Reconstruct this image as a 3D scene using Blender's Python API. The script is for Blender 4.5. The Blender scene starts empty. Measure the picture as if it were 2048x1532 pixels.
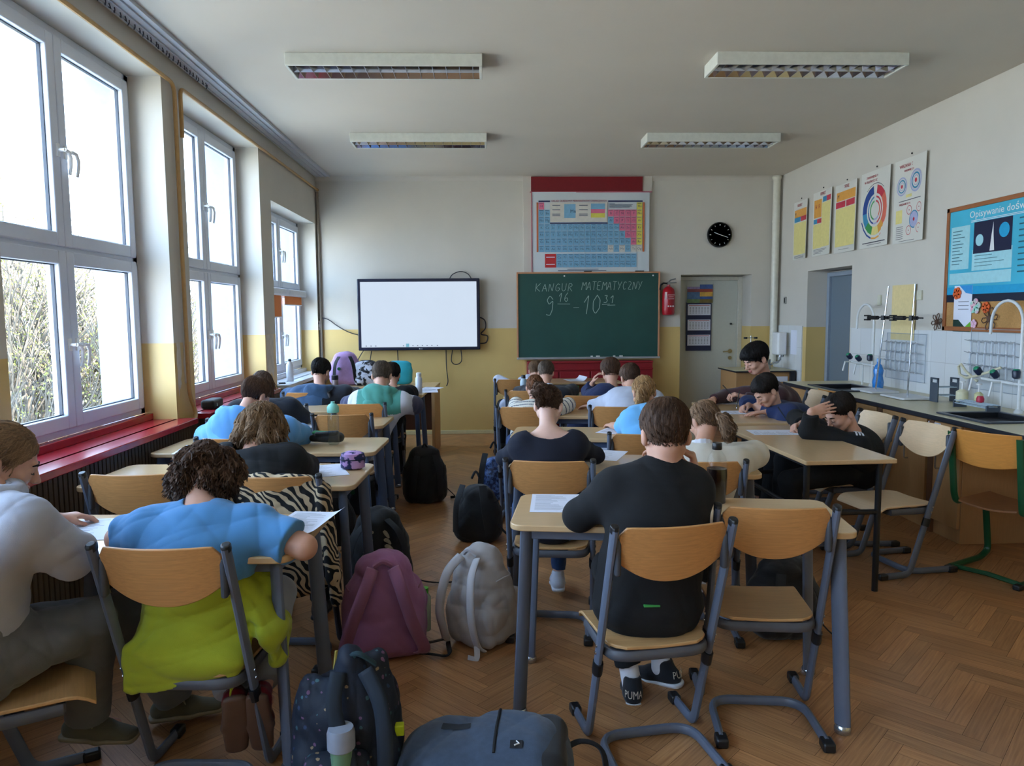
import bpy, bmesh, math, random
import numpy as np
from mathutils import Vector, Matrix
scene = bpy.context.scene
COL = scene.collection
# ------------------------------------------------------------------ camera
CAM_H = 1.55
FPX = 1480.0
CR = np.array([0.99931507, -0.03620227, -0.00766701])
CU = np.array([0.01097336, 0.09203392, 0.99569541])
CD = np.array([0.03534081, 0.99509756, -0.09236815])
cam_data = bpy.data.cameras.new('camera')
cam_data.sensor_width = 36.0
cam_data.lens = 36.0 * FPX / 2048.0
cam_data.clip_start = 0.05
cam_data.clip_end = 300
cam = bpy.data.objects.new('camera', cam_data)
COL.objects.link(cam)
cam.matrix_world = Matrix(((CR[0], CU[0], -CD[0], 0), (CR[1], CU[1], -CD[1], 0), (CR[2], CU[2], -CD[2], CAM_H), (0, 0, 0, 1)))
scene.camera = cam
# ------------------------------------------------------------------ world, sun, exposure
scene.view_settings.view_transform = 'Standard'
scene.view_settings.look = 'None'
scene.view_settings.exposure = 1.12
scene.view_settings.gamma = 1.0
scene.view_settings.use_curve_mapping = False
wd = bpy.data.worlds.new('sky'); scene.world = wd; wd.use_nodes = True
wn = wd.node_tree.nodes; wl = wd.node_tree.links; wn.clear()
w_out = wn.new('ShaderNodeOutputWorld'); w_bg = wn.new('ShaderNodeBackground')
w_tc = wn.new('ShaderNodeTexCoord'); w_sep = wn.new('ShaderNodeSeparateXYZ'); w_rmp = wn.new('ShaderNodeValToRGB')
wl.new(w_tc.outputs['Generated'], w_sep.inputs[0]); wl.new(w_sep.outputs['Z'], w_rmp.inputs[0])
w_rmp.color_ramp.elements[0].position = 0.0; w_rmp.color_ramp.elements[0].color = (0.62, 0.79, 1.0, 1)
w_rmp.color_ramp.elements[1].position = 0.7; w_rmp.color_ramp.elements[1].color = (0.42, 0.65, 1.0, 1)
wl.new(w_rmp.outputs[0], w_bg.inputs[0]); w_bg.inputs[1].default_value = 6.8
wl.new(w_bg.outputs[0], w_out.inputs[0])
sun_d = bpy.data.lights.new('sun', 'SUN'); sun_d.energy = 16.0; sun_d.angle = 0.01; sun_d.color = (1.0, 0.93, 0.82)
sun = bpy.data.objects.new('sun', sun_d); COL.objects.link(sun)
sun.rotation_euler = Vector((-0.62, 0.25, -0.74)).to_track_quat('-Z', 'Y').to_euler()
# sky portals stand in the window openings and only guide sampling of the sky
PORTALS = [(-2.66, 4.24, 1.98, 1.74, 2.2), (-2.66, 6.33, 1.98, 1.74, 2.2), (-2.66, 8.55, 1.75, 1.9, 1.8), (-2.66, 2.15, 1.98, 1.74, 2.2), (-2.66, 0.05, 1.98, 1.74, 2.2), (-2.66, -2.0, 1.98, 1.74, 2.2)]
for px_, py_, pz_, sy_, sz_ in PORTALS:
    ld = bpy.data.lights.new('window_portal', 'AREA'); ld.shape = 'RECTANGLE'; ld.size = sz_; ld.size_y = sy_
    ld.cycles.is_portal = True
    lo = bpy.data.objects.new('window_portal', ld); COL.objects.link(lo)
    lo.matrix_world = Matrix(((0, 0, -1, px_), (0, 1, 0, py_), (1, 0, 0, pz_), (0, 0, 0, 1)))
try:
    scene.cycles.max_bounces = 9; scene.cycles.diffuse_bounces = 6; scene.cycles.glossy_bounces = 3
    scene.cycles.transmission_bounces = 6; scene.cycles.transparent_max_bounces = 16
    scene.cycles.caustics_reflective = False; scene.cycles.caustics_refractive = False
    scene.cycles.sample_clamp_indirect = 6.0
    scene.cycles.use_denoising = True
except Exception:
    pass
# ------------------------------------------------------------------ helpers
rnd = random.Random(7)
def at(x, y, Y):
    """the point at depth Y (metres from the camera wall line) seen at photo pixel x, y"""
    r = CD + CR * (x - 1024) / FPX - CU * (y - 766) / FPX
    t = Y / r[1]
    return np.array([r[0] * t, Y, CAM_H + r[2] * t])
def tag(o, label=None, cat=None, group=None, kind=None):
    if label: o['label'] = label
    if cat: o['category'] = cat
    if group: o['group'] = group
    if kind: o['kind'] = kind
    return o
def thing(name, label, cat, loc=(0, 0, 0), rz=0.0, group=None):
    o = bpy.data.objects.new(name, None); COL.objects.link(o)
    o.empty_display_size = 0.05
    o.location = tuple(float(a) for a in loc); o.rotation_euler = (0, 0, rz)
    return tag(o, label, cat, group)
def dup(root, loc, rz, label=None, group=None, scale=None):
    def cp(o, par):
        c = o.copy(); COL.objects.link(c)
        if par: c.parent = par; c.matrix_parent_inverse = Matrix()
        for ch in KIDS.get(o.name, []): cp(ch, c)
        return c
    r = cp(root, None); r.location = loc; r.rotation_euler = (0, 0, rz)
    if label: r['label'] = label
    if group: r['group'] = group
    if scale: r.scale = scale
    return r
KIDS = {}
def srgb(h):
    if isinstance(h, str):
        h = h.lstrip('#'); h = [int(h[i:i + 2], 16) / 255 for i in (0, 2, 4)]
    return tuple((c / 12.92 if c <= 0.04045 else ((c + 0.055) / 1.055) ** 2.4) for c in h) + (1.0,)
MATS = {}
def mat(key, col, rough=0.6, metal=0.0, var=0.06, scale=30.0, bump=0.0, bscale=200.0, spec=0.5, stretch=None, sheen=0.0, sss=0.0, emit=0.0, alpha=1.0, attr=None, coat=0.0, col2=None, contrast=0.5):
    """node material: base colour broken up by noise, optional fine bump"""
    if key in MATS: return MATS[key]
    m = bpy.data.materials.new(key); m.use_nodes = True
    nt = m.node_tree; n = nt.nodes; l = nt.links; b = n['Principled BSDF']
    c = srgb(col) if isinstance(col, str) else tuple(col) + ((1.0,) if len(col) == 3 else ())
    tc = n.new('ShaderNodeTexCoord'); mp = n.new('ShaderNodeMapping'); l.new(tc.outputs['Object'], mp.inputs[0])
    if stretch: mp.inputs['Scale'].default_value = stretch
    nz = n.new('ShaderNodeTexNoise'); nz.inputs['Scale'].default_value = scale; nz.inputs['Detail'].default_value = 3
    l.new(mp.outputs[0], nz.inputs[0])
    rp = n.new('ShaderNodeValToRGB'); l.new(nz.outputs[0], rp.inputs[0])
    d2 = srgb(col2) if col2 else tuple(min(1, a * (1 + var)) for a in c[:3]) + (1,)
    d1 = c if col2 else tuple(a * (1 - var) for a in c[:3]) + (1,)
    rp.color_ramp.elements[0].color = d1; rp.color_ramp.elements[1].color = d2
    rp.color_ramp.elements[0].position = 0.5 - contrast / 2; rp.color_ramp.elements[1].position = 0.5 + contrast / 2
    out = rp.outputs[0]
    if attr:
        at_ = n.new('ShaderNodeAttribute'); at_.attribute_name = attr
        mx = n.new('ShaderNodeMix'); mx.data_type = 'RGBA'; mx.blend_type = 'MULTIPLY'; mx.inputs[0].default_value = 1.0
        l.new(at_.outputs['Color'], mx.inputs[6]); l.new(out, mx.inputs[7]); out = mx.outputs[2]
    l.new(out, b.inputs['Base Color'])
    b.inputs['Roughness'].default_value = rough; b.inputs['Metallic'].default_value = metal
    b.inputs['Specular IOR Level'].default_value = spec
    if sheen: b.inputs['Sheen Weight'].default_value = sheen
    if coat: b.inputs['Coat Weight'].default_value = coat; b.inputs['Coat Roughness'].default_value = 0.15
    if sss:
        b.inputs['Subsurface Weight'].default_value = sss; b.inputs['Subsurface Radius'].default_value = (0.012, 0.004, 0.002)
        b.inputs['Subsurface Scale'].default_value = 1.0
    if emit:
        l.new(out, b.inputs['Emission Color']); b.inputs['Base Color'].default_value = (.02, .02, .025, 1); l.remove(b.inputs['Base Color'].links[0]); b.inputs['Emission Strength'].default_value = emit
    if alpha < 1: b.inputs['Alpha'].default_value = alpha
    if bump:
        n2 = n.new('ShaderNodeTexNoise'); n2.inputs['Scale'].default_value = bscale; n2.inputs['Detail'].default_value = 2
        l.new(mp.outputs[0], n2.inputs[0])
        bp = n.new('ShaderNodeBump'); bp.inputs['Strength'].default_value = bump; bp.inputs['Distance'].default_value = 0.002
        l.new(n2.outputs[0], bp.inputs['Height']); l.new(bp.outputs[0], b.inputs['Normal'])
    MATS[key] = m
    return m
def glassmat(key, tint=(1, 1, 1), gloss=0.08):
    if key in MATS: return MATS[key]
    m = bpy.data.materials.new(key); m.use_nodes = True
    nt = m.node_tree; n = nt.nodes; l = nt.links; n.clear()
    o = n.new('ShaderNodeOutputMaterial'); mx = n.new('ShaderNodeMixShader'); t = n.new('ShaderNodeBsdfTransparent'); g = n.new('ShaderNodeBsdfGlossy')
    lw = n.new('ShaderNodeLayerWeight'); lw.inputs['Blend'].default_value = .5
    pw = n.new('ShaderNodeMath'); pw.operation = 'POWER'; pw.inputs[1].default_value = 4.0; l.new(lw.outputs['Facing'], pw.inputs[0])
    ad = n.new('ShaderNodeMath'); ad.operation = 'MULTIPLY_ADD'; ad.inputs[1].default_value = gloss * 4; ad.inputs[2].default_value = gloss * .4; l.new(pw.outputs[0], ad.inputs[0])
    t.inputs[0].default_value = tuple(tint) + (1,); g.inputs['Roughness'].default_value = 0.03
    l.new(ad.outputs[0], mx.inputs[0]); l.new(t.outputs[0], mx.inputs[1]); l.new(g.outputs[0], mx.inputs[2]); l.new(mx.outputs[0], o.inputs[0])
    MATS[key] = m
    return m
class MB:
    def __init__(s): s.v = []; s.f = []; s.mi = []
    def add(s, vs, fs, mi=0, M=None):
        b = len(s.v)
        for p in vs:
            if M is not None: p = M @ Vector(p)
            s.v.append((float(p[0]), float(p[1]), float(p[2])))
        for f in fs: s.f.append([b + i for i in f]); s.mi.append(mi)
        return s
    def box(s, c, d, mi=0, rz=0.0, M=None):
        hx, hy, hz = d[0] / 2, d[1] / 2, d[2] / 2
        co, si = math.cos(rz), math.sin(rz)
        vs = [(c[0] + x * co - y * si, c[1] + x * si + y * co, c[2] + z) for z in (-hz, hz) for x, y in ((-hx, -hy), (hx, -hy), (hx, hy), (-hx, hy))]
        return s.add(vs, [(3, 2, 1, 0), (4, 5, 6, 7), (0, 1, 5, 4), (1, 2, 6, 5), (2, 3, 7, 6), (3, 0, 4, 7)], mi, M)
    def b2(s, lo, hi, mi=0, M=None):
        return s.box([(lo[i] + hi[i]) / 2 for i in range(3)], [abs(hi[i] - lo[i]) for i in range(3)], mi, 0, M)
    def prism(s, poly, z0, z1, mi=0, M=None):
        n = len(poly)
        vs = [(p[0], p[1], z0) for p in poly] + [(p[0], p[1], z1) for p in poly]
        fs = [list(range(n))[::-1], list(range(n, 2 * n))] + [(i, (i + 1) % n, n + (i + 1) % n, n + i) for i in range(n)]
        return s.add(vs, fs, mi, M)
    def lathe(s, prof, c=(0, 0, 0), n=20, mi=0, M=None, sy=1.0):
        vs = []; fs = []
        for r, z in prof:
            for i in range(n):
                a = 2 * math.pi * i / n; vs.append((c[0] + r * math.cos(a), c[1] + r * sy * math.sin(a), c[2] + z))
        k = len(prof)
        for j in range(k - 1):
            for i in range(n): fs.append((j * n + i, j * n + (i + 1) % n, (j + 1) * n + (i + 1) % n, (j + 1) * n + i))
        fs.append(list(range(n))[::-1]); fs.append([(k - 1) * n + i for i in range(n)])
        return s.add(vs, fs, mi, M)
    def tube(s, pts, r, n=8, mi=0, flat=None, up=(0, 0, 1), closed=False, M=None):
        """tube along pts; r number or list; flat = second half width across 'up' side"""
        P = [Vector([float(a) for a in p]) for p in pts]; k = len(P)
        R = r if isinstance(r, (list, tuple)) else [r] * k
        vs = []; fs = []; prev = None
        for i in range(k):
            if closed: t = (P[(i + 1) % k] - P[(i - 1) % k])
            else: t = P[min(i + 1, k - 1)] - P[max(i - 1, 0)]
            t.normalize()
            if prev is None:
                u = Vector(up); a = u.cross(t)
                if a.length < 1e-3: a = Vector((1, 0, 0)).cross(t)
                a.normalize()
            else:
                a = prev - t * prev.dot(t)
                if a.length < 1e-4: a = Vector((1, 0, 0)).cross(t)
                a.normalize()
            prev = a; b = t.cross(a)
            rb = R[i] if flat is None else flat
            for j in range(n):
                th = 2 * math.pi * (j + 0.5) / n
                vs.append(P[i] + a * (math.cos(th) * R[i]) + b * (math.sin(th) * rb))
        for i in range(k - 1 + (1 if closed else 0)):
            i2 = (i + 1) % k
            for j in range(n): fs.append((i * n + j, i * n + (j + 1) % n, i2 * n + (j + 1) % n, i2 * n + j))
        if not closed: fs.append(list(range(n))[::-1]); fs.append([(k - 1) * n + j for j in range(n)])
        return s.add(vs, fs, mi, M)
    def grid(s, fn, nu, nv, mi=0, thick=None, M=None):
        """surface fn(u,v) u,v in 0..1; with thickness vector function it closes to a solid"""
        A = [[Vector(fn(i / nu, j / nv)) for j in range(nv + 1)] for i in range(nu + 1)]
        idx = lambda i, j: i * (nv + 1) + j
        if thick is None:
            return s.add([p for r_ in A for p in r_], [(idx(i, j), idx(i + 1, j), idx(i + 1, j + 1), idx(i, j + 1)) for i in range(nu) for j in range(nv)], mi, M)
        off = Vector(thick); N = (nu + 1) * (nv + 1)
        vs = [p for r_ in A for p in r_] + [p + off for r_ in A for p in r_]
        fs = [(idx(i, j), idx(i + 1, j), idx(i + 1, j + 1), idx(i, j + 1)) for i in range(nu) for j in range(nv)]
        fs += [tuple(N + q for q in f[::-1]) for f in fs]
        ring = [idx(i, 0) for i in range(nu + 1)] + [idx(nu, j) for j in range(1, nv + 1)] + [idx(i, nv) for i in range(nu - 1, -1, -1)] + [idx(0, j) for j in range(nv - 1, 0, -1)]
        for a, b in zip(ring, ring[1:] + ring[:1]): fs.append((b, a, a + N, b + N))
        return s.add(vs, fs, mi, M)
    def build(s, name, mats, parent=None, loc=None, bevel=0.0, angle=35, fix=True, seg=2, rz=None):
        me = bpy.data.meshes.new(name); me.from_pydata(s.v, [], s.f)
        mats = mats if isinstance(mats, (list, tuple)) else [mats]
        for m in mats: me.materials.append(m)
        if len(mats) > 1: me.polygons.foreach_set('material_index', s.mi)
        if fix:
            bm = bmesh.new(); bm.from_mesh(me); bmesh.ops.recalc_face_normals(bm, faces=bm.faces); bm.to_mesh(me); bm.free()
        me.shade_smooth()
        if angle < 180: me.set_sharp_from_angle(angle=math.radians(angle))
        me.update()
        return link(name, me, parent, loc, bevel, seg, rz)
def link(name, me, parent=None, loc=None, bevel=0.0, seg=2, rz=None):
    o = bpy.data.objects.new(name, me); COL.objects.link(o)
    if parent is not None:
        o.parent = parent; KIDS.setdefault(parent.name, []).append(o)
    if loc is not None: o.location = tuple(float(a) for a in loc)
    if rz is not None: o.rotation_euler = (0, 0, rz)
    if bevel:
        b = o.modifiers.new('bevel', 'BEVEL'); b.width = bevel; b.segments = seg; b.limit_method = 'ANGLE'; b.angle_limit = math.radians(40)
    return o
def rrect(w, h, r, n=5, cx=0, cy=0):
    out = []
    for sx, sy, a0 in ((1, 1, 0), (-1, 1, 90), (-1, -1, 180), (1, -1, 270)):
        for i in range(n + 1):
            a = math.radians(a0 + 90 * i / n)
            out.append((cx + sx * (w / 2 - r) + r * math.cos(a), cy + sy * (h / 2 - r) + r * math.sin(a)))
    return out
def arc_pts(pts, r, n=5):
    """polyline with its inner corners rounded by radius r"""
    P = [Vector(p) for p in pts]; out = [P[0]]
    for i in range(1, len(P) - 1):
        a = (P[i - 1] - P[i]); b = (P[i + 1] - P[i]); ra = min(r, a.length * .45, b.length * .45)
        p0 = P[i] + a.normalized() * ra; p1 = P[i] + b.normalized() * ra
        for k in range(n + 1):
            t = k / n; out.append(p0 * (1 - t) ** 2 + P[i] * 2 * t * (1 - t) + p1 * t * t)
    out.append(P[-1]); return out
FONT_CACHE = {}
def text_mb(mb, txt, size, M, mi=0, depth=0.0006, align='LEFT', fit=None):
    """flat lettering: text laid in the local xy plane of M"""
    cu = bpy.data.curves.new('txt', 'FONT'); cu.body = txt; cu.size = size; cu.align_x = align; cu.extrude = depth; cu.resolution_u = 2
    o = bpy.data.objects.new('txt', cu); COL.objects.link(o)
    dg = bpy.context.evaluated_depsgraph_get(); dg.update()
    me = bpy.data.meshes.new_from_object(o.evaluated_get(dg))
    vs = [v.co.copy() for v in me.vertices]
    if fit and vs:
        w = max(v.x for v in vs) - min(v.x for v in vs); x0 = min(v.x for v in vs)
        for v in vs: v.x = (v.x - x0) * fit / w
    mb.add(vs, [list(p.vertices) for p in me.polygons], mi, M)
    bpy.data.objects.remove(o); bpy.data.curves.remove(cu); bpy.data.meshes.remove(me)
    return mb
# ------------------------------------------------------------------ materials
M_wall = mat('wall_white_paint', '#ccc7bc', 0.75, var=0.03, scale=2.5, bump=0.08, bscale=60)
M_yel = mat('wall_yellow_oil_paint', '#d8ba76', 0.38, var=0.04, scale=3, bump=0.05, bscale=50)
M_ceil = mat('ceiling_paint', '#c9c3b8', 0.8, var=0.03, scale=1.2)
M_tile = None
M_pvc = mat('white_pvc', '#d3dae8', 0.3, var=0.015)
M_seal = mat('dark_seal', '#3c414b', 0.5)
M_redsill = mat('red_gloss_paint', '#a3202c', 0.25, var=0.12, scale=14)
M_white = mat('white_plastic', '#e8e9e8', 0.35, var=0.02)
M_glass = glassmat('window_glass')
M_ply = mat('beech_plywood', '#c39a68', 0.38, var=0.10, scale=5, stretch=(1.5, 25, 25), spec=0.4)
M_plyb = mat('beech_plywood_back', '#c48f58', 0.36, var=0.12, scale=6, stretch=(1.2, 30, 30), spec=0.4)
M_plyp = mat('pale_birch_plywood', '#ddbf98', 0.38, var=0.07, scale=6, stretch=(1.2, 25, 25))
M_desk = mat('desk_laminate', '#c9a97f', 0.22, var=0.05, scale=5, stretch=(1.2, 30, 30), spec=0.45)
M_deske = mat('desk_edge_beech', '#b78b5c', 0.4, var=0.06, scale=10)
M_steel = mat('grey_powder_coat', '#5c6474', 0.42, var=0.04, spec=0.5)
M_steelb = mat('blue_grey_powder_coat', '#4a5a78', 0.42, var=0.04, spec=0.5)
M_blackst = mat('black_powder_coat', '#15161a', 0.45)
M_cap = mat('black_plastic', '#16171a', 0.4)
M_chrome = mat('chrome', '#b9bcc0', 0.2, metal=0.9)
M_paper = mat('printed_paper', '#dfe2ee', 0.7, var=0.01)
M_ink = mat('ink_grey', '#83868f', 0.8)
M_blk = mat('matt_black', '#101114', 0.6)
def wave_tiles():
    m = bpy.data.materials.new('white_wall_tiles'); m.use_nodes = True
    nt = m.node_tree; n = nt.nodes; l = nt.links; b = n['Principled BSDF']
    tc = n.new('ShaderNodeTexCoord'); br = n.new('ShaderNodeTexBrick'); mp = n.new('ShaderNodeMapping')
    sx = n.new('ShaderNodeSeparateXYZ'); cx = n.new('ShaderNodeCombineXYZ'); ad = n.new('ShaderNodeMath'); ad.operation = 'ADD'
    l.new(tc.outputs['Object'], sx.inputs[0]); l.new(sx.outputs[0], ad.inputs[0]); l.new(sx.outputs[1], ad.inputs[1])
    l.new(ad.outputs[0], cx.inputs[0]); l.new(sx.outputs[2], cx.inputs[1]); l.new(cx.outputs[0], br.inputs[0])
    br.offset = 0.0; br.inputs['Scale'].default_value = 1.0; br.inputs['Brick Width'].default_value = 0.2; br.inputs['Row Height'].default_value = 0.28
    br.inputs['Mortar Size'].default_value = 0.0018; br.inputs['Color1'].default_value = srgb('#dcdedd'); br.inputs['Color2'].default_value = srgb('#d6d9da'); br.inputs['Mortar'].default_value = srgb('#b9bab8')
    l.new(br.outputs[0], b.inputs['Base Color']); b.inputs['Roughness'].default_value = 0.22
    return m
M_tile = wave_tiles()
M_wood = mat('cabinet_beech_board', '#b58a5a', 0.45, var=0.08, scale=6, stretch=(30, 30, 1.5))
def parquet_mat():
    m = bpy.data.materials.new('oak_parquet'); m.use_nodes = True
    nt = m.node_tree; n = nt.nodes; l = nt.links; b = n['Principled BSDF']
    uv = n.new('ShaderNodeUVMap'); uv.uv_map = 'UVMap'
    a = n.new('ShaderNodeAttribute'); a.attribute_name = 'tone'
    mp = n.new('ShaderNodeMapping'); mp.inputs['Scale'].default_value = (1.6, 38, 1); l.new(uv.outputs[0], mp.inputs[0])
    nz = n.new('ShaderNodeTexNoise'); nz.inputs['Scale'].default_value = 3.0; nz.inputs['Detail'].default_value = 4; l.new(mp.outputs[0], nz.inputs[0])
    rp = n.new('ShaderNodeValToRGB'); l.new(nz.outputs[0], rp.inputs[0])
    rp.color_ramp.elements[0].position = .3; rp.color_ramp.elements[0].color = srgb('#a07047'); rp.color_ramp.elements[1].position = .7; rp.color_ramp.elements[1].color = srgb('#c08e5e')
    mx = n.new('ShaderNodeMix'); mx.data_type = 'RGBA'; mx.blend_type = 'MULTIPLY'; mx.inputs[0].default_value = 1
    l.new(rp.outputs[0], mx.inputs[6]); l.new(a.outputs['Color'], mx.inputs[7])
    tc = n.new('ShaderNodeTexCoord'); st = n.new('ShaderNodeTexNoise'); st.inputs['Scale'].default_value = 1.3; st.inputs['Detail'].default_value = 5; l.new(tc.outputs['Object'], st.inputs[0])
    r2 = n.new('ShaderNodeValToRGB'); r2.color_ramp.elements[0].position = .3; r2.color_ramp.elements[0].color = (.80, .78, .78, 1); r2.color_ramp.elements[1].position = .6; r2.color_ramp.elements[1].color = (1, 1, 1, 1); l.new(st.outputs[0], r2.inputs[0])
    m2 = n.new('ShaderNodeMix'); m2.data_type = 'RGBA'; m2.blend_type = 'MULTIPLY'; m2.inputs[0].default_value = 1; l.new(mx.outputs[2], m2.inputs[6]); l.new(r2.outputs[0], m2.inputs[7])
    l.new(m2.outputs[2], b.inputs['Base Color'])
    r3 = n.new('ShaderNodeMapRange'); r3.inputs[3].default_value = .27; r3.inputs[4].default_value = .42; l.new(st.outputs[0], r3.inputs[0]); l.new(r3.outputs[0], b.inputs['Roughness'])
    bp = n.new('ShaderNodeBump'); bp.inputs['Strength'].default_value = .15; bp.inputs['Distance'].default_value = .001; l.new(nz.outputs[0], bp.inputs['Height']); l.new(bp.outputs[0], b.inputs['Normal'])
    return m
# ------------------------------------------------------------------ room shell
XL, XR, YB, YF, ZC = -2.12, 3.82, 9.59, -3.2, 3.29
XW = -2.335      # window plane
XO = -2.62       # outer wall face
def struct(mb, name, mats, **k):
    return tag(mb.build(name, mats, **k), kind='structure')
def make_floor():
    L, W = 0.42, 0.07
    V = []; F = []; T = []; UV = []
    r = random.Random(3); c45 = math.cos(math.pi / 4)
    def plank(cx, cy, ang):
        # cx, cy: centre in the 45 degree frame
        x = (cx - cy) * c45; y = (cx + cy) * c45
        if not (XL - .1 < x < XR + .35 and YF - .1 < y < YB + .4): return
        a = ang + math.pi / 4; ux, uy = math.cos(a), math.sin(a); vx, vy = -uy, ux; b = len(V); g = .0006
        for sx, sy in ((-1, -1), (1, -1), (1, 1), (-1, 1)):
            V.append((min(XR + .3, x + ux * sx * (L / 2 - g) + vx * sy * (W / 2 - g)), min(YB + .5, y + uy * sx * (L / 2 - g) + vy * sy * (W / 2 - g)), 0.0))
        F.append((b, b + 1, b + 2, b + 3)); t = r.uniform(.82, 1.16); q = r.uniform(-.03, .03); T.append((t + q, t, t - q * .8)); o1, o2 = r.uniform(0, 50), r.uniform(0, 50)
        UV.extend([(o1, o2), (o1 + L, o2), (o1 + L, o2 + W), (o1, o2 + W)])
    # herringbone: stacks of perpendicular boards stepping by one board width
    n = 5
    for i in range(-140, 240):
        for k in range(-34, 34):
            # horizontal board
            x0 = i * W + k * 2 * L * 1.0; y0 = i * W
            plank(x0 + L / 2, y0 + W / 2, 0)
            plank(x0 + L + W / 2, y0 + W - L / 2, math.pi / 2)
    me = bpy.data.meshes.new('floor'); me.from_pydata(V, [], F)
    ul = me.uv_layers.new(name='UVMap'); ul.data.foreach_set('uv', [c for p in UV for c in p])
    ca = me.color_attributes.new('tone', 'FLOAT_COLOR', 'CORNER')
    ca.data.foreach_set('color', [c for t in T for _ in range(4) for c in (t[0], t[1], t[2], 1.0)])
    me.materials.append(parquet_mat()); me.update()
    o = link('floor', me); tag(o, kind='structure')
    u = MB().b2((XO, YF - .2, -.2), (XR + .3, YB + .5, -.0012)).build('floor', mat('parquet_gap', '#33200f', .8)); tag(u, kind='structure')
make_floor()
struct(MB().b2((XO, YF - .3, ZC), (XR + .4, YB + .5, ZC + .3)), 'ceiling', M_ceil)
# left wall with window openings
WIN = [(-2.9, -1.14, 3.13), (-.82, .94, 3.13), (1.28, 3.02, 3.13), (3.36, 5.12, 3.13), (5.45, 7.22, 3.13), (7.58, 9.5, 2.70)]
SZ = 0.84
mb = MB(); XI = XW - .072
def wl2(lo, hi, mi=0):
    """a wall piece painted yellow below 1.37"""
    z0, z1 = lo[2], hi[2]; zy = 1.372
    if z0 < zy < z1:
        mb.b2(lo, (hi[0], hi[1], zy), 1); mb.b2((lo[0], lo[1], zy), hi, 0)
    else: mb.b2(lo, hi, 1 if z1 <= zy else 0)
prev = YF - .2
for a, b, zt in WIN:
    wl2((XI, prev, 0), (XL, a, ZC)); wl2((XI, a, 0), (XL, b, SZ)); wl2((XI, a, zt), (XL, b, ZC)); prev = b
wl2((XI, prev, 0), (XL, YB + .3, ZC))
struct(mb, 'wall_left', [M_wall, M_yel])
# worn patches where posters and tape came off the piers
mp_ = mat('bare_plaster', '#d5cdbf', 0.85, var=0.12, scale=20)
mb = MB(); r = random.Random(5)
for y0, y1, z0, z1 in ((5.16, 5.22, 1.05, 1.37), (5.27, 5.36, 1.06, 1.372), (7.25, 7.5, 1.0, 1.37)):
    pts = [(y0, z1), (y1, z1)]; n = 9
    pts += [(y1 + r.uniform(-.012, .012), z1 - (z1 - z0) * i / n) for i in range(1, n)]
    pts += [(y1 - (y1 - y0) * i / 5, z0 + r.uniform(-.06, .03)) for i in range(1, 5)]
    pts += [(y0 + r.uniform(-.008, .008), z0 + (z1 - z0) * i / n) for i in range(1, n)]
    mb.prism(pts, XL - .002, XL + .0012, 0, Matrix(((0, 0, 1, 0), (1, 0, 0, 0), (0, 1, 0, 0), (0, 0, 0, 1))))
struct(mb, 'trim_1', mp_)
# back wall: chimney breast between x .52 and 2.16, door recess 2.53 - 3.47
mb = MB()
def wy(lo, hi): wl2(lo, hi)
wy((XL - .3, YB, 0), (.5, YB + .45, ZC)); wy((.5, YB - .03, 0), (2.15, YB + .45, ZC)); wy((2.15, YB, 0), (2.54, YB + .45, ZC))
wy((2.54, YB, 2.045), (3.47, YB + .45, ZC)); wy((3.47, YB, 0), (XR + .3, YB + .45, ZC))
wy((2.54, YB + .43, 0), (3.47, YB + .5, 2.05))
struct(mb, 'wall_back', [M_wall, M_yel])
# right wall with door recess y 7.66 - 8.70
D0, D1 = 7.64, 8.70
mb = MB()
wl2((XR, YF - .2, 0), (XR + .45, D0, ZC)); wl2((XR, D0, 2.03), (XR + .45, D1, ZC)); wl2((XR, D1, 0), (XR + .45, YB + .2, ZC)); wl2((XR + .34, D0, 0), (XR + .45, D1, 2.05))
struct(mb, 'wall_right', [M_wall, M_yel])
mb = MB(); mb.b2((XR - .012, 3.0, 0), (XR, D0 - .03, 1.385)); mb.b2((XR - .012, D1 + .09, 0), (XR, YB, 1.385)); mb.b2((3.78, YB - .012, 0), (XR - .012, YB, 1.385))
struct(mb, 'trim_2', M_tile)
mb = MB(); wl2((XO, YF - .3, 0), (XR + .45, YF, ZC)); struct(mb, 'wall_front', [M_wall, M_yel])
# cove along the back wall and left edge of the ceiling, skirting
mb = MB(); n = 6
prof = [(0, 0)] + [(.07 * math.sin(math.pi / 2 * i / n) - .0, -.05 * (1 - math.cos(math.pi / 2 * i / n))) for i in range(n + 1)]
cv = [(YB - .06, ZC), (YB - .03, ZC - .012), (YB - .01, ZC - .03), (YB, ZC - .055), (YB + .02, ZC - .055), (YB + .02, ZC + .01), (YB - .06, ZC + .01)]
mb.prism(cv, XL, .5, 0, Matrix(((0, 0, 1, 0), (1, 0, 0, 0), (0, 1, 0, 0), (0, 0, 0, 1))))
mb.prism(cv, 2.15, XR, 0, Matrix(((0, 0, 1, 0), (1, 0, 0, 0), (0, 1, 0, 0), (0, 0, 0, 1))))
struct(mb, 'trim_3', M_ceil)
mb = MB().b2((XL, YB - .02, 0), (.5, YB, .05)); mb.b2((2.15, YB - .02, 0), (2.54, YB, .05))
struct(mb, 'baseboard_back', mat('cream_skirting', '#d8cf9e', .4), bevel=.004)
struct(MB().b2((XL - .001, YF, 0), (XL + .018, YB - .02, .05)), 'baseboard_left', MATS['cream_skirting'])
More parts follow.
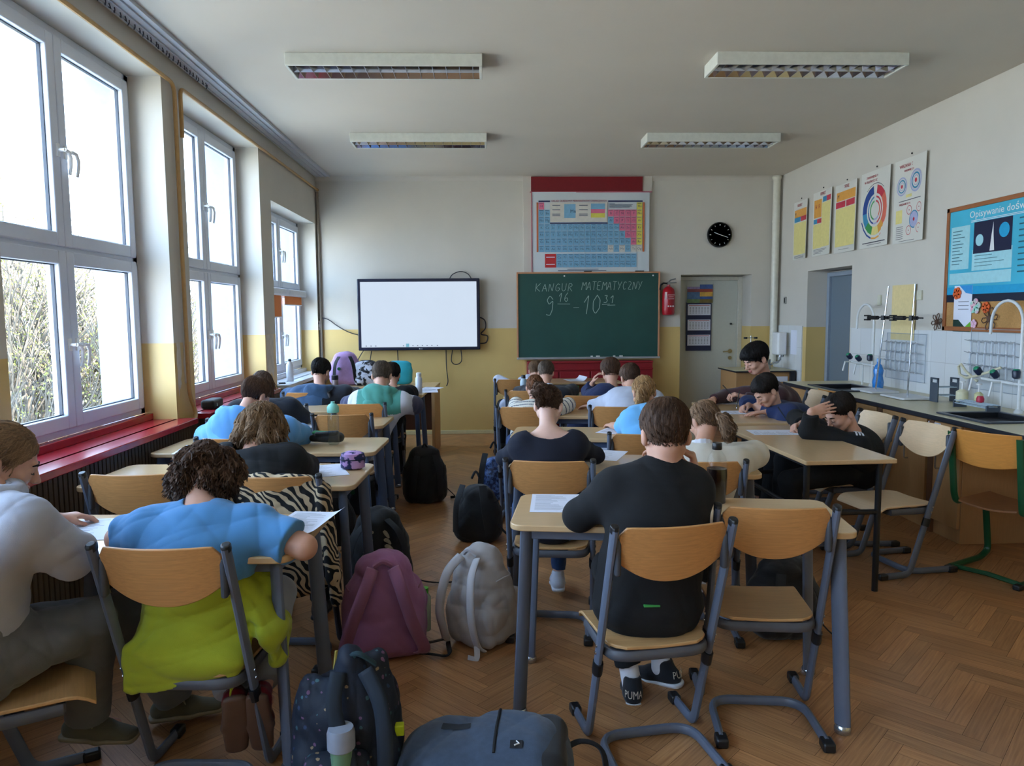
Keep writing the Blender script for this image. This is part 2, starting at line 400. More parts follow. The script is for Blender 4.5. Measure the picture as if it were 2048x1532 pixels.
# pier edge pipe in the right back corner and at the left corner
mb = MB(); mb.tube([(3.745, YB - .07, 0.9), (3.745, YB - .07, ZC - .03)], .045, 14); mb.lathe([(.05, 0), (.062, .03), (.055, .05)], (3.745, YB - .07, ZC - .055), 14)
for z in (1.0, 2.0, 2.7): mb.lathe([(.049, 0), (.049, .02)], (3.745, YB - .07, z), 14)
tag(mb.build('heating_pipe', mat('cream_pipe_paint', '#d6d3c4', .35)), 'thick cream painted pipe rising to the ceiling in the right rear corner', 'pipe')
M_ypipe = mat('ochre_pipe_paint', '#b9925a', 0.4, var=.08)
mb = MB(); px = XL + .03
mb.tube(arc_pts([(px, YF + .02, 3.125), (px, 5.26, 3.125), (px, 5.26, 2.0), (px, 5.27, 1.0), (px + .02, 5.33, .86), (px + .05, 5.20, .82)], .08), .014, 8)
tag(mb.build('gas_pipe', M_ypipe), 'ochre pipe running under the ceiling from the camera side and down the first pier', 'pipe')
mb = MB(); mb.tube(arc_pts([(px, 9.55, 3.125), (px, 5.36, 3.125), (px, 5.36, 2.79)], .06), .014, 8)
mb.tube([(px, 9.55, 3.125), (px, 9.57, 3.125)], .02, 8)
tag(mb.build('gas_pipe', M_ypipe), 'ochre pipe running under the ceiling from the first pier to the back corner', 'pipe')
mb = MB(); mb.tube([(XL + .025, YB - .03, .05), (XL + .025, YB - .03, 3.1)], .018, 8)
tag(mb.build('corner_conduit', mat('grey_brown_conduit', '#8d8274', .5)), 'slim brown grey pipe down the left rear corner', 'pipe')
# pipe loop over the sill end at pier 1
# curtain rail on the ceiling
t = thing('curtain_rail', 'long grey double curtain rail fixed to the ceiling above the windows', 'curtain rail', (-2.0, 3.2, ZC))
M_rail = mat('grey_rail', '#bcc0c8', .35)
mb = MB(); mb.b2((-.085, YF - 3.1, -.014), (.085, 6.3, 0)); 
for x in (-.08, -.025, .03, .08): mb.b2((x - .004, YF - 3.1, -.024), (x + .004, 6.3, -.012))
mb.build('rail_track', M_rail, t)
mb = MB(); r = random.Random(8)
for i in range(34):
    y = .75 + i * .056 + r.uniform(-.012, .012); x = -.052 + r.uniform(-.004, .004); a = r.uniform(-.5, .5)
    mb.tube([(x, y, -.014), (x + .006 * a, y + .006, -.028), (x + .02 * a, y, -.044), (x, y - .008, -.036)], .0035, 5)
tag(mb.build('rail_hook', mat('dark_curtain_hooks', '#3f4350', .5), t), 'bunch of dark curtain hooks', kind='stuff')
# window sills: red, red, white
for i, (a, b, m_) in enumerate(((2.9, 5.165, M_redsill), (5.40, 7.26, M_redsill), (7.55, 9.56, mat('white_sill', '#cfd2d8', .3)), (.9, 2.85, M_redsill), (-3.1, .85, M_redsill))):
    mb = MB(); mb.b2((XW - .03, a + (.0 if i != 0 else .2), SZ), (XL + .01, b - .045, SZ + .012)); mb.b2((XL - .02, a, SZ - .028), (-1.995, b, SZ + .012))
    mb.b2((XW + .0, a + .2, SZ + .01), (XW + .055, b - .045, SZ + .055))
    struct(mb, 'trim_%d' % (4 + i), m_, bevel=.005)
# dark ribbed panel under the sills
M_panel = mat('brown_ribbed_panel', '#6e5c44', .6, var=.1, scale=4, stretch=(1, 30, 1))
mb = MB(); mb.b2((XL, -3.1, .05), (XL + .02, 9.5, SZ - .03))
for i in range(300):
    y = -3 + i * .042
    if y < 9.5: mb.b2((XL + .02, y, .05), (XL + .028, y + .03, SZ - .03))
struct(mb, 'trim_9', M_panel)
# windows
def handle(parent, y, z, flip):
    mb = MB(); mb.b2((.0, y - .014, z - .035), (.012, y + .014, z + .035)); mb.tube([(.01, y, z), (.045, y, z)], .009, 8)
    s = flip
    mb.tube([(.045, y - .004 * s, z), (.05, y + .03 * s, z - .004), (.05, y + .05 * s, z - .035), (.046, y + .055 * s, z - .08), (.042, y + .05 * s, z - .12)], [.011, .0105, .0095, .009, .008], 8)
    tag(mb.build('window_handle', M_white, parent), 'white curved handle')
for wi, (a, b, zt) in enumerate(WIN):
    name = 'window_%d' % (wi + 1)
    z0 = SZ + .055; w = b - a; c = (a + b) / 2; zt2 = zt - .005
    if wi == 5: a, b = 7.62, 9.49; w = b - a; c = 8.545
    t = bpy.data.objects.new(name, None); COL.objects.link(t); t.location = (XW, 0, 0); tag(t, kind='structure')
    zm = 1.93 if wi < 5 else 1.86
    fr = MB(); d = .06
    fr.b2((-.07, a, z0), (0, a + d, zt2)); fr.b2((-.07, b - d, z0), (0, b, zt2)); fr.b2((-.07, a, z0), (0, b, z0 + .05)); fr.b2((-.07, a, zt2 - d), (0, b, zt2)); fr.b2((-.07, a, zm - .04), (0, b, zm + .04))
    fr.build('window_frame', M_pvc, t, bevel=.004)
    for (ya, yb) in ((a + .045, c), (c, b - .045)):
        for (za, zb) in ((z0 + .04, zm - .012), (zm + .012, zt2 - .045)):
            s = MB(); q = .075; g = .003
            s.b2((-.06, ya + g, za), (.018, ya + q, zb)); s.b2((-.06, yb - q, za), (.018, yb - g, zb)); s.b2((-.06, ya + q, za), (.018, yb - q, za + q)); s.b2((-.06, ya + q, zb - q), (.018, yb - q, zb))
            so = s.build('sash', M_pvc, t, bevel=.007, seg=3)
            sl = MB(); e = .006
            for lo, hi in (((-.03, ya + q - .001, za + q), (-.012, ya + q + e, zb - q)), ((-.03, yb - q - e, za + q), (-.012, yb - q + .001, zb - q)), ((-.03, ya + q, za + q - .001), (-.012, yb - q, za + q + e)), ((-.03, ya + q, zb - q - e), (-.012, yb - q, zb - q + .001))): sl.b2(lo, hi)
            sl.build('seal', M_seal, so)
            MB().b2((-.03, ya + q - .005, za + q - .005), (-.024, yb - q + .005, zb - q + .005)).build('pane', M_glass, so)
    for z in (1.40 if wi < 5 else 1.33, 2.46 if wi < 5 else 2.28):
        for yy, fl in ((c - .03, 1), (c + .045, 1)):
            h = MB(); h.b2((.018, yy - .012, z - .035), (.028, yy + .012, z + .035)); h.tube([(.024, yy, z), (.06, yy, z)], .009, 8)
            h.tube([(.06, yy, z), (.064, yy + .03, z - .004), (.064, yy + .05, z - .035), (.058, yy + .056, z - .08), (.052, yy + .052, z - .125)], [.011, .0105, .0095, .009, .008], 8)
            h.build('window_handle', M_white, t)
# orange roller blinds in the far window
for i, (ya, yb, dz, lab) in enumerate(((7.70, 8.50, .26, 'left orange roller blind of the far window, pulled down lower'), (8.60, 9.43, .12, 'right orange roller blind of the far window, barely lowered'))):
    t = thing('roller_blind', lab, 'blind', (XW + .03, (ya + yb) / 2, 1.80)); h = (yb - ya) / 2
    MB().b2((-.008, -h, -.02), (.075, h, .06)).build('cassette', mat('white_cassette', '#c9ccd2', .35), t, bevel=.02, seg=3)
    MB().b2((.008, -h + .03, -dz), (.012, h - .03, 0)).build('fabric', mat('orange_blind_fabric', '#e07a1e', .7, var=.03), t)
    MB().tube([(.01, -h + .03, -dz), (.01, h - .03, -dz)], .007, 8).build('bottom_bar', M_pvc, t)
# outside: white outer reveals come from the wall thickness; ground and shrubs
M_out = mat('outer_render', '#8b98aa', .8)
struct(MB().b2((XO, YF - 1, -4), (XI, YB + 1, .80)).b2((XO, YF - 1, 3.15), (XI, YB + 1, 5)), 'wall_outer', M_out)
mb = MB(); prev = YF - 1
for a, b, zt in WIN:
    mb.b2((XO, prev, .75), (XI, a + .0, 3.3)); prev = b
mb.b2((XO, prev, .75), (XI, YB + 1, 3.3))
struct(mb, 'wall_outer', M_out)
# ------------------------------------------------------------------ doors, back wall fittings
def doorleaf(t, w, h, m, frame_m, handle_x):
    MB().b2((-w / 2, 0, .0), (w / 2, .04, h)).build('door_leaf', m, t, bevel=.003)
    f = MB(); f.b2((-w / 2 - .06, -.03, 0), (-w / 2, .05, h + .05)).b2((w / 2, -.03, 0), (w / 2 + .06, .05, h + .05)).b2((-w / 2, -.03, h), (w / 2, .05, h + .05))
    f.build('door_frame', frame_m, t, bevel=.004)
M_dw = mat('cream_white_door', '#c6c8bd', .45, var=.02)
t = bpy.data.objects.new('door_1', None); COL.objects.link(t); t.location = (2.99, YB + .36, 0); tag(t, kind='structure')
doorleaf(t, .84, 1.985, M_dw, mat('cream_door_frame', '#cdcabc', .45), .3)
hd = MB(); hd.lathe([(.026, 0), (.03, .008)], (0, 0, 0), 16, 0, Matrix.Translation((.33, -.002, 1.03)) @ Matrix.Rotation(math.pi / 2, 4, 'X')); hd.tube([(.33, -.01, 1.03), (.33, -.05, 1.03), (.31, -.055, 1.03), (.22, -.055, 1.025)], .009, 8)
hd.lathe([(.024, 0), (.026, .008)], (0, 0, 0), 16, 0, Matrix.Translation((.33, -.002, .94)) @ Matrix.Rotation(math.pi / 2, 4, 'X'))
hd.build('door_handle', mat('worn_brass', '#b5a57c', .35, metal=.7), t)
MB().lathe([(.013, 0), (.013, .02)], (0, 0, 0), 14, 0, Matrix.Translation((.335, -.001, 1.40)) @ Matrix.Rotation(math.pi / 2, 4, 'X')).build('door_lock', M_blk, t)
t = bpy.data.objects.new('door_2', None); COL.objects.link(t); t.location = (XR + .26, (D0 + D1) / 2, 0); t.rotation_euler = (0, 0, -math.pi / 2); tag(t, kind='structure')
M_dg = mat('grey_door', '#6d7b86', .45, var=.02)
doorleaf(t, .93, 1.96, M_dg, mat('grey_door_frame', '#8d99a6', .4), .3)
# wall calendar on the door
t = thing('wall_calendar', 'three month wall calendar with landscape picture hanging on the cream door', 'calendar', (2.895, YB + .35, 1.50))
MB().b2((-.185, -.012, -.46), (.16, -.004, .19)).build('backing_board', mat('navy_card', '#262a4a', .6), t)
mb = MB(); cp = [('lilac_sky_print', '#9a8bb5'), ('river_blue_print', '#54759f'), ('town_red_print', '#8a4a4e'), ('meadow_print', '#6f8a5a'), ('deep_sky_print', '#3f5f9e'), ('sunset_red_print', '#b04a35'), ('sunset_gold_print', '#e0b04e'), ('poppy_field_print', '#7d6a35')]
for k, (z0_, z1_, c0_, c1_) in enumerate(((.37, .43, 0, 4), (.33, .37, 2, 5), (.27, .33, 1, 6), (.235, .27, 1, 4), (.185, .235, 3, 7))): mb.b2((-.175, -.0145, z0_), (-.005, -.0125, z1_ - (.03 if k == 0 else 0)), c0_); mb.b2((-.005, -.0148, z0_), (.17, -.0125, z1_), c1_)
mb.build('picture', [mat(a_, b_, .5, var=.25, scale=22) for a_, b_ in cp], t)
cal_m = [M_paper, mat('print_red', '#b04a4a', .7), M_ink]
for k, z in enumerate((.03, -.175, -.38)):
    mb = MB().b2((-.165, -.016, z - .01), (.145, -.0135, z + .135), 0); mb.b2((-.15, -.0168, z + .118), (.13, -.0160, z + .126), 1)
    for i in range(7):
        for j in range(5): mb.b2((-.14 + i * .04, -.0168, z + .015 + j * .019), (-.122 + i * .04, -.0160, z + .023 + j * .019), 2)
    mb.build('month_sheet', cal_m, t)
# board: red backing cabinet, chalkboard, periodic table
M_redp = mat('red_painted_board', '#8e1420', .45, var=.08, scale=6)
struct(MB().b2((.60, YB - .055, 2.0), (2.02, YB - .03, 3.28)), 'trim_10', mat('dark_red_panel', '#7c0f1a', .5, var=.06))
t = thing('board_cabinet', 'low red painted cabinet under the green chalkboard', 'cabinet', (1.33, YB - .14, 0))
mb = MB(); mb.b2((-.80, -.10, 0), (.80, .10, .95)); mb.build('body', M_redp, t, bevel=.004)
mb = MB(); mb.b2((-.80, -.125, .84), (.80, -.1, .86)); mb.b2((-.80, -.125, .93), (.80, -.1, .95)); mb.build('moulding', M_redp, t, bevel=.003)
for x in (-.6, -.2, .2, .6):
    d = MB().b2((x - .19, -.118, .1), (x + .19, -.1, .82)).build('door', M_redp, t, bevel=.004)
    MB().lathe([(.014, 0), (.02, .012), (.012, .02)], (0, 0, 0), 12, 0, Matrix.Translation((x + .12, -.118, .74)) @ Matrix.Rotation(math.pi / 2, 4, 'X')).build('knob', M_redp, d)
bw, bh = 1.80, 1.065
bx, bz = 1.325, 1.53
t = thing('chalkboard', 'green chalkboard with a chalked competition title and times', 'chalkboard', (bx, YB - .10, bz))
M_green = mat('chalkboard_green', '#1d4a43', .5, var=.12, scale=3, bump=.05)
MB().b2((-bw / 2, -.0, -bh / 2), (bw / 2, .03, bh / 2)).build('writing_surface', M_green, t)
mb = MB()
for lo, hi in (((-bw / 2 - .02, -.012, -bh / 2 - .02), (-bw / 2, .035, bh / 2 + .02)), ((bw / 2, -.012, -bh / 2 - .02), (bw / 2 + .02, .035, bh / 2 + .02)), ((-bw / 2, -.012, bh / 2), (bw / 2, .035, bh / 2 + .02))): mb.b2(lo, hi)
mb.build('frame', mat('orange_brown_frame', '#c08660', .5), t, bevel=.003)
MB().b2((-bw / 2 - .02, -.05, -bh / 2 - .025), (bw / 2 + .02, .035, -bh / 2)).build('chalk_tray', mat('aluminium_tray', '#b4b9bd', .35, metal=.5), t, bevel=.003)
# handwriting as chalk strokes
GL = {'K': [[(0, 0), (0, 1)], [(.55, 1), (0, .45), (.6, 0)]], 'A': [[(0, 0), (.3, 1), (.6, 0)], [(.1, .35), (.52, .35)]], 'N': [[(0, 0), (.05, 1), (.5, 0), (.6, 1)]], 'G': [[(.55, .85), (.3, 1), (.03, .6), (.1, .1), (.4, 0), (.58, .25), (.56, .45), (.3, .45)]],
      'U': [[(0, 1), (.03, .25), (.25, 0), (.5, .2), (.55, 1)]], 'R': [[(0, 0), (.05, 1), (.4, .95), (.5, .7), (.1, .5), (.55, 0)]], 'M': [[(0, 0), (.08, 1), (.32, .45), (.6, 1), (.68, 0)]], 'T': [[(0, 1), (.6, 1)], [(.3, 1), (.28, 0)]],
      'E': [[(.5, 1), (.05, 1), (0, 0), (.5, 0)], [(.03, .52), (.4, .52)]], 'Y': [[(0, 1), (.25, .5)], [(.55, 1), (.15, 0)]], 'C': [[(.52, .88), (.25, 1), (.02, .5), (.2, .02), (.52, .12)]], 'Z': [[(.05, .95), (.3, 1), (.5, .8), (.05, .05), (.55, 0)]],
      '9': [[(.5, .8), (.25, 1), (.02, .78), (.2, .55), (.5, .75), (.48, .3), (.3, .02), (0, .08)]], '1': [[(0, .6), (.3, 1), (.25, 0)]], '0': [[(.3, 1), (.03, .65), (.08, .2), (.3, 0), (.55, .3), (.55, .75), (.3, 1)]], '6': [[(.4, 1), (.08, .6), (.05, .2), (.3, 0), (.52, .2), (.42, .45), (.08, .38)]],
      '3': [[(.05, .95), (.45, .98), (.2, .6), (.5, .35), (.3, .02), (0, .1)]], '-': [[(0, .4), (.6, .38)]], '_': [[(0, 0), (1, .02)]]}
mb = MB(); rc = random.Random(11)
def chalk(txt, x, z, h, w, sp, r0=.0028, lean=.12):
    for ch in txt:
        if ch == ' ': x += sp * 1.6; continue
        for st in GL[ch]:
            pts = [(x + (p[0] * w) + p[1] * h * lean, -.0012, z + p[1] * h + rc.uniform(-.002, .002)) for p in st]
            mb.tube(arc_pts(pts, .02, 4), r0, 5, flat=.0012, up=(0, 1, 0))
        x += sp
lf = lambda px_, pz_: (at(px_, pz_, YB - .1)[0] - bx, at(px_, pz_, YB - .1)[2] - bz)
x0, z0 = lf(1071, 583); chalk('KANGUR', x0, z0, .10, .095, .083)
x0, z0 = lf(1163, 580); chalk('MATEMATYCZNY', x0, z0, .105, .085, .0655)
x0, z0 = lf(1092, 632); chalk('9', x0, z0, .26, .16, .1, .004, .05)
x0, z0 = lf(1117, 604); chalk('16', x0, z0, .12, .09, .07, .0032)
x0, z0 = lf(1115, 608); mb.tube([(x0, -.0012, z0), (x0 + .16, -.0012, z0 - .002)], .003, 5, flat=.0012, up=(0, 1, 0))
x0, z0 = lf(1146, 612); chalk('-', x0, z0 - .06, .1, .12, .1, .0025)
x0, z0 = lf(1166, 628); chalk('10', x0, z0, .24, .17, .11, .004, .1)
x0, z0 = lf(1207, 606); chalk('31', x0, z0, .10, .10, .085, .0035)
x0, z0 = lf(1204, 609); mb.tube([(x0, -.0012, z0), (x0 + .10, -.0012, z0 + .004)], .003, 5, flat=.0012, up=(0, 1, 0)); mb.tube([(x0 + .07, -.0012, z0 - .01), (x0 + .17, -.0012, z0 - .008)], .003, 5, flat=.0012, up=(0, 1, 0))
mb.build('chalk_writing', mat('chalk', '#a9bcb4', .95), t)
for x in (-.31, .93 - .1): MB().box((x, -.004, bh / 2 - .03), (.018, .006, .018)).build('mounting_clip', M_white, t, bevel=.002)
for x, w_ in ((-.06, .10), (.6, .11)):
    MB().b2((x, -.02, bh / 2 + .02), (x + w_, .02, bh / 2 + .032)).build('hanging_hook', mat('dark_steel', '#4d4f52', .4, metal=.6), t, bevel=.003)
for k, (x, w_) in enumerate(((.04, .03), (.12, .05), (.33, .03), (.42, .045))):
    tag(MB().box((bx + x, YB - .125, bz - bh / 2 + .008), (w_, .016, .014)).build('chalk_stick', mat('white_chalk', '#e6e6e2', .9), bevel=.003), ('leftmost', 'long second', 'small third', 'rightmost')[k] + ' piece of white chalk on the tray below the chalkboard', 'chalk', 'chalk pieces on the board tray')
# periodic table wall chart
t = thing('periodic_table_chart', 'large periodic table wall chart above the chalkboard', 'wall chart', (1.355, YB - .075, 2.57))
W2, H2 = .752, .515
MB().grid(lambda u, v: (-W2 + 2 * W2 * u, -.004 * math.sin(u * 9) - .006 * math.sin(u * 3.1 + v), -H2 + 2 * H2 * v), 24, 6, thick=(0, .002, 0)).build('sheet', mat('chart_paper', '#ced6da', .5, var=.01), t)
MB().b2((-W2 - .004, -.012, -H2), (-W2 + .006, .002, H2)).b2((-W2 - .02, -.004, H2 - .005), (W2 + .03, .006, H2 + .008)).build('edge_strip', mat('pinkish_strip', '#b86a78', .5), t)
cm = [mat('cell_blue', '#7db0cf', .5), mat('cell_pink', '#dc7391', .5), mat('cell_yellow', '#ded45e', .5), mat('cell_line', '#3a4a63', .6), mat('cell_navy', '#232d5e', .5), mat('cell_red', '#c22f33', .5), mat('cell_orange', '#c96a3c', .5), M_paper, mat('cell_white', '#d6d3c9', .5)]
mb = MB(); yy = -.014; cw = .0735; chh = .089; X0 = -.665; Z0 = .385
SYM = [['H'] + [''] * 16 + ['He'], 'Li Be _ _ _ _ _ _ _ _ _ _ B C N O F Ne'.split(), 'Na Mg _ _ _ _ _ _ _ _ _ _ Al Si P S Cl Ar'.split(), 'K Ca Sc Ti V Cr Mn Fe Co Ni Cu Zn Ga Ge As Se Br Kr'.split(), 'Rb Sr Y Zr Nb Mo Tc Ru Rh Pd Ag Cd In Sn Sb Te I Xe'.split(), 'Cs Ba La Hf Ta W Re Os Ir Pt Au Hg Tl Pb Bi Po At Rn'.split(), 'Fr Ra Ac Rf Db Sg Bh Hs Mt Ds Rg Cn Nh Fl Mc Lv Ts Og'.split()]
SYF = ['Ce Pr Nd Pm Sm Eu Gd Tb Dy Ho Er Tm Yb Lu'.split(), 'Th Pa U Np Pu Am Cm Bk Cf Es Fm Md No Lr'.split()]
def cell(i, j, mi, w=cw, h=chh, x=None, z=None, sym=None):
    x = X0 + i * cw if x is None else x; z = Z0 - (j + 1) * chh if z is None else z
    mb.b2((x + .002, yy, z + .002), (x + w - .002, yy + .0015, z + h - .002), mi)
    text_mb(mb, sym or SYM[j][i], .042, Matrix.Translation((x + w * .52, yy - .0008, z + h * .32)) @ Matrix.Rotation(math.pi / 2, 4, 'X'), 3, .0002, 'CENTER')
    mb.b2((x + w * .15, yy - .0012, z + h * .82), (x + w * .8, yy, z + h * .88), 3)
for j in range(7):
    for i in range(18):
        if j == 0 and i not in (0, 17): continue
        if j in (1, 2) and 2 <= i < 12: continue
        mi = 0
        if i == 17: mi = 2
        elif i >= 12 and (i - 12) >= (j - 1) * 1 and j >= 1: mi = 1
        if i == 0 and j == 0: mi = 1
        if j == 6: mi = 8 if i in (12, 14, 16, 17) else 0
        cell(i, j, mi)
for j in range(2):
    for i in range(14): cell(0, 0, 0, x=-.44 + i * cw, z=-.345 - j * .086, sym=SYF[j][i])
mb.b2((-.585, yy, -.43), (-.445, yy + .0015, -.258), 5); mb.b2((-.57, yy - .001, -.305), (-.46, yy, -.295), 7); mb.b2((-.57, yy - .001, -.395), (-.46, yy, -.385), 7)
mb.b2((-.52, yy, .14), (.21, yy + .001, .385), 8)
mb.b2((-.34, yy - .001, .19), (-.195, yy, .365), 0); text_mb(mb, 'Mn', .06, Matrix.Translation((-.265, yy - .002, .255)) @ Matrix.Rotation(math.pi / 2, 4, 'X'), 3, .0002)
mb.b2((.0, yy - .001, .30), (.18, yy, .37), 0); mb.b2((.0, yy - .001, .25), (.18, yy, .30), 1); mb.b2((.0, yy - .001, .195), (.18, yy, .25), 2)
for z in (.345, .29, .235, .215):
    mb.b2((-.49, yy - .001, z), (-.39, yy, z + .008), 3); mb.b2((-.15, yy - .001, z), (-.04, yy, z + .008), 3)
for a, b in ((-.665, -.52), (.22, .66)): mb.b2((a, yy, .39), (b, yy + .001, .408), 4)
mb.b2((-.52, yy - .0005, .118), (.21, yy + .001, .134), 4)
mb.b2((-.69, yy, -.235), (-.67, yy + .001, .385), 6); mb.b2((.665, yy, -.235), (.685, yy + .001, .385), 6)
for z, w_ in ((.365, .07), (.352, .3), (.342, .28), (.332, .29), (.322, .26)): mb.b2((.235, yy, z), (.235 + w_, yy + .001, z + .005), 3)
mb.b2((-.42, yy, -.475), (.2, yy + .001, -.468), 3); mb.b2((-.3, yy, -.455), (.1, yy + .001, -.45), 3)
mb.build('element_cells', cm, t)
mb = MB(); RX = Matrix(((1, 0, 0, 0), (0, 0, 1, 0), (0, 1, 0, 0), (0, 0, 0, 1)))
RXf = lambda x, y, z: Matrix.Translation((x, y, z)) @ Matrix.Rotation(math.pi / 2, 4, 'X')
text_mb(mb, 'UKŁAD OKRESOWY PIERWIASTKÓW CHEMICZNYCH', .034, RXf(-.50, yy - .001, .392), 0, fit=.70)
mb.build('chart_title', mat('print_dark_red', '#9c2430', .6), t)
# wall screen
t = thing('interactive_screen', 'wide wall mounted screen showing a blank pale page', 'screen', (at(838, 629, YB - .12)[0], YB - .12, at(838, 629, YB - .12)[2]))
sw, sh = 1.545, .905
MB().b2((-sw / 2, -.01, -sh / 2), (sw / 2, .07, sh / 2)).build('housing', mat('navy_black_bezel', '#151b33', .3), t, bevel=.01)
m_scr = mat('lit_screen', (.70, .82, .98), .3, emit=.40, var=.02, scale=1.5)
MB().b2((-sw / 2 + .04, -.013, -sh / 2 + .04), (sw / 2 - .04, -.009, sh / 2 - .04)).build('display_panel', m_scr, t)
mb = MB(); mi_ = [mat('icon_blue', (.25, .65, .85), .4, emit=.3), mat('icon_grey', (.35, .45, .6), .4, emit=.15)]
mb.b2((-.17, -.0145, -sh / 2 + .042), (-.13, -.013, -sh / 2 + .085), 0)
for x in (-.68, -.62, -.56, -.21, -.09, -.03, .03, .09, .15, .22): mb.b2((x, -.0145, -sh / 2 + .052), (x + .014, -.013, -sh / 2 + .064), 1)
mb.build('toolbar_icons', mi_, t)
mb = MB(); text_mb(mb, 'LG', .022, RXf(.01, -.0106, -sh / 2 + .009)); mb.lathe([(.007, 0), (.007, .001)], (0, 0, 0), 12, 0, RXf(0, -.0101, -sh / 2 + .017)); mb.build('maker_mark', M_white, t)
mb = MB(); mb.b2((-.6, .07, -.35), (.6, .115, .35)); mb.build('wall_mount', M_blk, t)
M_cable = mat('dark_grey_cable', '#2b2c33', .5)
sx, sz = t.location[0], t.location[2]
def cable(pts, lab, r=.006):
    P = [Vector(at(a, b, YB - .03)) for a, b in pts]
    out = []
    for i in range(len(P) - 1):
        p0, p1, p2, p3 = P[max(i - 1, 0)], P[i], P[i + 1], P[min(i + 2, len(P) - 1)]
        for k in range(5):
            s = k / 5; out.append(.5 * ((2 * p1) + (-p0 + p2) * s + (2 * p0 - 5 * p1 + 4 * p2 - p3) * s * s + (-p0 + 3 * p1 - 3 * p2 + p3) * s ** 3))
    out.append(P[-1]); tag(MB().tube(out, r, 6).build('cable', M_cable), lab, 'cable')
cable([(898, 560), (905, 549), (921, 543), (936, 548), (944, 560)], 'cable arching above the top edge of the wall screen')
cable([(955, 633), (969, 640), (971, 656), (962, 668), (975, 672), (972, 685), (958, 687)], 'thick cable loop at the right side of the wall screen', .008)
cable([(905, 700), (903, 722), (912, 729), (923, 722), (922, 700)], 'cable loop hanging below the right end of the wall screen')
cable([(892, 700), (893, 735), (896, 762), (893, 772)], 'single cable dangling straight below the wall screen')
cable([(795, 700), (797, 735)], 'cable dropping behind the teal bag under the wall screen')
cable([(727, 701), (716, 720), (710, 740)], 'leftmost cable dropping to the bags under the wall screen')
cable([(743, 702), (740, 722), (736, 742)], 'cable beside the leftmost one dropping to the patterned bag')
cable([(636, 648), (638, 639), (645, 636), (658, 640), (675, 652), (697, 664), (720, 671)], 'power cable from the wall socket to the wall screen')
t = thing('wall_socket', 'white double wall socket left of the screen', 'socket', tuple(at(637, 651, YB - .001)))
MB().b2((-.028, -.045, -.06), (.034, 0, .06)).build('housing', M_white, t, bevel=.008)
MB().lathe([(.021, 0), (.019, .03)], (0, 0, 0), 14, 0, RXf(0, -.045, .028)).build('plug', M_blk, t)
MB().lathe([(.021, 0), (.019, .004)], (0, 0, 0), 14, 0, RXf(0, -.045, -.028)).build('socket_face', M_blk, t)
tag(MB().tube([tuple(at(638, 660, YB - .01)), tuple(at(641, 700, YB - .01)), tuple(at(643, 760, YB - .01)), tuple(at(645, 800, YB - .01))], .013, 8).build('cable_duct', mat('pale_duct', '#a3b4d4', .4)), 'pale cable duct running down from the wall socket', 'cable duct')
# clock, extinguisher
p = at(1438, 470, YB)
t = thing('wall_clock', 'round black wall clock with white ticks', 'clock', (p[0], YB, p[2]))
Rw = Matrix.Rotation(math.pi / 2, 4, 'X')
MB().lathe([(.158, 0), (.163, .02), (.158, .04), (.145, .043), (.145, .034)], (0, 0, 0), 40, 0, Rw).build('case', mat('black_gloss', '#0d0e10', .25), t)
MB().lathe([(.145, .03), (.145, .034)], (0, 0, 0), 40, 0, Rw).build('dial', M_blk, t)
mb = MB()
for k in range(12):
    a = k * math.pi / 6; x, z = math.sin(a), math.cos(a); mb.tube([(x * .115, -.036, z * .115), (x * .132, -.036, z * .132)], .0035 if k % 3 else .006, 4)
mb.build('hour_marks', M_white, t)
mb = MB(); mb.tube([(0, -.038, 0), (-.075, -.038, .03)], .004, 4); mb.build('hour_hand', M_white, t)
mb = MB(); mb.tube([(0, -.040, 0), (.105, -.040, -.035)], .003, 4); mb.build('minute_hand', M_white, t)
p = at(1337, 600, YB - .1)
t = thing('fire_extinguisher', 'red fire extinguisher on the wall right of the chalkboard', 'fire extinguisher', (p[0], YB - .1, p[2] - .2))
M_fire = mat('extinguisher_red', '#a3101f', .28)
MB().lathe([(.02, 0), (.072, .012), (.08, .04), (.08, .29), (.07, .335), (.04, .365), (.022, .375), (.022, .395)], n=24).build('cylinder', M_fire, t)
mb = MB(); mb.b2((-.018, -.018, .39), (.018, .018, .43)); mb.tube([(0, 0, .43), (.03, 0, .455), (.09, 0, .47)], .008, 6); mb.tube([(0, 0, .415), (.04, 0, .418), (.1, 0, .42)], .007, 6); mb.build('valve', mat('dull_steel', '#8c8d8c', .35, metal=.7), t)
MB().tube([(-.015, -.0, .41), (-.07, -.01, .415), (-.105, -.01, .39), (-.115, -.01, .33)], .011, 8).build('hose', M_blk, t)
mb = MB()
for z, w_ in ((.26, .09), (.235, .06), (.21, .07)): mb.b2((-w_ / 2 + .015, -.0835, z), (w_ / 2 + .015, -.079, z + .006))
for x in (-.02, .01, .04): mb.lathe([(.011, 0), (.011, .004)], (0, 0, 0), 10, 0, Matrix.Translation((x, -.0775, .12)) @ Rw)
mb.b2((-.06, -.07, .21), (-.028, -.062, .30)); mb.build('label_print', mat('pale_print', '#d8c9c7', .5), t)
MB().b2((-.02, .05, .1), (.02, .1, .35)).build('wall_bracket', M_blk, t)
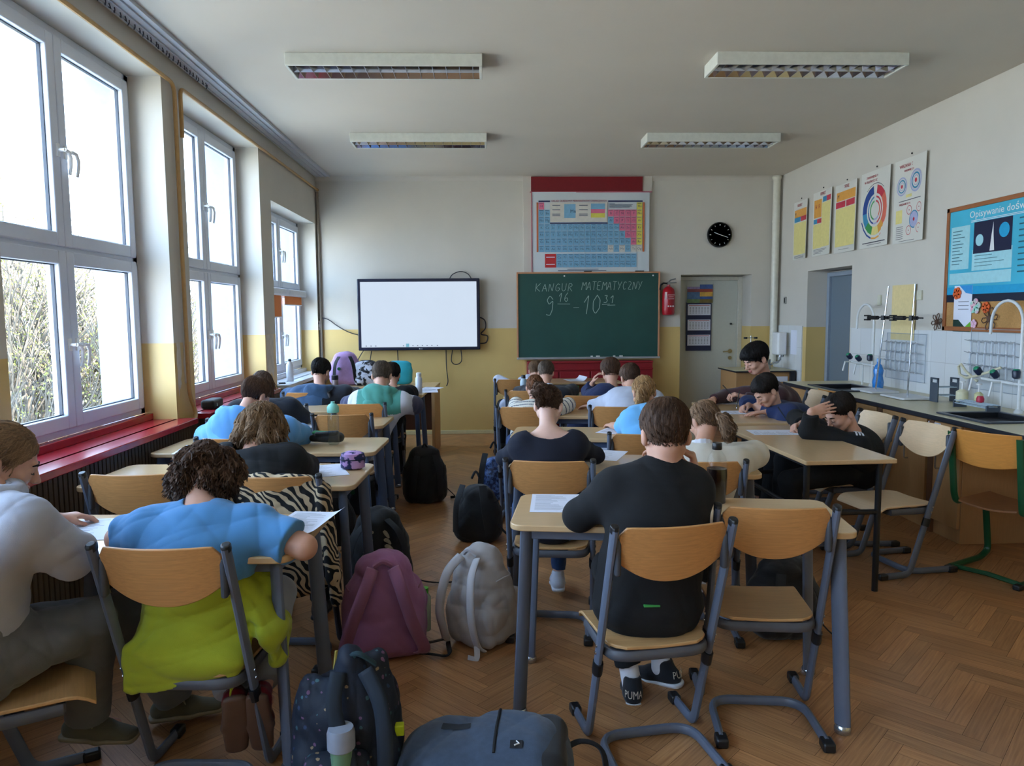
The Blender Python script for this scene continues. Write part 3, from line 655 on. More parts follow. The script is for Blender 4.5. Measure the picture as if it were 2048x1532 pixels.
# ceiling lights (built once, copied)
def make_light():
    t = thing('ceiling_light', 'louvred strip light on the ceiling, left of the middle and nearer the camera', 'ceiling light', (-.655, 5.28, ZC), 0, 'louvred ceiling lights')
    w, d, h = 1.31, .30, .085
    mb = MB(); mb.b2((-w / 2, -d / 2, -h), (w / 2, -d / 2 + .012, 0)); mb.b2((-w / 2, d / 2 - .012, -h), (w / 2, d / 2, 0)); mb.b2((-w / 2, -d / 2 + .012, -h), (-w / 2 + .02, d / 2 - .012, 0)); mb.b2((w / 2 - .02, -d / 2 + .012, -h), (w / 2, d / 2 - .012, 0)); mb.b2((-w / 2 + .02, -d / 2 + .012, -.012), (w / 2 - .02, d / 2 - .012, -.001))
    mb.build('housing', mat('cream_light_housing', '#cdcfc6', .4), t, bevel=.004)
    M_mir = mat('mirror_louvre', '#b8bcc6', .12, metal=1.0, var=.02)
    mb = MB()
    for y in (-d / 2 + .014, 0, d / 2 - .014):
        s = 1 if y < 0 else -1
        if y == 0: mb.prism([(-.002, -h + .004), (.002, -h + .004), (.016, -.02), (-.016, -.02)], -w / 2 + .02, w / 2 - .02, 0, Matrix(((0, 0, 1, 0), (1, 0, 0, 0), (0, 1, 0, 0), (0, 0, 0, 1))))
        else: mb.prism([(y, -h + .004), (y + s * .002, -h + .004), (y + s * .03, -.02), (y, -.02)], -w / 2 + .02, w / 2 - .02, 0, Matrix(((0, 0, 1, 0), (1, 0, 0, 0), (0, 1, 0, 0), (0, 0, 0, 1))))
    mb.build('side_reflector', M_mir, t)
    for i in range(14):
        x = -w / 2 + .065 + i * (w - .13) / 13
        mb = MB(); mb.prism([(x - .001, -h + .003), (x + .001, -h + .003), (x + .007, -.035), (x - .007, -.035)], -d / 2 + .014, d / 2 - .014, 0, Matrix(((1, 0, 0, 0), (0, 0, 1, 0), (0, 1, 0, 0), (0, 0, 0, 1))))
        mb.build('louvre_blade', M_mir, t)
    for y in (-.07, .07): MB().tube([(-w / 2 + .05, y, -.035), (w / 2 - .05, y, -.035)], .013, 10).build('fluorescent_tube', mat('unlit_tube', '#d8dadb', .3), t)
    return t
L0 = make_light(); G = 'louvred ceiling lights'
dup(L0, (2.225, 5.22, ZC), 0, 'louvred strip light on the ceiling, right of the middle and nearer the camera', G)
dup(L0, (-.62, 7.46, ZC), 0, 'louvred strip light on the ceiling near the screen wall, left one', G)
dup(L0, (2.24, 7.44, ZC), 0, 'louvred strip light on the ceiling near the door wall, right one', G)
# ------------------------------------------------------------------ right wall: posters, cork board, lab counter
SW = Matrix(((0, 0, -1, 0), (-1, 0, 0, 0), (0, 1, 0, 0), (0, 0, 0, 1)))   # local x -> -Y (rightwards seen from the room), local y -> Z, local z -> -X
def wallM(y, z, off=.0): return Matrix.Translation((XR - off, y, z)) @ SW
pm = [mat('poster_paper', '#d9d8cf', .45, var=.01), mat('poster_yellow', '#e6d98c', .5), mat('poster_orange', '#e3a349', .5), mat('poster_red', '#c8384a', .5), mat('poster_blue', '#3f8fb5', .5), mat('poster_ink', '#4a4a55', .6), mat('poster_green', '#3f9a52', .5), mat('poster_navy', '#27498f', .5), mat('poster_lilac', '#a9aed0', .5), mat('poster_title_red', '#a92837', .5), mat('poster_salmon', '#e0705a', .5)]
def poster(name, lab, y0, y1, z0, z1, draw, title, ts=None):
    y0 *= .992; y1 *= .992
    t = thing(name, lab, 'poster', (XR - .004, (y0 + y1) / 2, (z0 + z1) / 2)); w = abs(y0 - y1); h = z1 - z0
    # sheet bows slightly off the wall at its right edge
    bow = lambda u, v: .004 + .03 * max(0, u) ** 3 * (1 - v * .3)
    MB().grid(lambda u, v: (-bow(u, v), w / 2 - w * u, -h / 2 + h * v), 14, 4, thick=(.0015, 0, 0)).build('sheet', pm[0], t)
    mb = MB()
    def R_(x, y, ww, hh, mi, lift=.0):
        # rectangle given in fractions from the top left
        u0, u1 = x, x + ww; v1, v0 = 1 - y, 1 - y - hh
        P = []
        for u, v in ((u0, v0), (u1, v0), (u1, v1), (u0, v1)): P.append((-bow(u, v) - .0008 - lift, w / 2 - w * u, -h / 2 + h * v))
        mb.add(P, [(0, 1, 2, 3)], mi)
    def ring(cx, cy, r0, r1, a0, a1, mi, n=24, lift=.0, el=1.0):
        k = max(2, int(n * abs(a1 - a0) / 360)); P = []; F = []
        for i in range(k + 1):
            a = math.radians(a0 + (a1 - a0) * i / k)
            for rr in (r0, r1):
                yy = w / 2 - w * cx - math.sin(a) * rr * w; zz = h / 2 - h * cy + math.cos(a) * rr * w
                P.append((-bow((w / 2 - yy) / w, .5) - .001 - lift, yy, zz))
        for i in range(k): F.append((2 * i, 2 * i + 1, 2 * i + 3, 2 * i + 2))
        mb.add(P, F, mi)
    def T(s, x, y, size, mi=9, ww=None):
        text_mb(mb, s, size, Matrix.Translation((-bow(x + .1, .9) - .003, w / 2 - w * x, h / 2 - h * y)) @ SW, mi, .0003, fit=ww * w if ww else None)
    draw(R_, ring, T)
    mb.build('printing', pm, t, fix=False)
    MB().tube([(-.002, 0, h / 2 + .03), (-.008, 0, h / 2 + .03)], .008, 8).build('pin', M_blk, t)
def d1(R_, ring, T):
    T('WODOROTLENKI', .25, .09, .05, ww=.5); R_(.06, .14, .88, .13, 2); R_(.06, .27, .42, .08, 4); R_(.5, .27, .44, .08, 3); R_(.04, .37, .92, .55, 1); T('M(OH)n', .12, .24, .06, 5, .3)
    for i in range(11): R_(.12, .40 + i * .045, .18, .008, 5); R_(.38, .41 + i * .045, .2, .008, 5); R_(.72, .40 + i * .045, .1, .008, 5)
    for i in range(3): R_(.1, .94 + i * .018, .7, .006, 5)
def d2(R_, ring, T):
    T('KWASY', .38, .07, .055, ww=.25); R_(.06, .12, .38, .28, 2); R_(.5, .10, .2, .08, 4); R_(.7, .10, .24, .08, 3); R_(.05, .42, .18, .07, 4); R_(.23, .42, .22, .07, 3); R_(.46, .19, .48, .68, 1); R_(.04, .5, .42, .38, 1); T('H  R', .14, .26, .07, 9, .22)
    for i in range(14): R_(.52, .22 + i * .045, .12, .008, 5); R_(.74, .21 + i * .045, .14, .008, 5)
    for i in range(8): R_(.09, .53 + i * .04, .1, .008, 5); R_(.26, .53 + i * .04, .13, .008, 5)
    for i in range(4): R_(.08, .90 + i * .02, .7 - i * .1, .006, 5)
def d3(R_, ring, T):
    T('SOLE', .42, .07, .05, ww=.2); R_(.06, .11, .88, .13, 2); R_(.04, .25, .42, .09, 3); R_(.5, .25, .42, .09, 3); R_(.04, .35, .92, .56, 1); T('MnRm', .12, .2, .06, 5, .25); R_(.5, .14, .3, .01, 5); R_(.5, .17, .34, .01, 5)
    for i in range(12):
        for k, x in enumerate((.1, .3, .52, .74)): R_(x, .37 + i * .042 + (k % 2) * .05, .08, .02, 5) if (i + k) % 3 else R_(x, .37 + i * .042, .12, .007, 5)
    R_(.2, .95, .5, .005, 5)
def d4(R_, ring, T):
    T('ZABARWIENIE WSKAŹNIKÓW', .18, .09, .034, ww=.7); T('W ZALEŻNOŚCI OD pH ROZTWORU', .12, .145, .034, ww=.78)
    cols = [3, 10, 2, 2, 1, 6, 4, 7, 7]
    A = [8, 50, 90, 130, 160, 195, 230, 265, 310, 350]
    for i, c in enumerate([3, 10, 10, 2, 1, 6, 4, 7, 7]): ring(.5, .52, .28, .42, A[i], A[i + 1], c)
    for i, c in enumerate([3, 3, 3, 3, 8, 7, 7, 4, 4]): ring(.5, .52, .21, .24, A[i], A[i + 1], c)
    for i, c in enumerate([3, 10, 10, 8, 8, 6, 6, 6, 6]): ring(.5, .52, .14, .17, A[i], A[i + 1], c)
    ring(.5, .52, .46, .49, 195, 250, 7); ring(.5, .52, .46, .49, 160, 193, 2); ring(.5, .52, .46, .49, 108, 158, 3); ring(.5, .52, .445, .455, 320, 400, 5)
    R_(.1, .93, .8, .012, 5); R_(.25, .96, .5, .006, 5)
def d5(R_, ring, T):
    T('WIĄZANIA CHEMICZNE', .15, .10, .042, ww=.75); T('WIĄZANIE JONOWE', .3, .155, .026, ww=.42)
    for cx, cy, R0 in ((.24, .32, .16), (.68, .29, .19)):
        for q, mi in ((1, 8), (.72, 4), (.45, 8)): ring(cx, cy, R0 * q * .72 + .01, R0 * q, 0, 360, mi); 
        ring(cx, cy, 0, R0 * .2, 0, 360, 3, lift=.001)
        for q in (.55, .85): ring(cx, cy, R0 * q - .008, R0 * q, 0, 360, 0, lift=.001)
    R_(.38, .43, .18, .035, 1); R_(.16, .495, .7, .008, 5); T('WIĄZANIE KOWALENCYJNE', .18, .55, .028, ww=.6)
    R_(.08, .6, .2, .16, 1); R_(.1, .675, .15, .008, 5); R_(.17, .62, .012, .12, 5)
    ring(.66, .74, .0, .15, 0, 360, 4); ring(.66, .74, .0, .13, 0, 360, 8, lift=.0006); ring(.66, .74, 0, .03, 0, 360, 3, lift=.001)
    for cx, cy in ((.50, .62), (.82, .61), (.50, .86), (.82, .85)): ring(cx, cy, .07, .08, 0, 360, 3, lift=.001); ring(cx, cy, 0, .012, 0, 360, 9, lift=.001)
    for i in range(7): R_(.1, .8 + i * .024, .22, .006, 5)
    R_(.2, .975, .5, .005, 5)
poster('chemistry_poster', 'chemistry wall poster of hydroxides, furthest and smallest of the row', 9.20, 8.77, 2.19, 2.88, d1, '')
poster('chemistry_poster', 'chemistry wall poster of acids, second from the corner pipe', 8.66, 8.15, 2.19, 2.91, d2, '')
poster('chemistry_poster', 'chemistry wall poster of salts with two red headings over yellow columns', 8.11, 7.60, 2.18, 2.90, d3, '')
poster('indicator_poster', 'white poster with a big coloured indicator ring', 7.55, 6.97, 2.18, 2.92, d4, '')
poster('bonding_poster', 'white poster with atom shell drawings, nearest of the row to the camera', 6.93, 6.40, 2.17, 2.92, d5, '')
# cork board
t = thing('cork_board', 'cork notice board in a brown wooden frame with a turquoise chemistry poster', 'notice board', (XR - .005, 5.05, 1.885)); cw_, ch_ = 1.96, .99
LM = SW
MB().b2((-cw_ / 2, -ch_ / 2, 0), (cw_ / 2, ch_ / 2, .012), 0, LM).build('cork', mat('cork', '#b58850', .9, var=.15, scale=90, bump=.3), t)
mb = MB(); f = .035
for lo, hi in (((-cw_ / 2, -ch_ / 2, 0), (cw_ / 2, -ch_ / 2 + f, .025)), ((-cw_ / 2, ch_ / 2 - f, 0), (cw_ / 2, ch_ / 2, .025)), ((-cw_ / 2, -ch_ / 2, 0), (-cw_ / 2 + f, ch_ / 2, .025)), ((cw_ / 2 - f, -ch_ / 2, 0), (cw_ / 2, ch_ / 2, .025))): mb.b2(lo, hi, 0, LM)
mb.build('frame', mat('brown_board_frame', '#9a5f38', .45), t, bevel=.003)
t = thing('experiment_poster', 'turquoise poster about describing chemistry experiments pinned to the cork board', 'poster', (XR - .019, 5.07, 2.0))
tq = [mat('turquoise_print', '#45b3cf', .35, var=.12, scale=2), mat('pale_aqua', '#a5d8e0', .4), mat('dark_photo', '#141a3c', .4), M_white, mat('ink_teal', '#27606e', .5), mat('dark_bar', '#0f1d33', .4), mat('poster_blue_deep', '#1d9fce', .4)]
mb = MB(); W3, H3 = 1.86, .76
mb.b2((-W3 / 2, -H3 / 2, 0), (W3 / 2, H3 / 2 - .02, .0015), 0, LM); mb.b2((-W3 / 2, -H3 / 2, .0014), (W3 / 2, -H3 / 2 + .06, .003), 5, LM); mb.b2((-W3 / 2, -H3 / 2 + .06, .0014), (W3 / 2, -H3 / 2 + .12, .003), 6, LM)
mb.b2((-W3 / 2 + .03, -.12, .0014), (-W3 / 2 + .26, .22, .003), 1, LM); mb.b2((-W3 / 2 + .30, -.14, .0014), (-W3 / 2 + .74, .02, .003), 1, LM); mb.b2((-W3 / 2 + .31, -.01, .003), (-W3 / 2 + .73, .23, .004), 2, LM)
mb.b2((-W3 / 2 + .03, -.24, .0014), (-W3 / 2 + .74, -.15, .003), 1, LM)
def disc(cx, cy, r, mi, z=.0045): mb.lathe([(r, 0), (r, .0006)], (0, 0, 0), 16, mi, LM @ Matrix.Translation((cx, cy, z)))
disc(-W3 / 2 + .38, .09, .045, 1); disc(-W3 / 2 + .65, .14, .055, 6); mb.prism([(-W3 / 2 + .50, .0), (-W3 / 2 + .55, .0), (-W3 / 2 + .535, .12), (-W3 / 2 + .53, .21), (-W3 / 2 + .515, .12)], .004, .0052, 3, LM)
for i in range(11): mb.b2((-W3 / 2 + .05, .18 - i * .026, .003), (-W3 / 2 + .05 + .18 * rnd.uniform(.5, 1), .186 - i * .026, .0036), 4, LM)
for i in range(4): mb.b2((-W3 / 2 + .33, -.03 - i * .026, .0032), (-W3 / 2 + .33 + .36 * rnd.uniform(.5, 1), -.026 - i * .026, .0038), 4, LM)
for i in range(10): mb.b2((-W3 / 2 + .80, .2 - i * .042, .003), (-W3 / 2 + .80 + .18 * rnd.uniform(.4, 1), .21 - i * .042, .0036), 4, LM)
for cx, cy in ((.12, .05), (.14, -.12)): mb.tube([(cx - .08, cy, .006), (cx + .16, cy, .006)], .012, 6, 5, M=LM); disc(cx, cy, .03, 5)
mb.tube([(.14, -.24, .006), (.14, .2, .006)], .006, 6, 1, M=LM); mb.b2((.02, -.30, .003), (.3, -.16, .0045), 1, LM)
text_mb(mb, 'Opisywanie doświadczeń chemicznych', .075, LM @ Matrix.Translation((-.68, .27, .003)), 3, .0003, fit=1.3)
for z in (.245, .235): mb.b2((-.66, z - .0, .003), (.5, z + .004, .0036), 3, LM)
mb.build('printing', tq, t, fix=False)
p0 = (XR - .022, 5.78, 1.56)
t = thing('leaflet', 'white leaflet with blue corner and green wave pinned low on the cork board', 'leaflet', p0)
lm = [M_paper, mat('leaf_blue', '#2f93d6', .5), mat('leaf_dark', '#16382f', .5), mat('leaf_green', '#6cb52e', .5), mat('orange_felt', '#e4632c', .8), M_ink]
mb = MB(); mb.b2((-.115, -.175, 0), (.105, .19, .0015), 0, LM); mb.prism([(.105, .19), (-.05, .19), (.03, .13), (.105, .12)], .0015, .002, 1, LM); mb.prism([(-.115, -.175), (.105, -.175), (.02, -.13), (-.05, -.08), (-.115, -.08)], .0015, .002, 2, LM); mb.prism([(.02, -.145), (.105, -.175), (.105, -.09), (.06, -.12)], .002, .0025, 3, LM)
for z in (.06, .03, .0): mb.b2((-.06, z, .0015), (.07, z + .006, .002), 5, LM)
mb.build('sheet', lm, t)
def flower(name, lab, y, z, r, m_, n=6, wire=False):
    t = thing(name, lab, 'decoration', (XR - .028, y, z)); mb = MB()
    for k in range(n):
        a = 2 * math.pi * k / n + .2; ca, sa = math.cos(a), math.sin(a)
        if wire: mb.tube([tuple(LM @ Vector((ca * r * q - sa * r * .22 * s, sa * r * q + ca * r * .22 * s, .004))) for q, s in ((.1, 0), (.45, .8), (.8, 1), (1, 0), (.8, -1), (.45, -.8), (.1, 0))], .004, 5)
        else: mb.lathe([(r * .42, 0), (r * .42, .006)], (0, 0, 0), 12, 0, LM @ Matrix.Translation((ca * r * .58, sa * r * .58, .0)))
    mb.lathe([(r * .3, 0), (r * .25, .012)], (0, 0, 0), 12, 0, LM)
    mb.build('petals', m_, t)
flower('felt_flower', 'orange felt flower at the top left of the white leaflet', 5.85, 1.69, .05, lm[4])
flower('felt_flower', 'orange felt flower beside the pastel paper flower', 5.50, 1.575, .045, lm[4])
flower('paper_flower', 'pink and mint paper flower pinned right of the leaflet', 5.62, 1.585, .062, mat('pastel_paper', '#e8a7bd', .7, var=.3, scale=14, col2='#9bd6c0', contrast=.2), 5)
flower('paper_flower', 'small pale pink paper flower low right of the leaflet', 5.63, 1.45, .035, mat('pale_pink_paper', '#e9bcd0', .7), 5)
flower('wire_flower', 'brown wire loop flower on the cork beside the orange flower', 5.45, 1.49, .09, mat('brown_wire', '#5b4030', .6), 6, True)
flower('wire_flower', 'brown wire loop flower at the lower left corner of the cork board', 6.10, 1.46, .075, mat('brown_wire', '#5b4030', .6), 6, True)
# small wall fittings
for y, z, w_, h_, lab in ((6.40, 1.69, .07, .085, 'cream double switch on the white wall above the tiles'), (7.06, 1.66, .05, .1, 'small white embossed plate on the wall above the tap')):
    MBo = MB(); MBo.b2((-w_ / 2, -h_ / 2, 0), (w_ / 2, h_ / 2, .02), 0, LM); tag(MBo.build('wall_switch', mat('cream_switch', '#cfcdb8', .4), loc=(XR, y, z), bevel=.004), lab, 'switch')
t = thing('wall_intercom', 'tiny dark fitting on the wall near the corner pipe', 'switch', (XR, 9.33, 1.70)); MB().b2((-.03, -.045, 0), (.03, .045, .015), 0, LM).build('plate', mat('dim_plate', '#8f8f88', .4), t, bevel=.004); MB().b2((-.012, -.03, .015), (.012, .03, .02), 0, LM).build('button', M_blk, t)
tag(MB().grid(lambda u, v: (-.003 - .002 * u, .19 - .38 * u, -.28 + .5 * v), 8, 4, thick=(.001, 0, 0)).build('wall_notice', mat('yellow_card', '#e2cd94', .6), loc=(XR - .012, 6.64, 1.57)), 'plain pale yellow card taped over the tiles behind the stand', 'card')
tag(MB().b2((-.09, -.15, 0), (.09, .15, .001), 0, LM).build('wall_notice', M_paper, loc=(XR - .012, 9.02, 1.18)), 'white printed notice on the tiles by the water heater', 'notice')
# water heater and soap in the back corner
t = thing('water_heater', 'small white water heater above the corner sink', 'water heater', (3.70, 9.2, 1.02))
MB().prism(rrect(.12, .2, .03), 0, .28).build('casing', M_white, t, bevel=.01); mb = MB(); mb.tube([(0, -.05, 0), (0, -.05, -.06), (-.05, -.1, -.09), (-.12, -.14, -.09), (-.16, -.15, -.12)], .011, 8); mb.lathe([(.03, -.03), (.03, .0)], (0, -.05, 0), 12); mb.build('swivel_tap', M_chrome, t)
MB().tube([(.06, 0, .26), (.075, 0, .2), (.07, 0, .05), (.04, -.02, -.03)], .008, 6).build('hose', mat('dark_hose', '#4a4f5a', .4), t)
# corner unit
def cabinet(t, w, d, h, doors, m=M_wood, plinth=.08):
    """front faces local -y"""
    MB().b2((-w / 2, -d / 2, 0), (w / 2, d / 2, h)).build('body', m, t, bevel=.002)
t = thing('corner_sink_unit', 'beech sink unit with dark edged top standing in the back corner by the door', 'cabinet', (3.43, 9.21, 0))
MB().b2((-.36, -.27, .0), (.345, .33, .82)).build('body', M_wood, t, bevel=.002)
M_top = mat('cream_worktop', '#cdc3a0', .35, var=.04, scale=60); M_edge = mat('black_worktop_edge', '#20232b', .45)
MB().b2((-.385, -.31, .825), (.35, .36, .842)).build('worktop', M_top, t); MB().b2((-.39, -.32, .82), (.355, .36, .838)).build('worktop_edge', M_edge, t, bevel=.004)
MB().b2((.30, -.32, .0), (.355, -.27, .82)).build('leg_panel', M_edge, t)
MB().b2((.12, -.273, .70), (.28, -.268, .765)).build('door_sticker', M_paper, t)
t = thing('kettle', 'small steel pot standing on the corner sink unit', 'pot', (3.50, 9.12, .843)); MB().lathe([(.06, 0), (.062, .01), (.062, .12), (.065, .125)]).build('pot_body', M_chrome, t); MB().tube([(-.06, 0, .10), (-.11, 0, .12), (-.11, 0, .05), (-.06, 0, .03)], .006, 6).build('handle', M_chrome, t)
t = thing('retort_stand', 'short stand with black clamp knobs on the corner sink unit', 'stand', (3.33, 9.18, .843)); MB().b2((-.06, -.04, 0), (.06, .04, .015)).build('base', M_blk, t); MB().tube([(0, 0, .01), (0, 0, .42)], .005, 8).build('rod', M_chrome, t); MB().tube([(-.08, 0, .39), (.07, 0, .39)], .006, 6).build('crossbar', M_chrome, t)
for x in (-.07, .06): MB().lathe([(.022, -.012), (.022, .012)], (x, 0, .39), 12).build('clamp_knob', M_blk, t)
# main counter run along the right wall
CX0 = 3.07; CZ = .84
t = thing('lab_worktop', 'long cream lab worktop with black edge along the right wall', 'worktop', (3.44, 5.0, CZ))
def wt(a, b): mb_ = MB(); mb_.b2((CX0 - 3.44 + .0, a - 5, -.012), (XR - .014 - 3.44, b - 5, 0)); return mb_
SK = [(6.45, 7.05), (4.52, 4.98)]
mb = MB(); ys = [3.3] + [v for s in sorted(SK) for v in s] + [7.5]
for a, b in zip(ys[::2], ys[1::2]): mb.b2((-.37, a - 5, -.03), (.366, b - 5, 0))
for a, b in SK: mb.b2((-.37, a - 5, -.03), (3.16 - 3.44, b - 5, 0)); mb.b2((3.56 - 3.44, a - 5, -.03), (.366, b - 5, 0))
mb.build('worktop', M_top, t)
MB().b2((-.375, 3.3 - 5, -.034), (-.368, 7.5 - 5, -.002)).b2((-.37, 2.5, -.034), (.366, 2.506, -.002)).build('worktop_edge', M_edge, t, bevel=.002)
for k, (a, b) in enumerate(SK):
    s = thing('lab_sink', 'black lab sink set in the worktop, ' + ('far one by the grey door' if k == 0 else 'near one below the cork board'), 'sink', (3.36, (a + b) / 2, CZ)); w = (b - a) / 2
    mb = MB()
    for lo, hi in (((-.225, -w - .03, 0), (-.19, w + .03, .012)), ((.19, -w - .03, 0), (.225, w + .03, .012)), ((-.19, -w - .03, 0), (.19, -w + .01, .012)), ((-.19, w - .01, 0), (.19, w + .03, .012))): mb.b2(lo, hi)
    mb.build('rim', mat('dark_sink_rim', '#3a3f49', .3), s, bevel=.004)
    mb = MB(); mb.b2((-.19, -w + .01, -.034), (.19, w - .01, -.028)); mb.b2((-.195, -w, -.034), (-.19, w, .005)); mb.b2((.19, -w, -.034), (.195, w, .005)); mb.b2((-.19, -w, -.034), (.19, -w + .01, .005)); mb.b2((-.19, w - .01, -.034), (.19, w, .005)); mb.build('basin', mat('black_basin', '#141519', .4), s)
# base cabinets
def base_cab(y0, y1, lab, sticker=False, split=True):
    s = thing('base_cabinet', lab, 'cabinet', (3.46, (y0 + y1) / 2, 0)); w = (y1 - y0) / 2
    MB().b2((-.32, -w, .0), (.34, w, .805)).build('body', M_wood, s, bevel=.002)
    d = MB().b2((-.342, -w + .004, .10), (-.322, w - .03, .79)).build('door', M_wood, s, bevel=.002)
    MB().tube(arc_pts([(-.34, -w + .22, .60), (-.37, -w + .22, .60), (-.37, -w + .22, .47), (-.34, -w + .22, .47)], .012), .006, 6).build('door_handle', M_chrome, d)
    MB().b2((-.345, w - .03, .0), (-.32, w + .03, .805)).build('side_post', mat('brown_post', '#6a4a32', .5), s)
    if sticker: MB().b2((-.3445, -w + .22, .70), (-.3425, -w + .36, .78)).build('door_sticker', M_paper, s)
base_cab(4.70, 5.02, 'nearest narrow beech base cabinet with a white sticker under the worktop', True)
base_cab(5.08, 5.70, 'beech base cabinet behind the empty chairs under the worktop')
base_cab(5.76, 6.12, 'beech base cabinet in the middle of the worktop run')
base_cab(6.95, 7.46, 'furthest beech base cabinet under the worktop by the grey door')
tag(MB().b2((3.60, 2.9, .0), (3.80, 4.69, .80)).build('back_panel', M_wood, bevel=.002), 'beech back panel under the open knee space of the worktop', 'panel')
# taps
def tap_set(y, lab, s_=1.0):
    s = thing('lab_tap', lab, 'tap', (3.68, y, CZ)); mb = MB(); M_tp = mat('white_enamel_pipe', '#d5d8d8', .3)
    mb.tube([(0, 0, 0), (0, 0, .62)], .012, 10); mb.tube([(0, 0, .60)] + [(-.0, .16 - .16 * math.cos(a), .62 + .16 * math.sin(a)) for a in [math.pi * k / 12 for k in range(1, 13)]] + [(0, .325, .54)], .0105, 10)
    mb.lathe([(.03, 0), (.03, .012), (.016, .03)], n=14); mb.build('swan_neck', M_tp, s)
    mb = MB(); mb.tube([(0, 0, .20), (0, .42, .21)], .011, 8); mb.tube([(-.0, .18, .20), (-.07, .18, .20), (-.09, .18, .1)], .008, 8); mb.tube([(-.0, .40, .21), (-.07, .40, .21), (-.09, .40, .12)], .008, 8); mb.tube([(0, .18, 0), (0, .18, .2)], .009, 8); mb.tube([(0, .0, .2), (0, -.1, .2)], .010, 8); mb.build('manifold', M_tp, s)
    for q, (x, yy, zz) in enumerate(((-.03, .0, .28), (-.03, .22, .26), (-.03, .40, .27))):
        k_ = MB(); R_ = Matrix.Translation((x, yy, zz)) @ Matrix.Rotation(math.radians(-40 if q else 0), 4, 'Y'); k_.lathe([(.012, -.04), (.024, -.03), (.027, .01), (.022, .02)], (0, 0, 0), 12, 0, R_); k_.lathe([(.021, .02), (.017, .028)], (0, 0, 0), 12, 1, R_); k_.build('tap_knob', [mat('dark_knob', '#15213a', .35), mat('green_knob_cap', '#138a63', .35)], s)
tap_set(4.95, 'white swan neck lab tap with green knobs at the near sink')
tap_set(6.9, 'white swan neck lab tap with green knobs at the far sink by the grey door')
# retort stands with clamps
for k, (y, lean, lab) in enumerate(((6.42, .10, 'tall retort stand on the worktop, further one with black clamp'), (5.92, .03, 'tall retort stand on the worktop, nearer one in front of the yellow card'))):
    s = thing('retort_stand', lab, 'stand', (3.45, y, CZ)); MB().prism(rrect(.26, .36, .02), 0.004, .02).build('base_plate', mat('white_base_plate', '#d3d6da', .35), s, bevel=.003)
    MB().tube([(.02, .02 + 0, .015), (.02 + lean * .5, .02 - lean * .6, .93)], .007, 8).build('rod', M_chrome, s)
    mb = MB(); z = .655; x = .02 + lean * .35; y0_ = .02 - lean * .42
    mb.tube([(x, y0_ - .14, z), (x, y0_ + .06, z + .004), (x, y0_ + .2, z + .006)], .006, 6); mb.lathe([(.018, -.02), (.018, .02)], (x - .02, y0_ - .01, z), 10); mb.tube([(x, y0_ + .12, z - .0), (x, y0_ + .27, z)], .019, 8); mb.b2((x - .02, y0_ + .26, z - .025), (x + .015, y0_ + .32, z - .012)); mb.b2((x - .02, y0_ + .26, z + .012), (x + .015, y0_ + .32, z + .025)); mb.tube([(x, y0_ - .06, z), (x, y0_ - .03, z)], .016, 8); mb.build('clamp', mat('black_clamp', '#17181c', .4), s)
tag(MB().prism(rrect(.22, .30, .015), 0, .014).build('glass_tray', mat('white_tray', '#d9dde2', .3), loc=(3.42, 4.02, CZ), bevel=.002), 'white tray lying on the near end of the worktop', 'tray')
# blue bottle
s = thing('detergent_bottle', 'blue plastic bottle by the far sink', 'bottle', (3.62, 6.68, CZ)); MB().lathe([(.035, 0), (.045, .01), (.05, .06), (.038, .12), (.044, .17), (.03, .215), (.016, .23), (.016, .25)]).build('bottle_body', mat('clear_blue_plastic', '#2d86d8', .15, var=.25, scale=20, coat=.5), s); MB().lathe([(.019, .25), (.019, .275), (.012, .28)]).build('cap', mat('light_blue_cap', '#86b8e6', .4), s)
# white soap dispenser bottle, tubs
for k, (x, y, r_, h_, lab, m_) in enumerate(((3.60, 5.44, .042, .12, 'cream pump bottle beside the drying rack', mat('cream_liquid', '#d9d6b6', .3)), (3.66, 5.34, .03, .11, 'small cream jar behind the pump bottle', mat('cream_liquid2', '#d2cf9f', .3)))):
    s = thing('pump_bottle', lab, 'bottle', (x, y, CZ)); MB().lathe([(r_, 0), (r_, h_ * .85), (r_ * .4, h_)]).build('bottle_body', m_, s); MB().lathe([(.006, h_), (.006, h_ + .05), (.02, h_ + .052), (.02, h_ + .062)]).build('pump', M_white, s)
s = thing('white_tub', 'large white tub at the near end of the worktop', 'tub', (3.64, 4.2, CZ)); MB().lathe([(.09, 0), (.105, .01), (.112, .14), (.118, .142), (.118, .152), (.10, .152)], n=28).build('tub_body', mat('white_tub_plastic', '#cfd2d6', .35), s)
tag(MB().lathe([(.012, 0), (.024, .006), (.026, .03), (.018, .05)]).build('red_stopper', mat('crimson_rubber', '#b81b3f', .4), loc=(3.55, 5.16, CZ + .05)), 'small crimson stopper resting in the test tube tray', 'stopper')
# test tube racks
def tube_rack(x, y, rz, h, lab, L=.3):
    s = thing('test_tube_rack', lab, 'rack', (x, y, CZ), rz); m_ = mat('slate_rack_end', '#46505c', .4)
    for q in (-L / 2, L / 2):
        mb = MB(); mb.b2((-.05, q - .006, 0), (.05, q + .006, h * .8)); mb.b2((-.05, q - .006, h * .8), (-.035, q + .006, h)); mb.b2((.035, q - .006, h * .8), (.05, q + .006, h)); mb.b2((-.05, q - .006, h * .93), (.05, q + .006, h)); mb.build('end_plate', m_, s, bevel=.002)
    mb = MB()
    for z in (.05, h * .6): mb.b2((-.045, -L / 2, z), (-.03, L / 2, z + .006)); mb.b2((.03, -L / 2, z), (.045, L / 2, z + .006)); mb.b2((-.005, -L / 2, z), (.005, L / 2, z + .006))
    mb.build('rail', mat('clear_rack_rail', '#a9bccb', .3), s)
tube_rack(3.60, 5.66, math.pi / 2, .19, 'slate ended test tube rack in the middle of the worktop', .16)
tube_rack(3.62, 4.42, .35, .17, 'slate ended test tube rack right of the near sink', .32)
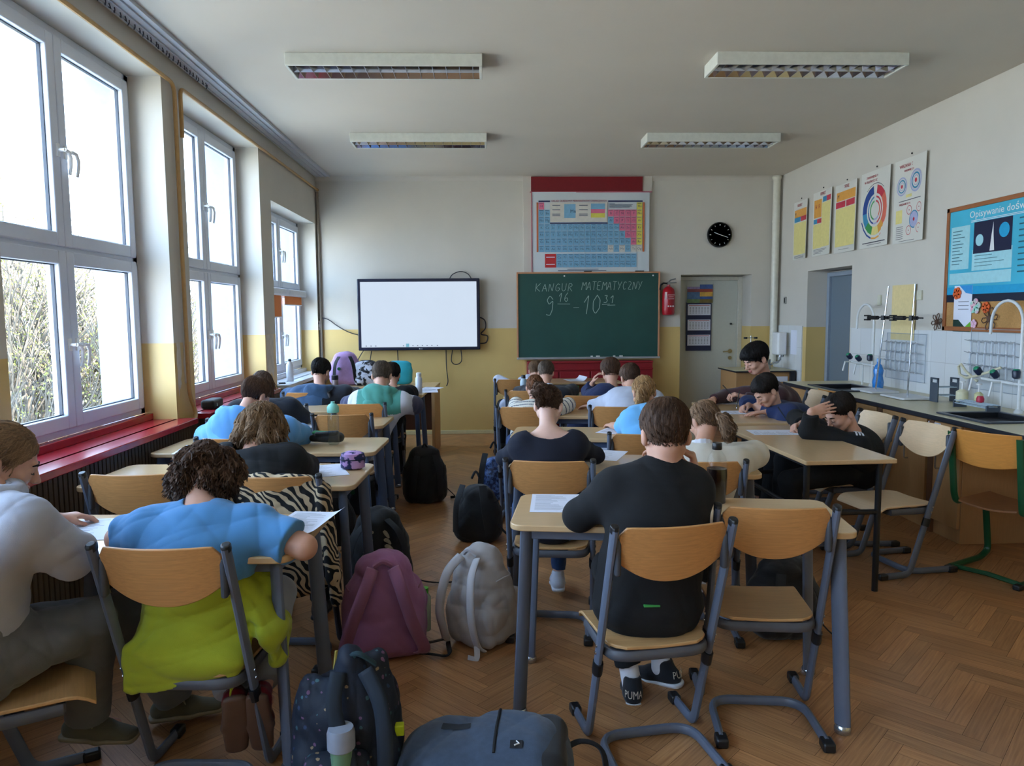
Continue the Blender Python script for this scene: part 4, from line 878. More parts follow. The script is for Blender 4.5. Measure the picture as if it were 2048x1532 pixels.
tube_rack(3.52, 5.16, 0, .05, 'low clear tray rack with a red stopper', .36)
# drying racks: clear boards with wire pegs
def drying(y, z, w, h, lab, seedn):
    s = thing('drying_rack', lab, 'rack', (XR - .014, y, z)); mb = MB(); mb.b2((-w / 2, 0, .01), (w / 2, h, .014), 0, LM); mb.build('clear_board', glassmat('clear_acrylic', (.97, .98, .99), .06), s)
    mb = MB(); rr = random.Random(seedn)
    mb.tube([tuple(LM @ Vector(p)) for p in ((-w / 2, 0, .016), (-w / 2, h, .016), (w / 2, h, .016), (w / 2, 0, .016))], .003, 5, closed=True); mb.build('wire_frame', mat('thin_grey_wire', '#9aa5b3', .4), s)
    for j in range(4):
        mb = MB(); zz = h * (.18 + .2 * j); xs = [-w / 2 + .03 + i * .05 for i in range(int(w / .05))]
        for x in xs: mb.tube([tuple(LM @ Vector((x, zz, .014))), tuple(LM @ Vector((x, zz + .02, .09)))], .0028, 5)
        mb.tube([tuple(LM @ Vector((xs[0], zz, .016))), tuple(LM @ Vector((xs[-1], zz, .016)))], .003, 5); mb.build('peg_row', mat('white_pegs', '#b9bec4', .4), s)
    mb = MB()
    for j in range(3):
        for i in range(int(w / .08)):
            x = -w / 2 + .05 + i * .08 + rr.uniform(-.01, .01); zz = h * (.18 + .2 * j)
            M_ = LM @ Matrix.Translation((x, zz + .11, .05)) @ Matrix.Rotation(math.pi / 2, 4, 'X'); mb.lathe([(.004, 0), (.009, .01), (.009, .11)], (0, 0, 0), 8, 0, M_)
    mb.build('hanging_tubes', mat('test_tube_glass', '#c3cad2', .15, alpha=.45), s)
drying(6.55, .93, .62, .42, 'clear peg drying rack with test tubes behind the two stands', 1)
drying(5.35, .95, .60, .46, 'clear peg drying rack with test tubes left of the near tap', 2)
tag(MB().tube([(3.70, 5.42, 1.02), (3.66, 5.5, 1.09), (3.66, 5.56, 1.14), (3.68, 5.62, 1.12), (3.68, 5.6, 1.06), (3.66, 5.5, 1.04), (3.66, 5.40, 1.06), (3.68, 5.28, 1.1), (3.72, 5.2, 1.14)], .010, 8).build('rubber_hose', mat('cream_rubber', '#cbc5a8', .5)), 'coiled cream rubber hose hanging at the drying rack', 'hose')
# ------------------------------------------------------------------ desks
def make_desk(name, lab, w, d, T, origin, rz, mleg, kind='splay', group=None):
    t = thing(name, lab, 'desk', origin, rz, group)
    MB().prism(rrect(w, d, .055 if kind == 'splay' else .012, 6), T - .024, T).build('tabletop', [M_desk], t, bevel=.004)
    if kind == 'splay':
        for sx in (-1, 1):
            for sy in (-1, 1):
                x0, y0 = sx * (w / 2 - .065), sy * (d / 2 - .05); x1, y1 = sx * (w / 2 - .035), sy * (d / 2 - .02)
                lg = MB().tube([(x0, y0, T - .026), (x1, y1, .03)], .031, 16, flat=.0165, up=(sy, -sx, 0)).build('leg', mleg, t)
                MB().lathe([(.026, 0), (.03, .006), (.03, .022), (.024, .032)], (x1, y1, 0), 16).build('foot_glide', M_chrome, lg)
        mb = MB(); mb.b2((-w / 2 + .08, -d / 2 + .045, T - .066), (w / 2 - .08, -d / 2 + .075, T - .026)); mb.b2((-w / 2 + .08, d / 2 - .075, T - .066), (w / 2 - .08, d / 2 - .045, T - .026))
        for sx in (-1, 1): mb.b2((sx * (w / 2 - .065) - .015, -d / 2 + .06, T - .066), (sx * (w / 2 - .065) + .015, d / 2 - .06, T - .026))
        mb.build('under_frame', mleg, t, bevel=.004)
    elif kind == 'side':
        for sx in (-1, 1):
            for sy in (-1, 1): MB().tube([(sx * (w / 2 - .09), sy * (d / 2 - .05), T - .026), (sx * (w / 2 - .09), sy * (d / 2 - .05), 0)], .017, 12).build('leg', mleg, t)
        mb = MB()
        for sx in (-1, 1): mb.tube([(sx * (w / 2 - .09), -d / 2 + .05, .45), (sx * (w / 2 - .09), d / 2 - .05, .45)], .015, 8)
        mb.tube([(-w / 2 + .09, d / 2 - .05, .45), (w / 2 - .09, d / 2 - .05, .45)], .013, 8); mb.b2((-w / 2 + .09, d / 2 - .06, T - .05), (w / 2 - .09, d / 2 - .04, T - .026)); mb.b2((-w / 2 + .09, -d / 2 + .04, T - .05), (w / 2 - .09, -d / 2 + .06, T - .026)); mb.build('under_frame', mleg, t)
    return t
def dplace(fl, w, d, rz):
    """centre from the near left corner"""
    c, s = math.cos(rz), math.sin(rz); return (fl[0] + c * w / 2 - s * d / 2, fl[1] + s * w / 2 + c * d / 2, 0)
RZ = math.radians(-8.5); RZL = math.radians(-2.6)
DW, DD = 1.27, .49
for fl, lab, sf in (((.08, 2.725), 'light wood double desk nearest the camera in the right column, cola bottle on it', M_steel), ((.095, 3.69), 'light wood double desk second in the right column, under the navy top girl', M_steel), ((.145, 4.70), 'light wood double desk third in the right column, with a pencil and papers', M_steelb), ((.155, 5.74), 'light wood double desk fourth in the right column, shared by striped and grey sweaters', M_steelb), ((.16, 7.05), 'light wood double desk furthest in the right column before the red cabinet', M_steelb)):
    make_desk('school_desk', lab, DW, DD, .76, dplace(fl, DW, DD, RZ), RZ, sf, group='double desks of the right column')
LW, LD = 1.32, .54
for fr, lab, sf in (((-.65, 2.395), 'light wood double desk nearest the camera in the left column', M_steel), ((-.62, 3.405), 'light wood double desk second in the left column, round patterned pencil case on it', M_steel), ((-.65, 4.25), 'light wood double desk third in the left column, mint capped bottle on it', M_steelb), ((-.745, 5.285), 'light wood double desk fourth in the left column, girl with a black sleeve at it', M_steelb), ((-.79, 6.09), 'light wood double desk fifth in the left column, where the boy in teal sits', M_steelb), ((-.63, 7.27), 'light wood double desk furthest in the left column beside the wooden panel', M_steelb)):
    c, s_ = math.cos(RZL), math.sin(RZL); fl = (fr[0] - c * LW, fr[1] - s_ * LW)
    make_desk('school_desk', lab, LW, LD, .76, dplace(fl, LW, LD, RZL), RZL, sf, group='double desks of the left column')
make_desk('school_desk', 'light wood desk with thin black legs set sideways in front of the boy in black', 1.24, .51, .76, (1.93, 4.45, 0), math.radians(90 + 2), M_blackst, 'side')
make_desk('school_desk', 'light wood desk set sideways in front of the boys in navy and maroon', 1.30, .52, .76, (2.04, 5.84, 0), math.radians(90 - 4), M_steelb, 'splay')
t = thing('teacher_desk', 'wood panelled desk end standing behind the furthest left desk near the screen wall', 'desk', (-1.10, 8.47, 0), RZL)
MB().prism(rrect(1.10, 0.56, .01), .736, .76).build('tabletop', M_desk, t, bevel=.003); MB().b2((.51, -.28, 0), (.545, .27, .736)).build('side_panel', M_wood, t, bevel=.002); MB().b2((-.545, -.27, 0), (-.51, .27, .736)).build('side_panel', M_wood, t, bevel=.002); MB().b2((-.51, .24, .2), (.51, .26, .736)).build('front_panel', mat('dark_wood_panel', '#5c3a26', .5), t)
t = thing('teacher_desk', 'long light desk against the red cabinet under the chalkboard', 'desk', (.93, 8.78, 0))
MB().prism(rrect(1.3, .55, .01), .736, .76).build('tabletop', M_desk, t, bevel=.003)
for x in (-.6, .6): MB().b2((x - .012, -.25, 0), (x + .012, .25, .736)).build('side_panel', M_wood, t, bevel=.002)
MB().b2((-.588, .2, .3), (.588, .22, .736)).build('front_panel', M_wood, t)
# ------------------------------------------------------------------ chairs
CH = {}
def make_chair(name, lab, mw, mf, key, fabric=None):
    t = thing(name, lab, 'chair', (0, 0, 0))
    LN = -.275; HT = .865
    # seat: waterfall front, rounded plan
    W = .385
    def seat(u, v):
        y = -.185 + .39 * v; wv = W * (0.94 + .06 * v)
        e = max(0, (.07 - (v * .39)) / .07); ex = 1 - .30 * (e ** 2.2) if v * .39 < .07 else 1
        ef = max(0, (v - .9) / .1); ex *= 1 - .05 * ef ** 2
        x = (u - .5) * wv * ex
        z = .425 - .035 * max(0, (v - .82) / .18) ** 2 - .008 * math.cos((u - .5) * math.pi) * (1 - abs(v - .4))
        return (x, y, z)
    MB().grid(seat, 14, 16, thick=(0, 0, -.012)).build('seat', mw, t, bevel=.003)
    tr = MB(); pl = [(-.178, .12), (-.185, -.10), (-.165, -.16), (-.12, -.178), (.12, -.178), (.165, -.16), (.185, -.10), (.178, .12)]
    tr.tube(arc_pts([(a, b, .387) for a, b in pl], .03), .013, 8, flat=.02, up=(0, 0, 1)); tr.b2((-.17, .10, .37), (.17, .125, .40)); tr.b2((-.17, -.03, .392), (.17, .02, .404)); tr.build('seat_tray', mat('grey_seat_tray', '#53555c', .5), t, bevel=.002)
    yat = lambda z: LN * z / HT
    def back(u, v):
        x = (u - .5) * .372; a = abs(u - .5) * 2
        top = .868 - (.03 * max(0, (a - .86) / .14) ** 2); bot = .668 + .075 * a ** 2.2 
        z = bot + (top - bot) * v
        return (x, yat(z) - .004 - .035 * (1 - a * a) + .0, z)
    MB().grid(back, 18, 8, thick=(0, .010, .002)).build('backrest', CH.get('mb_' + key, M_plyb), t, bevel=.003)
    for s in (-1, 1):
        x = s * .205
        MB().tube(arc_pts([(x, LN - .002, HT), (x, 0, .018), (x, .19, .016)], .045), .0205, 10, flat=.0135, up=(1, 0, 0)).build('frame_tube', mf, t)
        MB().tube([(x, yat(HT - .014), HT - .014), (x, yat(HT + .004), HT + .004), (x, yat(HT + .011), HT + .011)], [.0215, .0215, .015], 10, flat=.0145, up=(1, 0, 0)).build('tube_cap', M_cap, t, bevel=.003)
        MB().tube([(x, yat(.30), .30), (x, yat(.345), .345)], .025, 10, flat=.018, up=(1, 0, 0)).build('height_collar', M_cap, t)
        MB().box((x * .91, yat(.765) - .008, .765), (.022, .03, .13)).build('back_clip', mat('dark_grey_clip', '#41454d', .45), t, bevel=.009)
        MB().b2((x - .02, .15, .0), (x + .02, .205, .036)).build('tube_cap', M_cap, t, bevel=.008)
        MB().b2((s * .185 - .022, -.345, .0), (s * .185 + .022, -.285, .036)).build('tube_cap', M_cap, t, bevel=.008)
        bt = MB()
        for z in (.385, .415): bt.lathe([(.006, 0), (.006, .004)], (0, 0, 0), 8, 0, Matrix.Translation((x + s * .0125, yat(z), z)) @ Matrix.Rotation(s * math.pi / 2, 4, 'Y'))
        bt.build('bolt', M_chrome, t)
    MB().tube(arc_pts([(-.185, -.31, .02), (-.176, -.03, .022), (.176, -.03, .022), (.185, -.31, .02)], .09, 8), .0145, 10, flat=.019, up=(0, 0, 1)).build('floor_bar', mf, t)
    return t
GC = 'beech school chairs with grey frames'
ch0 = make_chair('school_chair', 'empty beech school chair at the nearest right desk, right of the boy in black', M_ply, M_steel, 'a')
ch0.location = (1.055, 2.795, 0); ch0.rotation_euler = (0, 0, math.radians(-7))
CH['mb_p'] = M_plyp
ch1 = make_chair('school_chair', 'pale beech empty chair turned towards the side desk, nearest of the two', M_plyp, M_steel, 'p')
ch1.location = (2.42, 4.32, 0); ch1.rotation_euler = (0, 0, math.radians(101)); ch1['group'] = 'pale beech chairs of the right side desks'
ch0['group'] = GC
def chair(x, y, rz, lab, sc=1.0, proto=ch0, g=GC): return dup(proto, (x, y, 0), math.radians(rz), lab, g, (1, 1, sc))
chair(.565, 2.60, 9, 'beech school chair under the boy in the black sweater nearest the camera')
chair(-.965, 2.47, -4, 'beech school chair under the student with the lime sweater tied at the waist')
chair(-1.46, 2.26, -62, 'beech school chair at the left picture edge under the student in the light grey hoodie')
chair(-1.55, 3.52, -3, 'empty beech school chair at the second left desk near the window', 1.0)
chair(-.91, 3.43, -3, 'beech school chair draped with the zebra striped jacket')
chair(-.99, 5.40, -2, 'empty beech school chair behind the mint capped bottle')
chair(-1.42, 4.45, -2, 'beech school chair under the boy in the light blue hoodie', 1.0)
chair(-1.64, 5.22, -2, 'beech school chair by the window under the girl with a black sleeve', 1.0)
chair(-.98, 6.02, -2, 'beech school chair under the boy in the teal hoodie')
chair(-1.58, 6.00, -2, 'empty beech school chair pushed to the fifth left desk')
chair(-1.60, 6.92, -2, 'beech school chair under the boy in the denim hooded jacket')
chair(-.98, 6.98, -2, 'beech school chair under the student in black hidden behind the teal hoodie')
chair(.33, 3.68, -8, 'beech school chair under the girl in the navy top with a hair bun')
chair(1.03, 3.62, -8, 'beech school chair under the girl in the white blouse')
chair(.98, 4.62, -8, 'beech school chair under the girl in the light blue T-shirt', .96)
chair(.32, 5.70, -8, 'beech school chair under the child in the striped shirt')
chair(1.01, 5.66, -8, 'beech school chair under the boy in the pale grey sweatshirt', 1.0)
chair(.87, 6.42, -8, 'beech school chair under the boy in the blue navy sweater resting his head')
chair(.42, 6.86, -8, 'beech school chair under the boy with a white collar under his dark jacket')
chair(2.37, 4.86, 93, 'pale beech chair under the boy in black at the side desk', 1.0, ch1, 'pale beech chairs of the right side desks')
chair(2.48, 5.66, 92, 'pale beech chair under the boy in the navy sweater', 1.0, ch1, 'pale beech chairs of the right side desks')
chair(2.62, 6.28, 92, 'pale beech chair under the boy in the maroon shirt', 1.0, ch1, 'pale beech chairs of the right side desks')
chair(.30, 8.05, 0, 'beech school chair under the boy with grey brown hair nearest the red cabinet')
# green cantilever chair
def green_chair(name, lab, loc, rz, mf, cat='chair'):
    t = thing(name, lab, cat, loc, rz)
    MB().grid(lambda u, v: ((u - .5) * .36 * (1 - .12 * (abs(v - .0) < .01)), -.19 + .38 * v, .44 - .02 * math.cos((u - .5) * 3)), 10, 8, thick=(0, 0, -.012)).build('seat', mat('worn_seat_ply', '#8d5f3c', .4, var=.1), t, bevel=.003)
    MB().grid(lambda u, v: ((u - .5) * .38, -.20 - .05 * v - .04 * (1 - (2 * u - 1) ** 2), .66 + .21 * v + .03 * (2 * u - 1) ** 2 * (1 - v)), 14, 6, thick=(0, .011, 0)).build('backrest', mat('orange_ply', '#c8873e', .4, var=.1, scale=6, stretch=(1, 25, 25)), t, bevel=.004)
    for s in (-1, 1):
        MB().tube(arc_pts([(s * .185, -.25, .85), (s * .185, -.19, .47), (s * .18, -.17, .42), (s * .175, .14, .40), (s * .185, .22, .06), (s * .19, .15, .022), (s * .19, -.18, .022)], .05), .015, 10, flat=.02, up=(1, 0, 0)).build('frame_tube', mf, t)
        MB().b2((s * .19 - .02, -.22, 0), (s * .19 + .02, -.15, .032)).build('tube_cap', M_cap, t, bevel=.008)
    MB().tube([(-.19, -.16, .022), (0, -.13, .022), (.19, -.16, .022)], .014, 8).build('floor_bar', mf, t)
    return t
green_chair('green_framed_chair', 'green framed chair with orange plywood back at the right edge under the worktop', (3.03, 4.15, 0), math.radians(-62), mat('green_enamel', '#124a2a', .35))
green_chair('blue_framed_chair', 'dark blue framed chair pushed under the worktop behind the boy in black', (3.25, 6.35, 0), math.radians(-80), mat('blue_enamel', '#1b3a86', .35))
# ------------------------------------------------------------------ implicit surfaces for bodies, clothes, hair and bags
f32 = np.float32
def A3(p): return np.array([float(a) for a in p])
def nrm(v): v = A3(v); return v / (np.linalg.norm(v) + 1e-9)
class Fld:
    def __init__(s): s.p = []
    def _a(s, lo, hi, fn, k, op='a'): s.p.append((A3(lo), A3(hi), fn, k, op)); return s
    def rc(s, a, b, ra, rb=None, k=.02, op='a'):
        a, b = A3(a), A3(b); rb = ra if rb is None else rb; ba = b - a; L2 = max(float(ba @ ba), 1e-9); m = max(ra, rb)
        def fn(X, Y, Z):
            t = ((X - a[0]) * ba[0] + (Y - a[1]) * ba[1] + (Z - a[2]) * ba[2]) / L2
            t = np.clip(t, 0, 1)
            return np.sqrt((X - a[0] - t * ba[0]) ** 2 + (Y - a[1] - t * ba[1]) ** 2 + (Z - a[2] - t * ba[2]) ** 2) - (ra + (rb - ra) * t)
        return s._a(np.minimum(a, b) - m, np.maximum(a, b) + m, fn, k, op)
    def chain(s, pts, rs, k=.01, op='a'):
        for i in range(len(pts) - 1): s.rc(pts[i], pts[i + 1], rs[i], rs[i + 1], k, op)
        return s
    def el(s, c, r, R=None, k=.02, op='a'):
        c = A3(c); r = A3(r); R = np.eye(3) if R is None else np.array(R); m = float(max(r))
        ext = np.sqrt(((R * r) ** 2).sum(axis=1))
        def fn(X, Y, Z):
            x, y, z = X - c[0], Y - c[1], Z - c[2]; k0 = 0; k1 = 0
            for i in range(3):
                q = (x * R[0, i] + y * R[1, i] + z * R[2, i]) / r[i]; k0 = k0 + q * q; k1 = k1 + (q / r[i]) ** 2
            k0 = np.sqrt(k0) + 1e-6; k1 = np.sqrt(k1) + 1e-6
            return k0 * (k0 - 1) / k1
        return s._a(c - ext, c + ext, fn, k, op)
    def es(s, a, b, u, A, B, k=.03, op='a', cap=1.0):
        """elliptical section limb from a to b: half widths A=(wide, deep) at a, B at b; wide along u"""
        a, b, u = A3(a), A3(b), A3(u); ba = b - a; L = float(np.linalg.norm(ba)); d = ba / L
        u = nrm(u - d * (u @ d)); w = np.cross(d, u); m = max(A[0], B[0], A[1], B[1])
        def fn(X, Y, Z):
            x, y, z = X - a[0], Y - a[1], Z - a[2]
            h = x * d[0] + y * d[1] + z * d[2]; t = np.clip(h / L, 0, 1); vd = h - t * L
            pu = x * u[0] + y * u[1] + z * u[2]; pw = x * w[0] + y * w[1] + z * w[2]
            ra = A[0] + (B[0] - A[0]) * t; rb = A[1] + (B[1] - A[1]) * t; rm = np.minimum(ra, rb)
            q = np.sqrt((pu / ra) ** 2 + (pw / rb) ** 2 + (vd / (rm * cap)) ** 2) + 1e-6
            g = np.sqrt((pu / ra ** 2) ** 2 + (pw / rb ** 2) ** 2 + (vd / (rm * cap) ** 2) ** 2) + 1e-6
            return q * (q - 1) / g
        return s._a(np.minimum(a, b) - m, np.maximum(a, b) + m, fn, k, op)
    def bx(s, c, h, R=None, r=.01, k=.01, op='a'):
        c = A3(c); h = A3(h); R = np.eye(3) if R is None else np.array(R); ext = (np.abs(R) * h).sum(axis=1)
        def fn(X, Y, Z):
            x, y, z = X - c[0], Y - c[1], Z - c[2]; o = 0; mx = -9
            for i in range(3):
                q = np.abs(x * R[0, i] + y * R[1, i] + z * R[2, i]) - h[i] + r; o = o + np.maximum(q, 0) ** 2; mx = np.maximum(mx, q)
            return np.sqrt(o) + np.minimum(mx, 0) - r
        return s._a(c - ext, c + ext, fn, k, op)
    def half(s, p, n, lo, hi, k=.005):
        """cut away everything on the +n side of point p inside the box lo..hi"""
        p, n = A3(p), nrm(n)
        return s._a(lo, hi, lambda X, Y, Z: -((X - p[0]) * n[0] + (Y - p[1]) * n[1] + (Z - p[2]) * n[2]), k, 'c')
    def eval(s, h, noise=None):
        adds = [p for p in s.p if p[4] == 'a']
        lo = np.min([p[0] for p in adds], axis=0) - 4 * h; hi = np.max([p[1] for p in adds], axis=0) + 4 * h
        n = np.ceil((hi - lo) / h).astype(int) + 1
        ax = [(lo[i] + h * np.arange(n[i])).astype(f32) for i in range(3)]
        F = np.full(tuple(n), 1.0, f32)
        for plo, phi, fn, k, op in s.p:
            mg = k + 4 * h
            i0 = np.clip(np.floor((plo - mg - lo) / h).astype(int), 0, n); i1 = np.clip(np.ceil((phi + mg - lo) / h).astype(int) + 1, 0, n)
            if (i1 - i0).min() <= 1: continue
            X = ax[0][i0[0]:i1[0], None, None]; Y = ax[1][None, i0[1]:i1[1], None]; Z = ax[2][None, None, i0[2]:i1[2]]
            sl = (slice(i0[0], i1[0]), slice(i0[1], i1[1]), slice(i0[2], i1[2]))
            d = np.asarray(fn(X, Y, Z), f32); cur = F[sl]; kk = max(k, 1e-4)
            if op == 'c':
                d = -d; q = np.maximum(kk - np.abs(cur - d), 0) / kk; F[sl] = np.maximum(cur, d) + q * q * kk * .25
            else:
                q = np.maximum(kk - np.abs(cur - d), 0) / kk; F[sl] = np.minimum(cur, d) - q * q * kk * .25
        if noise is not None:
            m = np.nonzero(np.abs(F) < .035)
            F[m] += noise(ax[0][m[0]], ax[1][m[1]], ax[2][m[2]]).astype(f32)
        s.F, s.lo, s.h, s.n = F, lo, h, n
        return s
    def sample(s, P):
        q = (P - s.lo) / s.h; q = np.clip(q, 0, s.n - 1.001); i = q.astype(int); f = q - i; out = 0
        for a in (0, 1):
            for b in (0, 1):
                for c in (0, 1):
                    w = (f[:, 0] if a else 1 - f[:, 0]) * (f[:, 1] if b else 1 - f[:, 1]) * (f[:, 2] if c else 1 - f[:, 2])
                    out = out + w * s.F[i[:, 0] + a, i[:, 1] + b, i[:, 2] + c]
        return out
    def grad(s, P):
        e = s.h; g = np.stack([s.sample(P + np.eye(3)[i] * e) - s.sample(P - np.eye(3)[i] * e) for i in range(3)], 1)
        return g / (np.linalg.norm(g, axis=1, keepdims=True) + 1e-9)
    def surf(s):
        F = s.F; S = F < 0; n = np.array(F.shape); cs = np.zeros(n - 1, np.int8)
        for a in (0, 1):
            for b in (0, 1):
                for c in (0, 1): cs += S[a:n[0] - 1 + a, b:n[1] - 1 + b, c:n[2] - 1 + c]
        act = (cs > 0) & (cs < 8); I = np.argwhere(act); ids = np.full(tuple(n - 1), -1, np.int32); ids[act] = np.arange(len(I))
        acc = np.zeros((len(I), 3)); cnt = np.zeros(len(I)); i, j, k = I.T
        for axs in range(3):
            for a in (0, 1):
                for b in (0, 1):
                    o = [0, 0, 0]; oth = [q for q in range(3) if q != axs]; o[oth[0]] = a; o[oth[1]] = b; o2 = list(o); o2[axs] = 1
                    f0 = F[i + o[0], j + o[1], k + o[2]]; f1 = F[i + o2[0], j + o2[1], k + o2[2]]; c = (f0 < 0) != (f1 < 0)
                    t = np.where(c, f0 / np.where(c, f0 - f1, 1), 0); p = np.tile(np.array(o, float), (len(I), 1)); p[:, axs] = t
                    acc += p * c[:, None]; cnt += c
        V = (I + acc / cnt[:, None]) * s.h + s.lo
        Q = []
        for axs in range(3):
            o = [q for q in range(3) if q != axs]; sl0 = [slice(None)] * 3; sl1 = [slice(None)] * 3
            sl0[axs] = slice(0, n[axs] - 1); sl1[axs] = slice(1, n[axs])
            for q in o: sl0[q] = slice(1, n[q] - 1); sl1[q] = slice(1, n[q] - 1)
            a = S[tuple(sl0)]; b = S[tuple(sl1)]; ch = np.argwhere(a != b); st = a[a != b]
            off = [0, 0, 0]
            for q in o: off[q] = 1
            base = ch + np.array(off)
            def idx(da, db):
                p = base.copy(); p[:, o[0]] -= da; p[:, o[1]] -= db; return ids[p[:, 0], p[:, 1], p[:, 2]]
            q4 = np.stack([idx(1, 1), idx(0, 1), idx(0, 0), idx(1, 0)], 1)
            flip = st if axs != 1 else ~st
            q4[~flip] = q4[~flip][:, ::-1]; Q.append(q4)
        Q = np.concatenate(Q); C = V[Q[::37]]; nn = np.cross(C[:, 1] - C[:, 0], C[:, 2] - C[:, 1]); g = s.grad(C.mean(axis=1))
        if (nn * g).sum() < 0: Q = Q[:, ::-1].copy()
        s.V, s.Q = V, Q
        return s.V, s.Q
def np_mesh(name, V, Q, mats, midx=None, org=(0, 0, 0), parent=None, tone=None, smooth=True, keep_local=False):
    me = bpy.data.meshes.new(name); V = np.asarray(V, np.float64) - (0 if keep_local else A3(org))
    Q = np.asarray(Q, np.int32); nf, w = Q.shape
    me.vertices.add(len(V)); me.vertices.foreach_set('co', V.astype(f32).ravel())
    me.loops.add(nf * w); me.loops.foreach_set('vertex_index', Q.ravel()); me.polygons.add(nf)
    me.polygons.foreach_set('loop_start', np.arange(0, nf * w, w, dtype=np.int32))
    for m in (mats if isinstance(mats, (list, tuple)) else [mats]): me.materials.append(m)
    if midx is not None: me.polygons.foreach_set('material_index', np.asarray(midx, np.int32))
    me.update(calc_edges=True)
    if smooth: me.shade_smooth()
    if tone is not None:
        ca = me.color_attributes.new('tone', 'FLOAT_COLOR', 'POINT'); ca.data.foreach_set('color', np.concatenate([tone, np.ones((len(V), 1))], 1).astype(f32).ravel())
    return link(name, me, parent)
def fmesh(fl, h, name, mats, org, parent, noise=None, mfn=None):
    fl.eval(h, noise); V, Q = fl.surf(); mi = None
    if mfn is not None: mi = mfn(V[Q].mean(axis=1))
    return np_mesh(name, V, Q, mats, mi, org, parent)
def folds(seed, amp=.003, freq=1.0):
    r = np.random.RandomState(seed); K = [(nrm(r.normal(size=3)) * r.uniform(12, 34) * freq, r.uniform(0, 6.3)) for _ in range(6)]; W_ = [(nrm(r.normal(size=3)) * r.uniform(5, 11) * freq, r.uniform(0, 6.3)) for _ in range(3)]
    def fn(x, y, z):
        w = [np.sin(k[0] * x + k[1] * y + k[2] * z + p) for k, p in W_]; o = 0
        for i, (k, p) in enumerate(K):
            q = np.sin(k[0] * x + k[1] * y + k[2] * z + p + 2.4 * w[i % 3]); o = o + np.sqrt(np.abs(q) + .02) * .9 - .6
        return -o * amp * 1.5 * (.6 + .4 * w[0])
    return fn
# ------------------------------------------------------------------ people
SKINS = {}
def skin_mat(key, col):
    return mat('skin_' + key, col, .5, var=.05, scale=25, sss=.12, spec=.35)
def frame(fwd, up=(0, 0, 1)):
    f = nrm(fwd); r = nrm(np.cross(f, A3(up))); u = np.cross(r, f); return np.stack([r, f, u], 1)
def loc(H, R, s, p): return A3(H) + R @ (A3(p) * s)
def head_f(fl, H, R, s, Nk):
    L = lambda *p: loc(H, R, s, p)
    fl.el(L(0, -.014, .034), A3((.072, .091, .080)) * s, R, .02)
    fl.el(L(0, .030, -.018), A3((.060, .062, .078)) * s, R, .025)
    fl.el(L(0, .050, -.078), A3((.036, .034, .028)) * s, R, .03)
    fl.rc(L(-.026, .082, .018), L(.026, .082, .018), .010 * s, .010 * s, .014)
    for q in (-1, 1):
        fl.el(L(q * .031, .092, .002), A3((.016, .012, .011)) * s, R, .010, 'c')
        fl.el(L(q * .030, .080, .001), A3((.014, .0115, .010)) * s, R, .003)
        fl.el(L(q * .038, .066, -.026), A3((.024, .020, .020)) * s, R, .02)
        fl.el(L(q * .079, -.014, -.010), A3((.013, .019, .032)) * s, R, .006)
        fl.el(L(q * .091, -.006, -.006), A3((.008, .009, .019)) * s, R, .004, 'c')
        fl.rc(L(q * .050, -.0, -.055), L(q * .020, .060, -.088), .020 * s, .014 * s, .02)
        fl.el(L(q * .011, .100, -.034), A3((.008, .009, .007)) * s, R, .006)
    fl.chain([L(0, .088, .008), L(0, .100, -.014), L(0, .113, -.030)], [.007 * s, .008 * s, .0095 * s], .01)
    fl.el(L(0, .092, -.058), A3((.021, .010, .0055)) * s, R, .006)
    fl.el(L(0, .089, -.068), A3((.018, .010, .0065)) * s, R, .006)
    fl.rc(L(0, -.030, -.050), Nk, .047 * s, .052 * s, .03)
def hand_f(fl, W, d, n, side, s=1.0, curl=.5, spread=.0, thumb=.3, k=.0035):
    d = nrm(d); n = nrm(A3(n) - d * (A3(n) @ d)); t = np.cross(d, n) * side
    fl.es(W + d * .004, W + d * .075 * s, t, (.026 * s, .017 * s), (.037 * s, .0125 * s), .012)
    LN = [(.042, .025, .020), (.046, .029, .021), (.042, .027, .021), (.034, .021, .018)]
    for i in range(4):
        b = W + d * (.080 - .004 * abs(i - 1)) * s + t * (.027 - .018 * i) * s; c = curl[i] if isinstance(curl, (list, tuple)) else curl
        th = c * .9; sp = (1.5 - i) * spread
        for j, l in enumerate(LN[i]):
            dd = nrm(d * math.cos(th) + n * math.sin(th) + t * sp); e = b + dd * l * s
            fl.rc(b, e, (.0088 - .0008 * j) * s, (.0082 - .0008 * j) * s, k); b = e; th += c * 1.1
    b = W + d * .028 * s + t * .024 * s; dd = nrm(d * .75 + t * .65 * (1 - thumb * .6) + n * (.25 + .6 * thumb)); e = b + dd * .042 * s
    fl.rc(b, e, .0135 * s, .0105 * s, .012); d3 = nrm(d * 1.0 + n * (.3 + .5 * thumb) - t * .1 * thumb); fl.rc(e, e + d3 * .03 * s, .0100 * s, .0080 * s, k)
def ik(a, c, l1, l2, pole):
    a, c = A3(a), A3(c); d = c - a; D = np.linalg.norm(d); D2 = min(D, (l1 + l2) * .999); u = d / D
    x = (l1 * l1 - l2 * l2 + D2 * D2) / (2 * D2); y = math.sqrt(max(l1 * l1 - x * x, 0)); p = A3(pole); p = nrm(p - u * (p @ u)); return a + u * x + p * y
